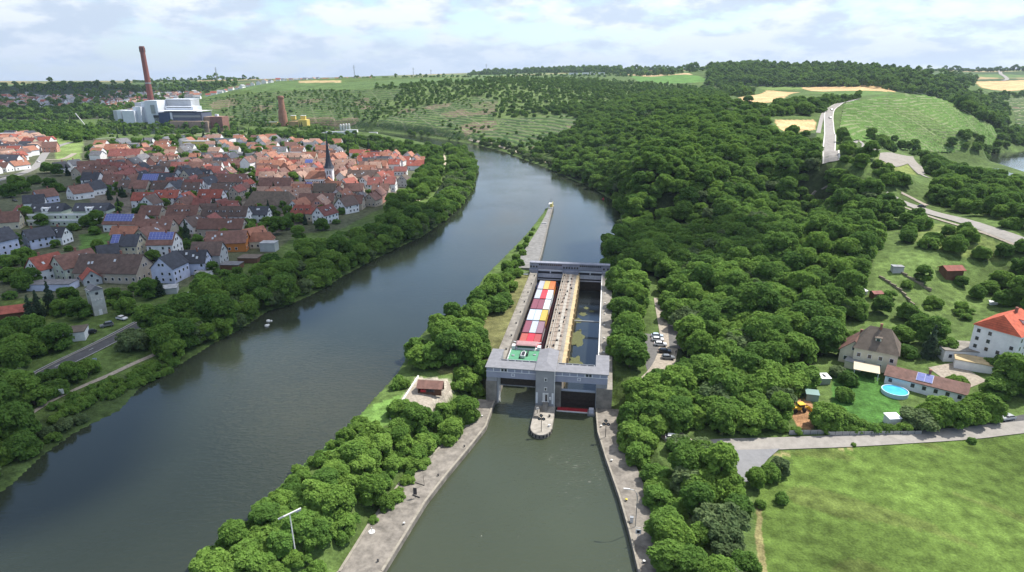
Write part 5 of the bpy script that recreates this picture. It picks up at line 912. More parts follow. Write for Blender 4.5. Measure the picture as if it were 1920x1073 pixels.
def house(x, y, ang, L, S, h, roof, wall, z=None, rise=None, label=None, cat='house', name='house', hip=0, win=True, sky=2, chim=1, solar=None, dormer=0, over=.45, near=True, group=None):
    a = R(ang); zs = [H(x+dx*math.cos(a)-dy*math.sin(a), y+dx*math.sin(a)+dy*math.cos(a)) for dx in (-L/2, L/2) for dy in (-S/2, S/2)]
    if z is None: z = max(zs)-.1*(max(zs)-min(zs))
    rt = empty(name, (x, y, z), a, label, cat, group); rise = rise or S*.48
    W_ = MB(); b0 = min(zs)-z-.6; p = [(-S/2, b0), (S/2, b0), (S/2, h), (0, h+(rise-.2 if not hip else 0)), (-S/2, h)]
    if hip: p = [(-S/2, b0), (S/2, b0), (S/2, h), (-S/2, h)]
    k = len(p); W_.add([(-L/2, q_[0], q_[1]) for q_ in p]+[(L/2, q_[0], q_[1]) for q_ in p], [tuple(range(k))[::-1], tuple(range(k, 2*k))]+[(i, (i+1) % k, (i+1) % k+k, i+k) for i in range(k)]); W_.build('wall', wallm(wall), rt)
    sl = rise/(S/2); ov = over; e = h-sl*ov+.05; Rf = MB(); X = L/2+ov; Y = S/2+ov; rz_ = h+rise+.05; t_ = .22; hx = L/2-hip*S/2 if hip else X
    if hip:
        vs = [(-X, -Y, e), (X, -Y, e), (X, Y, e), (-X, Y, e), (-hx, 0, rz_), (hx, 0, rz_)]; Rf.add(vs, [(0, 1, 5, 4), (1, 2, 5), (2, 3, 4, 5), (3, 0, 4), (3, 2, 1, 0)])
    else:
        q_ = [(-Y, e), (0, rz_), (Y, e), (Y, e-t_), (0, rz_-t_), (-Y, e-t_)]
        Rf.add([(-X, c[0], c[1]) for c in q_]+[(X, c[0], c[1]) for c in q_], [(0, 1, 4, 5), (1, 2, 3, 4), (11, 10, 7, 6), (10, 9, 8, 7)]+[(i, i+6, (i+1) % 6+6, (i+1) % 6) for i in range(6)])
    ro = Rf.build('roof', roofm(roof), rt)
    rr = random.Random(int(x*13+y*7)); tc_ = math.atan2(-y, -x)
    def facing(n): return math.cos(n-tc_) > .15
    sides = [(-math.pi/2, 'y', -1), (math.pi/2, 'y', 1), (math.pi, 'x', -1), (0, 'x', 1)]
    if win:
        fl = max(1, int(h/2.7))
        for n_, ax, sg in sides:
            if not facing(a+n_): continue
            ln = L if ax == 'y' else S; cnt = max(2, int(ln/(3.0 if near else 4.5)))
            for f_ in range(fl):
                for i in range(cnt):
                    if rr.random() < (.12 if near else .35): continue
                    s_ = (i+.5)/cnt*ln-ln/2; zz = 1.55+f_*2.75
                    if ax == 'y': link(WIN_ME, 'window', rt, (s_, sg*(S/2+.005), zz), (0, 0, 0 if sg < 0 else math.pi))
                    else: link(WIN_ME, 'window', rt, (sg*(L/2+.005), s_, zz), (0, 0, -math.pi/2 if sg < 0 else math.pi/2))
            if ax == 'x' and not hip and near and rise > 3:
                for s_ in ((-.9, .9) if rise > 4 else (0,)): link(WIN_ME, 'window', rt, (sg*(L/2+.005), s_, h+rise*.28), (0, 0, -math.pi/2 if sg < 0 else math.pi/2))
    th = math.atan2(rise, S/2); sgc = -1 if facing(a-math.pi/2) else 1
    def onroof(u, tt, lift=.08): return (u, sgc*(S/2)*(1-tt), h+rise*tt+lift+.05)
    rot = (sgc*-th if sgc > 0 else th, 0, 0)
    if not hip:
        for i in range(sky if near else min(sky, 1)): link(SKY_ME, 'skylight', rt, onroof(rr.uniform(-L*.35, L*.35), rr.uniform(.3, .7)), rot)
    if chim: link(CH_ME, 'chimney', rt, (rr.uniform(-hx*.5, hx*.5), rr.uniform(-.8, .8), h+rise))
    if solar:
        u0, u1, t0, t1 = solar; k1 = max(1, int((u1-u0)*L/1.7)); k2 = max(1, int((t1-t0)*S/2/math.cos(th)/1.1)); mb = MB(); pw = (u1-u0)*L/k1; ph = (t1-t0)*S/2/math.cos(th)/k2
        mb.bb((u0-.5)*L-.05, (u1-.5)*L+.05, -.06, (t1-t0)*S/2/math.cos(th)+.06, 0, .06, 1)
        for i in range(k1):
            for j in range(k2): mb.bb((u0-.5)*L+i*pw+.05, (u0-.5)*L+(i+1)*pw-.05, j*ph+.04, (j+1)*ph-.04, .06, .09)
        o = mb.build('solar_panel', [SOL, SOLF], rt)
        if sgc < 0: p0 = onroof(0, t0, .12); o.location = p0; o.rotation_euler = (th, 0, 0)
        else: p0 = onroof(0, t0, .12); o.location = p0; o.rotation_euler = (th, 0, math.pi)
    for i in range(dormer):
        u = L*((i+.5)/dormer-.5)*.8; yy = sgc*S*.30; d_ = MB(); zb = h+rise*.4-.3
        d_.bb(u-.9, u+.9, min(yy, yy*.2), max(yy, yy*.2), zb-.6, zb+1.3); o = d_.build('dormer', wallm(wall), rt); q3 = MB().bb(u-1.1, u+1.1, min(yy*1.12, yy*.15), max(yy*1.12, yy*.15), zb+1.3, zb+1.5).build('dormer_roof', roofm(roof), o)
        link(WIN_ME, 'window', o, (u, yy+sgc*.01, zb+.6), (0, 0, 0 if sgc < 0 else math.pi)).scale = (1, 1, .8)
    HOUSES.append((x, y, max(L, S)/2, min(L, S)/2, rt, roof, wall)); return rt
def flat(x, y, ang, L, S, h, roof, wall, label, cat='building', name='flat_roofed_building', win=True, z=None, rcol=None, par=.25):
    a = R(ang); z = H(x, y) if z is None else z; rt = empty(name, (x, y, z), a, label, cat); MB().bb(-L/2, L/2, -S/2, S/2, -1.2, h).build('wall', wallm(wall), rt)
    rm = rcol or roofm(roof); MB().bb(-L/2-.2, L/2+.2, -S/2-.2, S/2+.2, h, h+par).build('roof', rm, rt)
    if win:
        fl = max(1, int(h/2.8)); c = max(1, int(L/3.5))
        for f_ in range(fl):
            for i in range(c): link(WIN_ME, 'window', rt, ((i+.5)/c*L-L/2, -S/2-.005, 1.5+f_*2.8))
    HOUSES.append((x, y, max(L, S)/2, min(L, S)/2, rt, roof, wall)); return rt
def hat(px, py): x, y, _ = hit(px, py); return x, y
def Hs(px, py, *a, **k): x, y = hat(px, py); return house(x, y, *a, **k)
NEARH = [
 (92,520,66,12,10.5,5.6,'red','white','white gabled house with bright red roof and skylights at the village front left',{'sky':3}),
 (219,522,-3,29,14,4.6,'dark brown','beige','large beige barn house with a broad dark brown roof at the village front',{'sky':3}),
 (146,517,64,16,11,6,'brown','pale green','pale green gabled house joined to the left end of the broad barn house',{'sky':2}),
 (172,530,-48,9,7,3.2,'red','pale grey','small gabled annex with a red roof in front of the broad barn house',{'sky':0,'chim':0}),
 (76,462,58,12,9.5,5.6,'slate','pale blue','pale blue gabled house with a grey blue roof facing the gardens at far left',{'sky':0}),
 (106,456,2,13,9,4.6,'slate','white','white house with an anthracite roof and round dormers behind the pale blue house',{'dormer':2}),
 (-2,478,70,15,11,8,'slate','pale blue','tall bluish white house cut off by the left edge of the view',{}),
 (16,428,22,15,11,4.8,'brown','cream','cream house with a wide brown roof at the left edge below the terraced flats',{'sky':0}),
 (50,412,-32,15,9,4.4,'dark red','beige','beige house with a dark red roof left of the terraced flats',{'sky':1}),
 (242,432,-2,24,10.5,4.8,'brown','white','white row house with two blue solar arrays on its brown roof',{'solar':(.02,.72,.25,.95),'sky':2}),
 (244,479,2,13.5,10,6.2,'slate','cream','cream house with an anthracite roof, solar strip and windows facing the lawn',{'solar':(.03,.32,.2,.95),'sky':1}),
 (240,450,0,14,8,4.2,'orange','beige','low house with a plain orange roof behind the cream solar house',{'sky':0}),
 (206,487,40,9,8,4,'slate','pale grey','small grey roofed house tucked left of the cream solar house',{'sky':0}),
 (312,476,2,13,11,6.4,'brown','white','white house with a solar covered brown roof right of the cream solar house',{'solar':(.03,.97,.35,.95),'sky':0}),
 (283,455,80,14,9,5,'brown','beige','brown roofed house wedged between the two solar houses',{}),
 (297,442,0,20,10,5,'brown','beige','long brown roofed house behind the solar houses',{'sky':3}),
 (350,418,0,19,11,6,'brown','beige','beige gabled house with dark brown roof in the middle of the village front',{'sky':3,'dormer':2}),
 (275,388,2,15,10,5.6,'red','white','left end of the long bright red roofed row with skylights',{'sky':4}),
 (318,383,2,17,10,5.6,'red','white','middle house of the long bright red roofed row',{'sky':2,'dormer':2}),
 (352,390,86,11,11,5.8,'red','pale blue','pale blue cross gabled house projecting from the long red roofed row',{'sky':1}),
 (400,384,0,17,11,6,'red','white','right end of the long bright red roofed row with a tall white gable',{'sky':3}),
 (340,404,-8,12,9,4,'orange','beige','low house with hipped orange brown roof below the pale blue cross gable',{'hip':.8,'sky':0}),
 (428,420,0,28,11,6,'dark brown','white','long dark roofed house with a row of roof hatches and a white gable',{'dormer':5,'sky':0}),
 (488,415,0,13,9,5.4,'slate','white','small white house with slate roof beside the big barn',{'sky':2}),
 (512,395,-2,33,17,5.2,'olive brown','beige','huge barn with a faded olive brown hipped roof near the middle of the village',{'hip':.45,'sky':0,'chim':0,'win':False}),
 (420,441,0,26,10,5,'brown','beige','long brown roofed house behind the orange timber house',{'sky':2}),
 (430,468,10,20,11,5,'brown','orange','bright orange walled house with a pinkish brown roof at the river side',{'sky':3}),
 (478,456,52,12,9,4.6,'orange','beige','orange brown gabled house next to the grey flat annex',{'sky':0}),
 (493,463,8,12,8,4.2,'orange','cream','cream house with the brightest orange roof near the river trees',{'sky':0,'hip':.3}),
 (395,494,4,14,11,5.8,'dark brown','pale grey','grey house with a dark purple brown roof in front of the orange walled house',{'sky':1}),
 (323,524,84,12,10.5,7,'slate','pale blue','light blue gabled house with three rows of dark windows at the village front',{'sky':0}),
 (362,510,8,15,10,5.8,'slate','pale blue','slate roofed house joined to the right of the light blue gabled house',{'sky':4}),
 (570,412,-2,14.5,10,5,'red','cream','cream house with a red roof and three dormers above the river trees',{'dormer':3,'sky':0,'hip':.4}),
 (611,417,64,13,10.5,6,'dark red','white','white gabled house with a steep dark red roof above the river trees',{'dormer':1}),
 (651,398,56,12.5,11,5.6,'dark brown','white','white gabled house with a purple grey roof right of the steep red roofed one',{'sky':0}),
 (678,382,86,9,8,5,'grey','pale grey','narrow pale grey gabled house with small square windows',{'sky':0}),
 (700,385,76,12,9.5,5,'brown','beige','brown roofed barn at the river edge of the village',{'sky':0}),
 (706,358,0,12,11,6,'dark red','white','left half of the crimson roofed pair near the river trees',{'sky':1}),
 (731,357,0,11,11,6,'dark red','white','right half of the crimson roofed pair near the river trees',{'sky':1}),
 (758,350,80,9.5,9,6,'olive brown','pale grey','grey timbered gable house at the right end of the village',{'sky':0}),
 (655,356,62,13,9,5.5,'red','white','white gabled house with red roof just right of the church tower',{'sky':0}),
 (682,342,0,26,11,5.5,'dark brown','beige','long dark roofed house right of the church tower',{'sky':3}),
 (739,316,0,13,9.5,5,'red','white','white salmon roofed house, left of two near the right village end',{'sky':2}),
 (780,319,0,17,10,5,'red','white','white house with a long salmon red roof at the far right end of the village',{'sky':3}),
 (752,328,0,12,8,4,'dark red','white','low crimson roofed house between the two salmon red roofs',{'sky':0}),
 (688,329,0,18,10,5,'orange','salmon','orange brown roofed house behind the long dark roof right of the church',{'sky':1}),
 (710,316,0,20,10,5,'olive brown','beige','brown roofed barn behind the crimson roofed pair',{'sky':0}),
 (657,324,80,11,10,5.5,'brown','salmon','pinkish gable house right behind the church spire',{'sky':0}),
 (520,358,0,26,12,5.2,'brown','salmon','salmon walled house with a wide brown roof in the village centre',{'sky':1}),
 (518,371,0,26,10,4,'salmon','salmon','low coral roofed house in front of the salmon walled house',{'sky':1}),
 (577,363,-4,20,10,4.6,'salmon','white','salmon roofed house with a small solar array in front of the church',{'solar':(.45,.75,.3,.9),'sky':1}),
 (612,370,0,17,11,5.5,'olive brown','cream','olive brown roofed house in front of the church tower',{'sky':0}),
 (597,388,0,25,10,5,'brown','beige','long dark brown roofed barn below the church',{'sky':2}),
 (512,320,0,24,11,5.2,'orange','salmon','long orange roofed house behind the tree in the village centre',{'sky':3}),
 (504,340,0,18,11,6,'dark red','beige','dark red roofed house left of the gabled pink one',{'sky':1}),
 (541,325,84,12,10,6.5,'orange','salmon','pink gable house with an orange roof in the village centre',{'sky':0}),
 (556,314,0,12,10,5.5,'olive brown','beige','olive roofed house behind the round village tree',{'sky':0}),
 (590,318,-4,26,13,5,'salmon','salmon','pink roofed hall with blue solar panels left of the church spire',{'solar':(.2,.5,.3,.8),'sky':2}),
 (634,308,78,18,13,6,'orange','salmon','large orange roofed hall just behind the church spire',{'sky':3}),
 (300,352,0,30,13,6,'slate','pale grey','slate roofed house with a large blue solar field in the shaded village',{'solar':(.12,.56,.1,.85),'sky':3}),
 (362,346,74,16,14,7,'slate','cream','tall slate roofed gable house beside the solar field roof',{'dormer':1}),
 (440,352,0,24,12,6,'brown','beige','broad brown roofed house left of the main street',{'sky':3}),
 (447,372,82,12,8,6,'dark red','beige','first of the gabled houses lining the main street',{'sky':0}),(458,366,82,12,7,6,'brown','cream','second of the gabled houses lining the main street',{'sky':0}),(465,358,82,12,7,6,'red','white','third of the gabled houses lining the main street',{'sky':0}),
 (468,318,80,14,11,8,'brown','white','tall white gable house at the head of the main street',{'sky':1}),
 (390,330,84,12,10,6,'red','cream','bright red gabled roof in the shaded middle of the village',{'sky':0}),
 (365,305,0,16,11,5,'orange','cream','vivid orange roofed house at the back of the old village',{'sky':0}),
 (305,280,0,16,11,5.2,'orange','white','white house with an orange roof among gardens behind the old village',{'sky':2}),
 (225,345,86,13,11,5,'dark red','cream','dark red roofed gable house left of the solar field roof',{'sky':1}),
 (255,352,70,12,11,6,'brown','pale grey','brown roofed gable house with timber front left of the solar field roof',{'sky':0}),
 (178,365,70,14,12,5,'slate','white','white gabled house with slate roof above the terraced flats',{'sky':0}),(152,372,60,14,11,5,'brown','white','white gabled house with brown roof above the terraced flats',{'sky':0}),
 (88,380,62,13,10,5,'brown','pale blue','pale gabled house with brown roof left above the terraced flats',{'sky':0}),(68,390,30,12,10,4.5,'slate','white','small white gable house beside the shaded car park',{'sky':0}),
 (115,323,70,12,11,4.5,'slate','white','white bungalow gable under the dark trees at the left',{'sky':0}),(142,318,70,11,10,5,'slate','white','white gable with two windows right of the dark left trees',{'sky':0}),
 (170,325,30,18,13,5.5,'brown','white','white gabled house with brown roof at the shaded left side of the old village',{'sky':2}),
 (240,302,0,34,15,6,'dark red','beige','broad dark red roofed hall at the back left of the old village',{'sky':2}),
 (222,288,0,26,13,5,'orange','cream','orange roofed farm at the back left of the old village',{'sky':1}),
 (97,285,20,15,13,6,'brown','salmon','pink house with a brown roof at the road bend on the left',{'sky':0}),
 (60,278,-25,24,13,7,'red','cream','long cream house with a red roof left of the road bend',{'sky':1}),
 (20,312,-8,26,12,6,'slate','white','white shaded terrace with slate roof beside the left road',{'sky':1}),
]
for (px, py, an, L, S, h, rf, wl, lab, kw) in NEARH:
    x, y = hat(px, py); house(x, y, an, L, S, h, rf, wl, label=lab, near=(math.hypot(x, y) < 640), **kw)
# church
cx_, cy_ = hat(596, 353); ch = empty('church', (cx_, cy_, H(cx_, cy_)), R(2), 'white village church with red nave roof and a tall slate spire', 'church')
WW = wallm('white'); MB().bb(-9, 8, -5, 5, -1, 8.5).build('nave_wall', WW, ch); MB().add([(-9.4, -5.5, 8.4), (8, -5.5, 8.4), (8, 5.5, 8.4), (-9.4, 5.5, 8.4), (-5.5, 0, 14.2), (8, 0, 14.2)], [(0, 1, 5, 4), (2, 3, 4, 5), (3, 0, 4), (1, 2, 5), (3, 2, 1, 0)]).build('roof', roofm('orange'), ch)
for i in range(5): MB().bb(-8.6+i*3.8, -7.9+i*3.8, -5.6, -5.0, -1, 6.8).build('buttress', mat('sandstone', (.25, .2, .17), .9, 1, .2), ch)
for i in range(4): MB().bb(-7.0+i*3.8, -5.8+i*3.8, -5.05, -4.98, 2.5, 6.8).build('window', GLASS, ch)
tx, ty = 10.4, 2; MB().bb(tx-3, tx+3, ty-3, ty+3, -1, 17.5).build('tower', WW, ch)
sp_ = [(4.6, 16.6), (3.6, 18.4), (2.7, 21), (2.0, 24.5), (1.45, 29), (.8, 36), (.1, 44)]; mb = MB(); mb.lathe(sp_, (tx, ty, 0), 8); mb.build('spire', mat('slate_shingles', (.035, .04, .055), .6, 2, .25), ch, smooth=False); MB().tube([(tx, ty, 43.5), (tx, ty, 47.5)], .1, 6).bb(tx-.7, tx+.7, ty-.06, ty+.06, 46.2, 46.4).build('cross', DARKM, ch)
for dx, dy in ((-1, -3.02), (1.2, -3.02)): MB().bb(tx+dx-.4, tx+dx+.4, ty-3.06, ty-2.98, 11.5, 14.5).build('louvre', DARKM, ch)
MB().lathe([(1.0, 0), (1.0, .1)], (0, 0, 0), 16).build('clock', mat('clock_face', (.1, .1, .3), .5), ch, (tx, ty-3.0, 9.5)).rotation_euler = (R(90), 0, 0)
MB().bb(tx-3.2, tx+3.2, ty-7.5, ty-3.2, -1, 6.5).build('porch', WW, ch); MB().add([(tx-3.6, ty-7.9, 6.4), (tx+3.6, ty-7.9, 6.4), (tx+3.6, ty-3.2, 6.4), (tx-3.6, ty-3.2, 6.4), (tx, ty-7.9, 10), (tx, ty-3.2, 10)], [(0, 4, 5, 3), (1, 2, 5, 4), (0, 1, 4), (2, 3, 5), (3, 2, 1, 0)]).build('porch_roof', roofm('orange'), ch)
HOUSES.append((cx_, cy_, 16, 9, ch, '', ''))
# terraced flats
ax, ay = hat(137, 420); ab = empty('apartment_building', (ax, ay, H(ax, ay)), R(3), 'pale terraced block of flats with stepped white balconies and two dark roofs', 'apartment building'); CRM = wallm('pale green')
MB().bb(-23, 22, -6, 9, -1, 3.2).build('ground_floor', CRM, ab); MB().bb(-24, 20, -3, 9, 3.2, 6.1).build('middle_floor', CRM, ab); MB().bb(-23.2, 22.2, -6.2, -5.9, 2.9, 4.1).bb(-24.2, 20.2, -3.2, -2.9, 6.0, 7.1).build('parapet', wallm('white'), ab)
for f_, yy, zz in ((0, -6.02, 1.5), (1, -3.02, 4.9)):
    for i in range(13):
        if i % 4 != 3: link(WIN_ME, 'window', ab, (-21+i*3.3, yy, zz)).scale = (1.3, 1, 1)
for x0, x1 in ((-25, -5), (1, 22)):
    MB().bb(x0+.4, x1-.4, 0, 10, 6.1, 8.4).build('upper_floor', CRM, ab); MB().add([(x0, -1, 7.9), (x1, -1, 7.9), (x1, 5, 12.2), (x0, 5, 12.2), (x1, 11, 7.9), (x0, 11, 7.9)], [(0, 1, 2, 3), (3, 2, 4, 5), (0, 3, 5), (1, 4, 2), (0, 5, 4, 1)]).build('roof', roofm('slate'), ab)
    for k in range(4): link(SKY_ME, 'skylight', ab, (x0+3+k*4.6, 1.8, 10.02), (math.atan2(4.3, 6), 0, 0))
    mb = MB().bb((x0+x1)/2-1.8, (x0+x1)/2+1.8, -.8, 3.5, 7, 10.2); mb.build('dormer', wallm('white'), ab)
    link(WIN_ME, 'window', ab, ((x0+x1)/2, -.81, 9))
HOUSES.append((ax, ay, 24, 10, ab, '', ''))
for (px, py, an, L, S, h, rf, wl, lab, kw) in [
 (101,541,4,18,7,2.8,'grey','pale blue','flat roofed pale blue garage below the red roofed white house',{'win':False}),(506,470,0,8,6,4.6,'light grey','pale grey','grey box annex with flat roof at the river trees',{'win':False}),
 (436,503,-2,9,6,2.3,'grey','timber','dark carport with a flat grey green roof near the river trees',{'win':False}),(470,490,-2,10,7,2.4,'olive brown','timber','shed with a flat brown roof below the orange roofs',{'win':False}),(383,519,-3,7,4,2.3,'light grey','white','small white shed with a pale metal roof beside the slate roofed pair',{'win':False}),
 (320,548,20,6,6,2.4,'light grey','pale grey','small grey garden hut behind the river trees',{'win':False}),
 (125,636,22,13,7,3.2,'olive brown','white','low flat building with a white end wall beside the riverside road',{'win':False}),
 (370,276,0,30,16,8,'light grey','yellow','yellow commercial hall with a pale flat roof behind the old village',{}),(415,270,-2,34,20,7,'slate','white','dark blue roofed hall right of the yellow commercial hall',{}),(455,276,0,34,18,6,'slate','pale grey','grey blue hall at the back of the village, second from the yellow one',{}),
 (435,295,0,60,18,5,'grey','pale grey','long grey roofed hall at the back of the village',{}),(350,262,0,16,12,6,'slate','white','small white cube building left behind the yellow hall',{}),(262,277,0,36,20,5,'grey','pale grey','low grey flat roofed hall with pale canopies behind the orange farm',{}),
 (560,297,0,60,22,6,'grey','salmon','long dusty grey hall behind the church',{}),(700,290,0,22,14,4,'light grey','pale grey','pale flat roofed school building behind the church trees',{}),(25,262,0,40,16,9,'light grey','white','white three storey block with a flat roof at the far left',{}),
 (265,320,8,40,10,4,'light grey','white','long pale greenhouse like roof in the shaded old village',{'win':False})]:
    x, y = hat(px, py); flat(x, y, an, L, S, h, rf, wl, lab, **kw)
# fill the rest of the village
LM = [('church', *hat(600, 355)), ('terraced flats', ax, ay), ('yellow hall', *hat(370, 276)), ('red row', *hat(330, 385)), ('main street', *hat(468, 340)), ('left road bend', *hat(88, 290)), ('olive barn', *hat(512, 395)), ('crimson pair', *hat(718, 357))]
ROADS = [smooth(hp(p)) for p in ([(-60,352),(0,338),(45,325),(70,312),(80,295),(88,284),(120,270),(160,262),(220,258)], [(470,362),(469,345),(466,328),(462,312),(455,296)], [(272,530),(292,508),(310,490),(285,478)])]
FILL = []
def fill(px, sp, pal, wls, Lr, zn):
    P_ = hp(px); a_ = np.array(P_); lo = a_.min(0); hi = a_.max(0); y = lo[1]; out_ = []
    j = 0
    while y < hi[1]:
        x = lo[0]+(j % 2)*sp*.5
        while x < hi[0]:
            xx, yy = x+rnd.uniform(-.2, .2)*sp, y+rnd.uniform(-.2, .2)*sp; L = rnd.uniform(*Lr); S = rnd.uniform(8.5, 11.5)
            if inpoly(np.array([xx]), np.array([yy]), P_)[0] and all(math.hypot(xx-q_[0], yy-q_[1]) > (q_[2]*.55+q_[3]*.5+L*.42) for q_ in HOUSES) and all(pdist(np.array([xx]), np.array([yy]), rd, False)[0] > 9 for rd in ROADS):
                an = rnd.choice([0, 0, 4, 84, 90, 78, -6])+rnd.uniform(-6, 6); rf = rnd.choice(pal); wl = rnd.choice(wls); d_ = math.hypot(xx, yy)
                q_ = (xx, yy, L/2, S/2, None, rf, wl, an, L, S, zn); HOUSES.append(q_); FILL.append(q_)
            x += sp
        y += sp*.95; j += 1
fill([(262,345),(470,335),(470,362),(430,372),(250,368),(190,350)], 13, ['brown', 'dark red', 'dark brown', 'slate', 'dark red', 'brown'], ['beige', 'white', 'pale grey'], (11, 17), '')
fill([(150,330),(260,300),(460,300),(465,332),(260,345),(160,352)], 13.5, ['brown', 'dark red', 'dark brown', 'slate', 'brown'], ['beige', 'white', 'salmon'], (11, 18), ' in the shaded part')
fill([(470,345),(470,300),(560,290),(650,300),(650,315),(720,320),(740,350),(700,400),(560,410),(480,385)], 13.5, ['salmon', 'orange', 'brown', 'red', 'salmon', 'brown'], ['salmon', 'white', 'beige', 'cream'], (11, 17), ' in the old centre')
fill([(160,278),(300,270),(470,262),(640,272),(640,292),(470,304),(360,314),(250,305),(165,300)], 27, ['orange', 'salmon', 'orange', 'brown', 'grey'], ['white', 'cream', 'white'], (11, 16), ' in back')
fill([(-60,262),(60,258),(110,272),(80,300),(40,325),(-60,340)], 15, ['orange', 'red', 'brown', 'salmon', 'slate'], ['white', 'cream', 'salmon'], (12, 17), ' at the far left')
fill([(-60,345),(0,350),(10,330),(-60,335)], 17, ['slate', 'brown'], ['white'], (12, 16), ' on the left edge')
fill([(660,292),(760,298),(800,308),(790,325),(760,310),(690,318)], 16, ['slate', 'orange', 'red'], ['white'], (11, 14), ' near the river end')
fill([(330,370),(250,400),(400,395),(470,400),(470,440),(260,440)], 12.5, ['brown', 'dark brown', 'dark red'], ['beige', 'white'], (10, 14), ' in the front rows')
# far towns and the smallest village houses
FILL.sort(key=lambda q_: math.hypot(q_[0], q_[1])/q_[8]); NF = 292-len(NEARH)-12; nm = {}
for q_ in FILL[:NF]:
    l_ = min(LM, key=lambda m: math.hypot(q_[0]-m[1], q_[1]-m[2])); dx, dy = q_[0]-l_[1], q_[1]-l_[2]; dr = ('right of' if dx > 0 else 'left of') if abs(dx) > abs(dy)*.9 else ('behind' if dy > 0 else 'in front of')
    nm.setdefault((q_[5], q_[6], dr, l_[0], q_[10]), []).append((math.hypot(dx, dy), q_))
o_ = ['nearest', 'second nearest', 'third nearest', 'fourth nearest', 'fifth nearest', 'sixth nearest', 'seventh nearest', 'eighth nearest']
for k_, v in nm.items():
    v.sort(key=lambda t: t[0])
    for i, (d_, q_) in enumerate(v):
        dd = math.hypot(q_[0], q_[1]); n0 = len(HOUSES)
        house(q_[0], q_[1], q_[7], q_[8], q_[9], rnd.uniform(4.4, 6.4), q_[5], q_[6], near=dd < 560, win=dd < 1150, sky=rnd.choice([0, 1, 2]), chim=rnd.random() < .7, label='%s roofed %s house %s %s%s%s' % (k_[0], k_[1], k_[2], k_[3], ', '+(o_[i] if i < 8 else '%dth nearest' % (i+1)) if len(v) > 1 else '', k_[4]), group='houses of the village'); del HOUSES[n0:]
TOWN = MB(); TCS = ['red', 'salmon', 'grey', 'brown', 'light grey', 'orange', 'dark red', 'slate', 'dark brown']
def tinyhouse(x, y, s, a, ri, zs=1):
    z = H(x, y); c_, s_ = math.cos(a)*s, math.sin(a)*s; T = lambda q_: (x+q_[0]*c_-q_[1]*s_, y+q_[0]*s_+q_[1]*c_, z+q_[2]*s)
    TOWN.add([T(q_) for q_ in [(-6.5, -5, -3), (6.5, -5, -3), (6.5, 5, -3), (-6.5, 5, -3), (-6.5, -5, 5.5), (6.5, -5, 5.5), (6.5, 5, 5.5), (-6.5, 5, 5.5), (-6.5, 0, 9.3), (6.5, 0, 9.3)]], [(0, 1, 5, 4), (1, 2, 6, 9, 5), (2, 3, 7, 6), (3, 0, 4, 8, 7)])
    TOWN.add([T(q_) for q_ in [(-7, -5.6, 5.2), (7, -5.6, 5.2), (7, 0, 9.6), (-7, 0, 9.6), (7, 5.6, 5.2), (-7, 5.6, 5.2)]], [(0, 1, 2, 3), (3, 2, 4, 5)], 1+ri)
for q_ in FILL[NF:]: tinyhouse(q_[0], q_[1], q_[8]/13, R(q_[7]), TCS.index(q_[5]) if q_[5] in TCS else 3)
def fartown(pts):
    for px, py, dd in pts:
        x, y, z = hit(px, py) if dd is None else atd(px, py, dd); tinyhouse(x, y, rnd.uniform(.85, 1.4), rnd.choice([0, .3, 1.5, 1.9, 2.6])+rnd.uniform(-.2, .2), rnd.randrange(6))
pts = []
while len(pts) < 330:
    px = rnd.uniform(-20, 375); lo = 179+max(0, px-200)*-.02; py = rnd.uniform(181, 205) if px < 210 else rnd.uniform(176, 201-(px-210)*.09); 
    pts.append((px, py, None))
fartown(pts)
pts = []
while len(pts) < 70:
    px = rnd.uniform(200, 300); pts.append((px, rnd.uniform(196, 213), None))
fartown(pts)
pts = [(390+i*10.5+rnd.uniform(-3, 3), 157, 2050-i*4+rnd.uniform(-50, 50)) for i in range(12)]+[(i*8.5+520+rnd.uniform(-3, 3), 155, rnd.uniform(2450, 2700)) for i in range(22)]
fartown(pts)
tag(TOWN.build('distant_houses', [wallm('white')]+[roofm(c) for c in TCS]), 'many tiny distant houses of the towns behind the village and on the hills', kind='stuff')
for (px, L, h) in [(1075, 36, 7), (1098, 26, 8), (1112, 20, 10), (1128, 24, 8), (1310, 60, 5)]:
    x, y, z = atd(px, 133, 2700); flat(x, y, 2, L, 14, h, 'light grey', 'white', 'white farm building on the horizon plateau, '+{1075: 'leftmost and longest', 1098: 'second from left', 1112: 'tallest, with gable', 1128: 'right end by the wheat field', 1310: 'lone long greenhouse by the dark wood'}[px], win=False)
# right bank houses
x, y = hat(1638, 682); vl = house(x, y, -32, 12.5, 11.5, 6.9, 'olive brown', 'cream', rise=6.0, hip=.55, label='cream villa with a steep hipped brown roof and dormers beside the garden pool', sky=0, dormer=1, chim=1)
x, y = hat(1602, 672); house(x, y, 52, 11, 8, 4.4, 'brown', 'cream', label='brown roofed annex left of the cream villa', sky=0)
x, y = hat(1733, 730); an_ = -38; lb = house(x, y, an_, 21, 8, 3.0, 'brown', 'white', rise=1.8, label='long low white building with a brown roof and dark panels behind the pool', sky=0, chim=1, solar=(.38, .58, .15, .9))
x, y = hat(1876, 668); wh_ = house(x, y, 32, 17, 13, 9.0, 'bright red', 'white', rise=4.6, label='tall white house with a vivid orange red hipped roof at the right edge', hip=.35, dormer=1, chim=1)
x, y = hat(1812, 668); flat(x, y, -8, 19, 9, 3.4, 'light grey', 'white', 'flat roofed white wing left of the tall orange roofed house', rcol=LC)
x, y = hat(1825, 690); flat(x, y, -32, 11, 6, 2.8, 'light grey', 'white', 'small garage with pale flat roof below the tall orange roofed house', win=False, rcol=LCL)
x, y = hat(1781, 519); house(x, y, 4, 7.5, 5, 2.3, 'red', 'timber', rise=1.3, label='red roofed garden hut on the upper terrace of the orchard', name='garden_hut', cat='hut', win=False, sky=0, chim=0, over=.6)
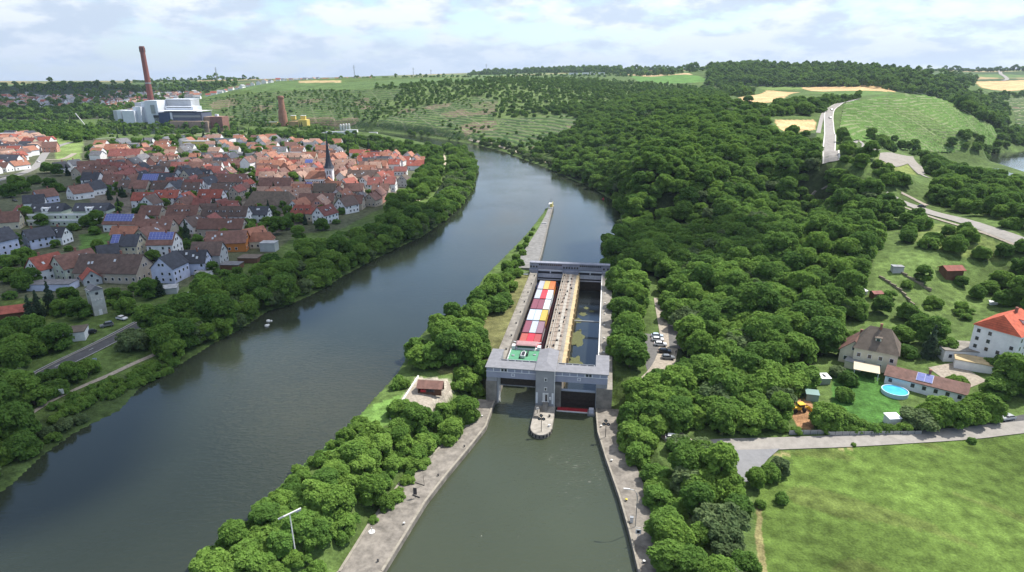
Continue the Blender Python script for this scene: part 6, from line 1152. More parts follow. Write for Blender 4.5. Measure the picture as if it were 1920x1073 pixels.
x, y = hat(1641, 559); house(x, y, 6, 3.6, 3, 2.0, 'dark red', 'timber', rise=.6, label='tiny dark red roofed garden hut at the wood edge', name='garden_hut', cat='hut', win=False, sky=0, chim=0)
x, y = hat(1681, 510); flat(x, y, -10, 4.2, 3, 2.4, 'light grey', 'pale grey', 'small grey blue garden shed at the top left of the orchard', 'shed', 'garden_shed', win=False)
x, y = hat(35, 592); house(x, y, 24, 11.5, 6.5, 2.6, 'red', 'timber', rise=1.7, label='timber barn with a faded red roof on the meadow at far left', name='barn', cat='barn', win=False, sky=0, chim=0, over=.7)
# transformer tower
x, y = hat(186, 588); tt_ = empty('transformer_tower', (x, y, H(x, y)), R(-38), 'tall narrow whitish transformer tower with a grey gable roof in the left gardens', 'tower'); TWM = mat('stained_render', (.46, .46, .42), .9, .5, .15)
MB().bb(-2.1, 2.1, -2.3, 2.3, -1, 10.5).build('wall', TWM, tt_); MB().add([(-2.5, -2.6, 10.2), (2.5, -2.6, 10.2), (2.5, 2.6, 10.2), (-2.5, 2.6, 10.2), (-2.5, 0, 12), (2.5, 0, 12)], [(0, 1, 5, 4), (2, 3, 4, 5), (1, 2, 5), (3, 0, 4), (3, 2, 1, 0)]).build('roof', roofm('grey'), tt_)
MB().bb(2.1, 2.16, -.5, .5, 8.3, 9.3).bb(-.5, .5, -2.36, -2.3, 8.2, 9.2).build('opening', GLASS, tt_)
for a in (-1, 0, 1): MB().lathe([(.14, 0), (.2, .1), (.1, .4)], (0, 0, 0), 8).build('insulator', WHP, tt_, (2.3, a, 6.2))
MB().bb(2.1, 2.16, -.6, .6, 0, 2.2).build('door', FRAMEW, tt_)
# ------------------------------------------------------------------ power station etc.
def base(px, py, d): x, y, _ = atd(px, py, d); return x, y, H(x, y)
PD = 1500
x, y, z = base(286, 205, PD+70); c_ = empty('chimney_stack', (x, y, z), 0, 'very tall red brown power station chimney with dark openings at its top', 'chimney'); hc = atd(267, 87, PD+70)[2]-z
BR_ = mat('brick_red_shaft', (.22, .08, .065), .9, .05, .12); MB().lathe([(7.2, 0), (6.0, hc*.3), (5.3, hc*.6), (4.7, hc*.93), (4.9, hc*.935), (4.9, hc)], seg=20).build('shaft', BR_, c_)
for t in range(4): MB().box((4.75*math.cos(t*1.57-.8), 4.75*math.sin(t*1.57-.8), hc*.95), (1.6, 1.6, 9), rz=t*1.57-.8).build('opening', DARKM, c_)
MB().lathe([(5.75, hc*.48), (5.75, hc*.485), (5.75, hc*.5)], seg=20).build('ring', METAL, c_)
ps = empty('power_station', (*atd(300, 225, PD)[:2], 8), R(-6), 'white and grey power station blocks at the foot of the tall red chimney', 'power station'); PW = mat('pale_cladding', (.66, .69, .74), .6, .08, .06); PG = mat('grey_cladding', (.46, .47, .49), .7, .1, .08); PB = mat('blue_grey_cladding', (.10, .12, .17), .6, .1, .1)
sx = 1.05
def pb(x0, x1, yt, yb, dy0, dy1, m, nm='block', z0=None):
    u0, u1 = (x0-300)*sx, (x1-300)*sx; zt = (238-yt)*sx*1.0; MB().bb(u0, u1, dy0, dy1, -2 if z0 is None else z0, zt).build(nm, m, ps)
pb(205,222,212,238,0,30,PG); pb(213,222,211.6,238,-.5,29,PW,'white_block'); pb(222,236,212,238,2,26,PG); pb(232,257,212,238,-12,12,PW,'white_block'); pb(242,262,198,238,16,40,PG); pb(262,277,196,238,6,30,PW,'white_block'); pb(250,266,205,238,-4,6,PW,'white_block'); pb(277,284,206,238,5,25,PG)
pb(281,306,193,238,-10,24,PW,'boiler_house'); pb(292,300,201,212,-11,-10,METAL,'vent',z0=22); pb(295,312,220,224,-11,-10.1,DARKM,'louvre_band',z0=14)
pb(306,357,193,238,20,50,PG,'turbine_hall'); pb(306,357,191,193.5,18,52,mat('white_trim', (.7, .72, .76), .6, .3, .05),'roof_edge',z0=48); pb(315,372,204,213,0,30,PW,'hall_top',z0=10); pb(318,368,206.5,209,-.6,0,DARKM,'window_strip',z0=34)
pb(316,402,214,238,-26,10,PB,'front_hall'); pb(314,404,211,214.3,-27,11,mat('white_trim', (0, 0, 0)),'roof_edge',z0=28); pb(340,344,214,238,-27.5,-26.1,PW,'corner_post'); pb(345,400,219,223,-26.6,-26.05,METAL,'window_strip',z0=16)
pb(316,339,215,238,-26.4,-26.01,mat('navy_cladding', (.04, .06, .13), .5, .2, .1),'cladding')
pb(345,420,229,238,-40,-28,mat('sand_brick', (.36, .26, .19), .9, .3, .15),'low_wing'); pb(393,420,222,238,-20,10,mat('sand_brick', (0, 0, 0)),'low_wing'); pb(420,444,221,238,-30,-6,mat('brick_dark', (.26, .13, .10), .9, .3, .2),'brick_wing'); pb(425,430,217,221,-20,-14,PW,'roof_vent',z0=15)
for i in range(6): pb(296+i*2.6,297.2+i*2.6,225,229,-10.6,-10.02,DARKM,'louvre',z0=5)
cr_ = empty('crane', (*atd(152, 222, 1500)[:2], 8), .3, 'white loading crane beside the dark river wood at far left', 'crane'); MB().tube([(0, 0, 0), (4, 0, 4), (-8, 0, 26)], .9, 6).build('jib', WHP, cr_); MB().bb(-3, 14, -3, 3, 0, 3).build('base', WHP, cr_)
x, y, z = base(532, 235, 1330); bc = empty('brick_chimney', (x, y, z), 0, 'stepped round brick chimney beside the yellow industrial building', 'chimney'); hb = atd(532, 180, 1330)[2]-z; BRK = mat('old_brick', (.30, .15, .10), .9, .12, .2)
MB().lathe([(9.2, 0), (7.6, hb*.5), (7.4, hb*.56)], seg=16).build('lower_shaft', BRK, bc); MB().lathe([(6.2, hb*.56), (5.2, hb*.92), (5.9, hb*.93), (5.9, hb*.97), (5.0, hb)], seg=16).build('upper_shaft', BRK, bc)
x, y, z = base(560, 236, 1315); yb = empty('yellow_works', (x, y, z), .05, 'yellow industrial building with two raised roof boxes beside the brick chimney', 'factory'); YW = mat('yellow_cladding', (.60, .47, .12), .7, .15, .08)
MB().bb(-16, 3, -8, 14, -2, 16).build('wing', mat('ochre_render', (.38, .26, .13), .8, .2, .1), yb); MB().bb(3, 19, -11, 12, -2, 19).build('main_block', YW, yb)
for a in (-14, 5): MB().bb(a, a+9, 0, 8, 19, 26).build('roof_box', YW, yb); MB().bb(a-.3, a+9.3, -.3, 8.3, 26, 26.8).build('roof_box_lid', FRAMEW, yb)
x, y, z = base(510, 236, 1340); flat(x, y, 2, 22, 12, 8, 'light grey', 'yellow', 'low yellow hall left of the brick chimney', win=False)
for i, (px, py, L, h, lb_) in enumerate([(612,250,16,5,'leftmost'),(630,251,34,6,'long white'),(660,256,20,6,'right hand'),(700,252,14,4,'riverside')]): x, y, z = base(px, py, 1130); flat(x, y, 4, L, 12, h, 'light grey', 'white', lb_+' pale yard building between the village and the vineyard foot', win=False)
for i in range(4):
    x, y, z = base(640+i*5.2, 250, 1180); s_ = empty('silo', (x, y, z), 0, ['leftmost', 'second from left', 'second from right', 'rightmost'][i]+' of the four slim white silos below the vineyard', 'silo', 'white silos below the vineyard'); MB().lathe([(1.9, 0), (1.9, 11), (1.0, 12.4)], seg=12).build('tank', WHP, s_)
# masts on the skyline
for k_, (px, yt, yb_, d_) in enumerate([(406,126,143,3150),(665,122,146,3300),(775,127,140,3800),(912,120,136,3700),(97,146,156,4200),(808,131,140,4200)]):
    x, y, z = atd(px, yb_, d_); z = H(x, y); zt = atd(px, yt, d_)[2]; m_ = empty('pylon', (x, y, z), 0, ['lattice mast on the dark left ridge', 'thin mast above the hilltop village', 'thin mast right of the hilltop village', 'mast in front of the horizon wood', 'faint mast on the far left plain', 'faint low mast on the middle skyline'][k_], 'mast'); hh_ = zt-z
    mb = MB()
    for a in (0, 1.57, 3.14, 4.71): mb.tube([(3*math.cos(a), 3*math.sin(a), 0), (.4*math.cos(a), .4*math.sin(a), hh_)], .45, 4)
    mb.bb(-7, 7, -.3, .3, hh_*.8, hh_*.8+.7).bb(-5, 5, -.3, .3, hh_*.92, hh_*.92+.7); mb.build('lattice', METAL, m_)
# ------------------------------------------------------------------ vehicles
CARP = {}
PAINT = {'white': (.72, .72, .72), 'silver': (.42, .44, .46), 'black': (.02, .02, .024), 'dark blue': (.03, .04, .08), 'grey': (.18, .19, .2), 'pale blue': (.45, .52, .6), 'red': (.4, .03, .03)}
def car(x, y, rz, col, label, group=None, suv=False, z=None, s=1.0):
    rt = empty('parked_car', (x, y, (H(x, y) if z is None else z)+.22), rz, label, 'car', group); key = (col, suv)
    if key not in CARP:
        pm = mat('car_paint_'+col.replace(' ', '_'), PAINT[col], .3, 3, .03, spec=.6); hh_ = 1.75 if suv else 1.45; wd = .88
        def loft(prof, w0, w1f, m, nm):        # side profile (y, z), width narrows with height
            mb = MB(); k = len(prof); vs = []
            for sgn in (-1, 1):
                for (py_, pz) in prof: vs.append((sgn*(w0-max(0, pz-.85)*w1f), py_, pz))
            mb.add(vs, [tuple(range(k))[::-1], tuple(range(k, 2*k))]+[(i, (i+1) % k, (i+1) % k+k, i+k) for i in range(k)]); return mb.build(nm, m, rt)
        body = loft([(-2.15, .3), (-2.2, .62), (-2.05, .86), (-1.1, .95), (1.35, .98), (2.1, .92), (2.2, .6), (2.15, .3)], wd, 0, pm, 'body')
        roof = loft([(-1.05, .93), (-.35, hh_-.06), (0, hh_), (1.1, hh_-.02), (1.75 if suv else 1.45, hh_-.12), (2.0 if suv else 1.95, .96)], wd-.03, .22, GLASS, 'glazing')
        top = loft([(-.42, hh_-.07), (-.05, hh_+.02), (1.1, hh_+.01), (1.5, hh_-.1), (1.4, hh_-.14), (0, hh_-.08)], wd-.02, .2, pm, 'roof')
        ws = []
        for sx_ in (-1, 1):
            for sy in (-1.35, 1.35): o = MB().lathe([(.33, 0), (.34, .05), (.34, .17), (.3, .22)], (0, 0, 0), 14).lathe([(.19, -.01), (.17, .0)], (0, 0, 0), 10, 1).build('wheel', [mat('tyre', (.015, .015, .015), .9), METAL], rt, (sx_*(.9 if sx_ > 0 else .9)-(.22 if sx_ > 0 else -.22)*0, sy, .12)); o.rotation_euler = (0, R(-90)*sx_ if sx_ < 0 else R(-90), 0); o.location.x = sx_*.9 if sx_ > 0 else -.7; o.rotation_euler = (0, R(-90), 0); ws.append(o)
        ls = []
        for sx_ in (-.62, .62): ls.append(MB().bb(sx_-.16, sx_+.16, -2.24, -2.19, .6, .76).build('headlight', FRAMEW, rt)); ls.append(MB().bb(sx_-.14, sx_+.14, 2.19, 2.24, .62, .8).build('tail_light', REDP, rt))
        CARP[key] = [body, roof, top]+ws+ls
    else:
        for o in CARP[key]: c = o.copy(); COL.objects.link(c); c.parent = rt
    rt.scale = (s, s, s); return rt
def carat(px, py, rz, col, lab, **k): x, y, _ = hit(px, py); return car(x, y, rz, col, lab, **k)
G1 = 'cars parked on the lane right of the lock'
for px, py, c, l_ in [(1232,633,'pale blue','pale blue car, backmost of the row parked on the lane beside the lock'),(1233,640,'white','white car second from the back in the row beside the lock'),(1238,649,'white','brighter white car in the middle of the row beside the lock'),(1246,662,'black','black car next to the front one in the row beside the lock'),(1252,674,'grey','dark grey car, frontmost of the row beside the lock')]: carat(px, py, R(82), c, l_, group=G1)
for px, py, c, l_ in [(1252,790,'grey','grey estate car in tree shade below the wood'),(1256,801,'silver','silver car directly in front of the shaded grey estate car'),(1262,826,'white','pale car half hidden under the quay trees'),]: carat(px, py, R(75), c, l_, group='cars in the shaded lay-by')
carat(1762, 724, R(68), 'white', 'white off road car parked behind the long low building', suv=True); carat(1887, 788, R(-78), 'silver', 'silver car at the right edge of the view beside the lane')
carat(229, 600, R(70), 'white', 'bright white car on the grass beside the transformer tower'); carat(201, 613, R(-52), 'grey', 'grey estate car on the grass left of the white car', suv=True); carat(169, 627, R(-40), 'black', 'black car behind the low flat building'); carat(117, 533, R(20), 'grey', 'dark car between the garage and the pale green house')
carat(286, 489, R(80), 'black', 'black car on the small yard behind the barn house'); carat(306, 487, R(70), 'dark blue', 'dark blue car right of the black one on the small yard'); carat(470, 333, R(5), 'white', 'white car on the main street of the village')
for px, py, c, l_ in [(28,378,'black','first dark car in the shaded car park at left'),(24,372,'black','second dark car in the shaded car park at left'),(72,305,'white','white car at the left road junction')]: carat(px, py, R(60), c, l_)
for t, c, l_ in [(.80, 'black', 'black car at the far end of the straight hill road'), (.62, 'white', 'pale car on the straight hill road'), (.5, 'grey', 'grey car following the pale one on the hill road')]:
    i = int(t*(len(UPR)-1)); car(UPR[i][0]+1.8, UPR[i][1], R(5), c, l_, z=H(*UPR[i])+.5)
carat(1728, 390, R(60), 'black', 'black car driving on the pale concrete road up the hill')
# tractor
x, y, z = hit(1497, 772); tr = empty('loader', (x, y, z), R(100), 'yellow wheel loader beside the dug up earth', 'loader'); YM = mat('machine_yellow', (.70, .42, .03), .5, 1.5, .12)
MB().bb(-.8, .8, -.4, 2.6, .8, 1.7).build('body', YM, tr); MB().bb(-.75, .75, -1.3, .3, .8, 2.4).build('cab', GLASS, tr); MB().bb(-.95, .95, -1.5, .5, 2.4, 2.6).build('cab_roof', YM, tr); MB().add([(-1.3, -3.2, .3), (1.3, -3.2, .3), (1.3, -4.1, .3), (-1.3, -4.1, .3), (-1.3, -3.3, 1.3), (1.3, -3.3, 1.3)], [(0, 1, 2, 3), (0, 4, 5, 1), (0, 3, 4), (1, 5, 2)]).build('bucket', YM, tr)
for s_ in (-.6, .6): MB().tube([(s_, -1, 1.5), (s_, -2.4, 1.6), (s_, -3.3, .7)], .13, 6).build('arm', YM, tr)
for sx_ in (-1, 1):
    for sy, r_ in ((-1.2, .62), (1.7, .72)): w_ = MB().lathe([(r_*.9, 0), (r_, .08), (r_, .38), (r_*.9, .45)], (0, 0, 0), 16).lathe([(r_*.5, -.02), (r_*.5, .0)], (0, 0, 0), 12, 1).build('wheel', [mat('tyre', (0, 0, 0)), YM], tr, (sx_*1.15 if sx_ > 0 else -.7, sy, r_)); w_.rotation_euler = (0, R(-90), 0)
# pool, sheds, garden things
x, y, z = hit(1677, 738); pl = empty('swimming_pool', (x, y, z), 0, 'round blue above ground swimming pool on the lawn', 'pool'); mb = MB(); k = 36; ro_, ri = 3.7, 3.45
vs = [(r_*math.cos(2*math.pi*i/k), r_*math.sin(2*math.pi*i/k), zz) for r_, zz in ((ro_, -.4), (ro_, 1.2), (ri, 1.2), (ri, .95)) for i in range(k)]
mb.add(vs, [(j*k+i, j*k+(i+1) % k, (j+1)*k+(i+1) % k, (j+1)*k+i) for j in range(3) for i in range(k)]); mb.build('pool_wall', mat('pool_rim', (.45, .6, .66), .6, 2, .05), pl)
MB().add([(ri*math.cos(2*math.pi*i/k), ri*math.sin(2*math.pi*i/k), 1.0) for i in range(k)], [tuple(range(k))]).build('water', mat('pool_blue', (.07, .42, .72), .12, .8, .12, (3, .2, .02)), pl)
def shed(px, py, rz, L, S, h, label, m, rm, name='shed', cat='shed', leg=False):
    x, y, z = hit(px, py); rt = empty(name, (x, y, z), rz, label, cat)
    if leg:
        for a in (-1, 1):
            for b_ in (-1, 1): MB().bb(a*(L/2-.15)-.07, a*(L/2-.15)+.07, b_*(S/2-.15)-.07, b_*(S/2-.15)+.07, 0, h).build('post', m, rt)
    else: MB().bb(-L/2, L/2, -S/2, S/2, -.3, h).build('wall', m, rt)
    MB().add([(-L/2-.2, -S/2-.2, h), (L/2+.2, -S/2-.2, h), (L/2+.2, S/2+.2, h+.35), (-L/2-.2, S/2+.2, h+.35), (-L/2-.2, -S/2-.2, h+.1), (L/2+.2, -S/2-.2, h+.1), (L/2+.2, S/2+.2, h+.45), (-L/2-.2, S/2+.2, h+.45)], [(3, 2, 1, 0), (4, 5, 6, 7), (0, 1, 5, 4), (1, 2, 6, 5), (2, 3, 7, 6), (3, 0, 4, 7)]).build('roof', rm, rt); return rt
WHR = mat('white_sheet_roof', (.72, .73, .75), .5, 1, .05)
s_ = shed(1533, 718, R(2), 6.4, 3.0, 2.1, 'white greenhouse shed with a row of dark roof vents on the lawn', METAL, WHR, 'greenhouse', 'greenhouse')
for i in range(3): MB().bb(-2.0+i*1.7, -1.3+i*1.7, -.6, .9, 2.32, 2.5).build('roof_vent', DARKM, s_)
shed(1622, 705, R(-28), 7, 5.5, 2.7, 'cream sun awning on posts in front of the villa', FRAMEW, mat('cream_canvas', (.55, .47, .34), .9, 2, .08), 'awning', 'awning', True)
shed(1600, 690, R(-40), 5, 3.4, 2.4, 'small grey roofed terrace shelter left of the cream awning', wallm('cream'), METAL)
shed(1521, 749, R(-15), 3.4, 2.6, 2.2, 'small greenish glass shed beside the earth mound', mat('greenish_glass', (.2, .3, .27), .3), mat('greenish_glass', (0, 0, 0)), 'glass_shed')
shed(1671, 795, R(5), 3.4, 2.6, 2.3, 'small white garden shed at the bottom of the lawn', WHP, WHR)
shed(1618, 552, R(20), 2.6, 1.8, 1.5, 'white tarpaulin covered stack beside the tiny dark red hut', WHP, WHR, 'covered_stack', 'stack'); shed(1862, 571, R(-20), 2.6, 1.4, .9, 'white covered frame among the vegetable rows', WHP, WHR, 'cold_frame', 'frame')
x, y, z = hit(228, 552); 
for (px, py, L, rz, h, lb_, m) in [(1512,816,10,R(2),1.5,'dark mesh fence between the earth mound and the lane',DARKM),(1640,816,26,R(1),1.2,'low dark fence under the hedge along the lane',DARKM)]:
    x, y, z = hit(px, py); f = empty('fence', (x, y, z), rz, lb_, 'fence'); mb = MB()
    for i in range(int(L/2)+1): mb.bb(-L/2+i*2-.04, -L/2+i*2+.04, -.04, .04, 0, h+.1)
    mb.build('post', m, f); MB().bb(-L/2, L/2, -.015, .015, .1, h).build('mesh_panel', METAL, f)
for pts_, lb_ in [([(1648,520),(1690,548),(1722,585)], 'lower dry stone terrace wall in the orchard'), ([(1678,505),(1700,520),(1745,548)], 'upper hedge lined terrace wall in the orchard')]:
    P_ = resample(hp(pts_), 3); mb = MB()
    for a, b in zip(P_[:-1], P_[1:]): zz = (H(*a)+H(*b))/2; mb.box(((a[0]+b[0])/2, (a[1]+b[1])/2, zz), (math.hypot(b[0]-a[0], b[1]-a[1])+.1, .5, 1.8), rz=math.atan2(b[1]-a[1], b[0]-a[0]))
    tag(mb.build('terrace_wall', mat('dry_stone', (.24, .2, .15), .95, 1.2, .35, (3, .5, .1))), lb_, 'wall')
# quarry face under the hill road
P_ = hp([(1504,392),(1524,386),(1545,378),(1562,368)]); P_ = resample(P_, 3); vs = []; fs = []; hh_ = 8
for i, p in enumerate(P_):
    for k_ in range(9): t = k_/8; vs.append((p[0]+rnd.uniform(-1, 1)+t*2, p[1]+rnd.uniform(-1, 1)+t*5, H(*p)-2+t*(hh_+4)*math.sin(.35+2.4*i/len(P_))))
for i in range(len(P_)-1):
    for k_ in range(8): j = i*9+k_; fs.append((j, j+9, j+10, j+1))
tag(MB().add(vs, fs).build('rock_face', mat('quarry_rock', (.17, .145, .13), .95, .35, .45, (1.2, .8, .4), det=8)), kind='structure')
# left bank signs and debris
for px, py, lb_, sz in [(117, 744, 'small white notice board beside the riverside footpath', 1.3), (180, 684, 'blue and white information board beside the riverside road', 1.2)]:
    x, y, z = hit(px, py); s_ = empty('notice_board', (x, y, z), .2, lb_, 'sign'); MB().bb(-.06, .06, -.04, .04, 0, 1.6).build('post', METAL, s_); MB().bb(-sz/2, sz/2, -.05, .05, .9, .9+sz*1.2).build('board', WHP if sz > 1.25 else mat('pale_blue_board', (.4, .45, .55), .6), s_)
for i, (px, py) in enumerate([(503, 603), (500, 612), (268, 640)]):
    x, y, _ = at(px, py, 6.0); s_ = empty('floating_debris', (x, y, 6.0), i, ['larger pale float caught at the shaded left bank', 'smaller pale float caught at the shaded left bank', 'pale drum on the bank near the road'][i], 'float'); 
    if i == 2: s_.location.z = H(x, y)
    MB().lathe([(.2, 0), (.8, .3), (.7, .8), (.2, 1.0)], (0, 0, -.2), 9).build('float', WHP, s_); MB().lathe([(.2, 0), (.5, .2), (.2, .6)], (1.1, .3, -.1), 8).build('small_float', WHP, s_)
# people on the lane
def person(px, py, shirt, lab):
    x, y, z = hit(px, py); me = bpy.data.meshes.new('person'); P_ = [(0, 0, .92), (0, 0, 1.2), (0, 0, 1.42), (0, 0, 1.52), (0, -.01, 1.66), (.1, 0, .88), (.12, -.02, .5), (.12, .03, .08), (.13, -.1, .04), (-.1, 0, .88), (-.12, .1, .5), (-.13, .2, .1), (-.13, .08, .05), (.2, 0, 1.4), (.27, .02, 1.15), (.28, -.08, .93), (-.2, 0, 1.4), (-.27, .03, 1.15), (-.27, .0, .92)]
    E_ = [(0, 1), (1, 2), (2, 3), (3, 4), (0, 5), (5, 6), (6, 7), (7, 8), (0, 9), (9, 10), (10, 11), (11, 12), (2, 13), (13, 14), (14, 15), (2, 16), (16, 17), (17, 18)]; rad = [.15, .15, .14, .06, .105, .1, .07, .05, .045, .1, .07, .05, .045, .07, .05, .035, .07, .05, .035]
    me.from_pydata(P_, E_, []); o = bpy.data.objects.new('person', me); COL.objects.link(o); m = o.modifiers.new('skin', 'SKIN'); 
    for v, r_ in zip(me.skin_vertices[0].data if me.skin_vertices else [], rad): v.radius = (r_, r_)
    if not me.skin_vertices:
        bm = bmesh.new(); bm.from_mesh(me); sl = bm.verts.layers.skin.verify(); bm.verts.ensure_lookup_table()
        for i, v in enumerate(bm.verts): v[sl].radius = (rad[i], rad[i]); v[sl].use_root = i == 0
        bm.to_mesh(me); bm.free()
    m2 = o.modifiers.new('sub', 'SUBSURF'); m2.levels = m2.render_levels = 1; me.materials.append(mat('cloth_'+shirt, {'dark': (.03, .03, .04), 'pale': (.4, .4, .42)}[shirt], .9, 4, .2)); o.location = (x, y, z+.1); tag(o, lab, 'person')
    h_ = MB().lathe([(.05, 0), (.11, .05), (.115, .14), (.05, .2)], (0, .01, 1.6), 10).build('hair', mat('dark_hair', (.03, .02, .015), .8), o)
person(1267, 666, 'dark', 'person in dark clothes standing beside the parked cars on the lane')
# ------------------------------------------------------------------ trees become objects
def inview(x, y, z):
    dz = z-CH; d = y*math.cos(PITCH)-dz*math.sin(PITCH)
    if d < 5: return False
    u = y*math.sin(PITCH)+dz*math.cos(PITCH); px = CX+CF*x/d; py = CY-CF*u/d; return -20 < px < 1940 and 60 < py < 1120
CK = lambda k: {'conifer': 'conifer', 'shrub': 'shrub'}.get(k, 'broad')
keep = []
for t_ in TREES:
    x, y = t_[:2]; u, v = UV(x, y)
    if -21.5 < u < 22 and -4 < v < 122: continue
    if t_[5] not in ('fartown', 'farhill') and any(math.hypot(x-q_[0], y-q_[1]) < q_[3]+.8*min(t_[3], 3) and abs(y) < 1150 for q_ in HOUSES): 
        if t_[5] not in ('village', 'garden', 'gaps') : continue
        if t_[5] == 'gaps' and any(math.hypot(x-q_[0], y-q_[1]) < q_[3]+1.2 for q_ in HOUSES): continue
    keep.append(t_)
keep.sort(key=lambda t: t[3]/math.hypot(t[0], t[1])*-1)
IND = {'broad': [], 'conifer': [], 'shrub': []}; STUFF = []
for t_ in keep:
    k = CK(t_[4]); lim = {'broad': 300, 'conifer': 60, 'shrub': 120}[k]
    if inview(*t_[:3]) and len(IND[k]) < lim and math.hypot(t_[0], t_[1]) < 900: IND[k].append(t_)
    else: STUFF.append(t_)
ZP = {'islandedge': 'along the edge of the island', 'gaps': 'between the village houses', 'valley': 'on the flats behind the village', 'plantgreen': 'in front of the power station', 'fieldwood': 'beside the wheat fields', 'farshore': 'on the far shore at right', 'slope': 'on the vineyard slope', 'ridge': 'on the wooded ridge', 'leftbank': 'on the shaded left river bank', 'bendbank': 'on the left bank at the river bend', 'villageedge': 'between the village and the river', 'village': 'among the village gardens', 'leftgarden': 'beside the riverside road at left', 'wood': 'in the wood right of the lock',
      'quayrow': 'in the double row behind the right quay', 'island': 'on the island left of the lock', 'orchard': 'in the hillside orchard', 'garden': 'in the gardens by the lane', 'gardenhedge': 'in the hedge along the lane', 'bankbush': 'on the grassy slope of the left bank', 'lockrow': 'close beside the right lock wall', 'righttop': 'on the hilltop at right', 'rightshore': 'on the far right river shore', 'midhill': 'on the middle hillside', 'behindvillage': 'behind the village'}
KN = {'broad': ('broadleaf_tree', 'tree'), 'conifer': ('conifer_tree', 'tree'), 'shrub': ('shrub', 'shrub')}; ADJ = {'broad': 'dark green rounded tree', 'bright': 'bright green rounded tree', 'willow': 'grey green willow like tree', 'copper': 'dark copper leaved tree', 'conifer': 'dark pointed conifer', 'shrub': 'low leafy green shrub'}
NUMW = ['nearest', 'second nearest', 'third nearest', 'fourth nearest', 'fifth nearest', 'sixth nearest', 'seventh nearest', 'eighth nearest', 'ninth nearest', 'tenth nearest', 'eleventh nearest', 'twelfth nearest']
def nth(i): return (NUMW[i] if i < 12 else '%d%s nearest' % (i+1, {1: 'st', 2: 'nd', 3: 'rd'}.get((i+1) % 10 if (i+1) % 100 not in (11, 12, 13) else 0, 'th')))
cnt = {}
allv = sorted(IND['broad']+IND['conifer']+IND['shrub'], key=lambda t: math.hypot(t[0], t[1])); num = {}
for t_ in allv:
    kk = (t_[4], t_[5]); num.setdefault(kk, []).append(t_)
TRK = {}
for kk, L_ in num.items():
    for i, t_ in enumerate(L_):
        x, y, z, r, kd, zn = t_[:6]; nm, ca2 = KN[CK(kd)]
        lab = '%s%s %s' % (nth(i)+' ' if len(L_) > 1 else '', ADJ[kd], ZP.get(zn, 'of the '+zn))
        rt = bpy.data.objects.new(nm, None); COL.objects.link(rt); rt.location = (x, y, z); rt.rotation_euler.z = rnd.uniform(0, 6.28); rt.scale = (r*rnd.uniform(.88, 1.18), r*rnd.uniform(.85, 1.15), r*rnd.uniform(.82, 1.2)); rt.empty_display_size = .3
        tag(rt, lab, ca2, {'broad': 'broadleaf trees ', 'conifer': 'conifers ', 'shrub': 'shrubs '}[CK(kd)]+ZP.get(zn, ''))
        cr2 = bpy.data.objects.new('crown', rnd.choice(CR[kd])); COL.objects.link(cr2); cr2.parent = rt
        tk = bpy.data.objects.new('trunk', TR['a']); COL.objects.link(tk); tk.parent = rt
        if CK(kd) == 'shrub': tk.scale = (.6, .6, .5)
groups = {}
for t_ in STUFF:
    d = math.hypot(t_[0], t_[1]); groups.setdefault((t_[5], d > 1150), []).append(t_)
for (zn, farr), L_ in groups.items():
    pts = []
    for t_ in L_:
        kd = 'broad' if t_[4] == 'copper' else t_[4]
        idx = (3 if kd == 'conifer' else rnd.choice([0, 1, 2])) if farr else rnd.choice(HIN[kd]); pts.append((t_[0], t_[1], t_[2], t_[3], idx))
    scatter('woodland', pts, GL if farr else GH, 'dense mixed wood '+ZP.get(zn, 'in the distance'))
print('TREES', len(TREES), 'ind', {k: len(v) for k, v in IND.items()}, 'houses', len(HOUSES))
# ------------------------------------------------------------------ clouds (their shadows fall on the left bank, the far town and a strip of the wood)
def cloudmat():
    m = bpy.data.materials.new('cloud'); m.use_nodes = True; t = m.node_tree; t.nodes.clear(); o = t.nodes.new('ShaderNodeOutputMaterial'); d = t.nodes.new('ShaderNodeBsdfDiffuse'); d.inputs[0].default_value = (.9, .9, .92, 1); tl = t.nodes.new('ShaderNodeBsdfTranslucent'); tl.inputs[0].default_value = (.9, .9, .92, 1)
    m1 = t.nodes.new('ShaderNodeMixShader'); m1.inputs[0].default_value = .55; t.links.new(d.outputs[0], m1.inputs[1]); t.links.new(tl.outputs[0], m1.inputs[2]); tr = t.nodes.new('ShaderNodeBsdfTransparent'); m2 = t.nodes.new('ShaderNodeMixShader'); m2.inputs[0].default_value = .68
    t.links.new(tr.outputs[0], m2.inputs[1]); t.links.new(m1.outputs[0], m2.inputs[2]); t.links.new(m2.outputs[0], o.inputs[0]); return m
CLM = cloudmat()
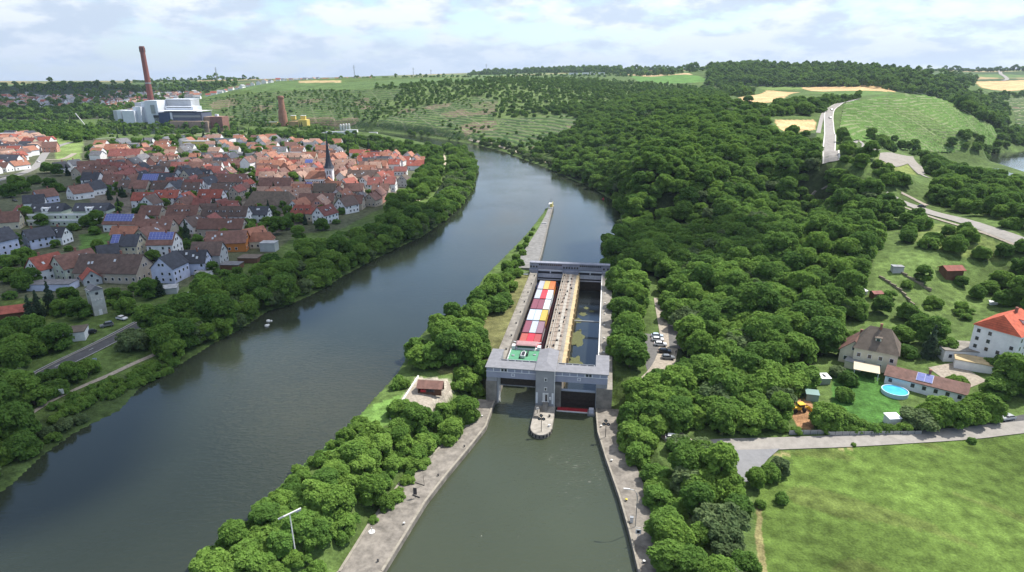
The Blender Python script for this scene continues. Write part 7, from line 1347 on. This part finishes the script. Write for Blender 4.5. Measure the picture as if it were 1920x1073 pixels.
def cloud(gpoly, alt, label, seed):            # gpoly: ground outline of the shadow; the cloud hangs up-sun of it
    r_ = random.Random(seed); off = SDIR*(alt/SDIR.z); P_ = resample(gpoly+[gpoly[0]], 60)[:-1]; bm = bmesh.new(); cxm = sum(p[0] for p in P_)/len(P_); cym = sum(p[1] for p in P_)/len(P_); rings = []
    for f_, dz in ((1, 0), (.93, 28), (.75, 60), (.45, 90)):
        rings.append([bm.verts.new((cxm+(p[0]-cxm)*f_+off.x+r_.uniform(-14, 14), cym+(p[1]-cym)*f_+off.y+r_.uniform(-14, 14), alt+dz+r_.uniform(-8, 12))) for p in P_])
    k = len(P_)
    for a, b in zip(rings[:-1], rings[1:]):
        for i in range(k): bm.faces.new((a[i], a[(i+1) % k], b[(i+1) % k], b[i]))
    bm.faces.new(rings[-1]); bm.faces.new(rings[0][::-1]); bmesh.ops.triangulate(bm, faces=[f for f in bm.faces if len(f.verts) > 4]); me = bpy.data.meshes.new('cloud'); bm.to_mesh(me); bm.free(); me.materials.append(CLM); me.polygons.foreach_set('use_smooth', [True]*len(me.polygons)); o = bpy.data.objects.new('cloud', me); COL.objects.link(o); tag(o, kind='structure')
cloud(hp([(-600,1100),(-600,420),(0,335),(120,318),(230,318),(330,335),(430,345),(470,372),(560,392),(640,402),(740,420),(842,404),(800,452),(700,520),(560,610),(440,680),(330,760),(220,900),(60,1073),(-200,1200)]), 1300, 'cloud', 2)
cloud(hp([(-300,222),(-300,172),(0,162),(200,160),(270,170),(230,190),(180,200),(120,212),(90,222)]), 1300, 'cloud', 4)
cloud(hp([(1168,440),(1250,420),(1340,432),(1400,470),(1380,500),(1300,500),(1230,500),(1150,505)]), 1000, 'cloud', 5)
# ------------------------------------------------------------------ haze
HZ = MB().bb(-9500, 9500, -500, 9700, -30, 330).build('haze', None or (lambda: bpy.data.materials.new('haze_air'))()); hm = HZ.data.materials[0]; hm.use_nodes = True; t = hm.node_tree; t.nodes.clear(); o = t.nodes.new('ShaderNodeOutputMaterial'); v = t.nodes.new('ShaderNodeVolumePrincipled')
v.inputs['Color'].default_value = (.72, .84, 1, 1); v.inputs['Density'].default_value = 0.00004; v.inputs['Anisotropy'].default_value = .2; t.links.new(v.outputs[0], o.inputs['Volume']); tag(HZ, 'thin pale blue summer haze over the valley', kind='stuff')
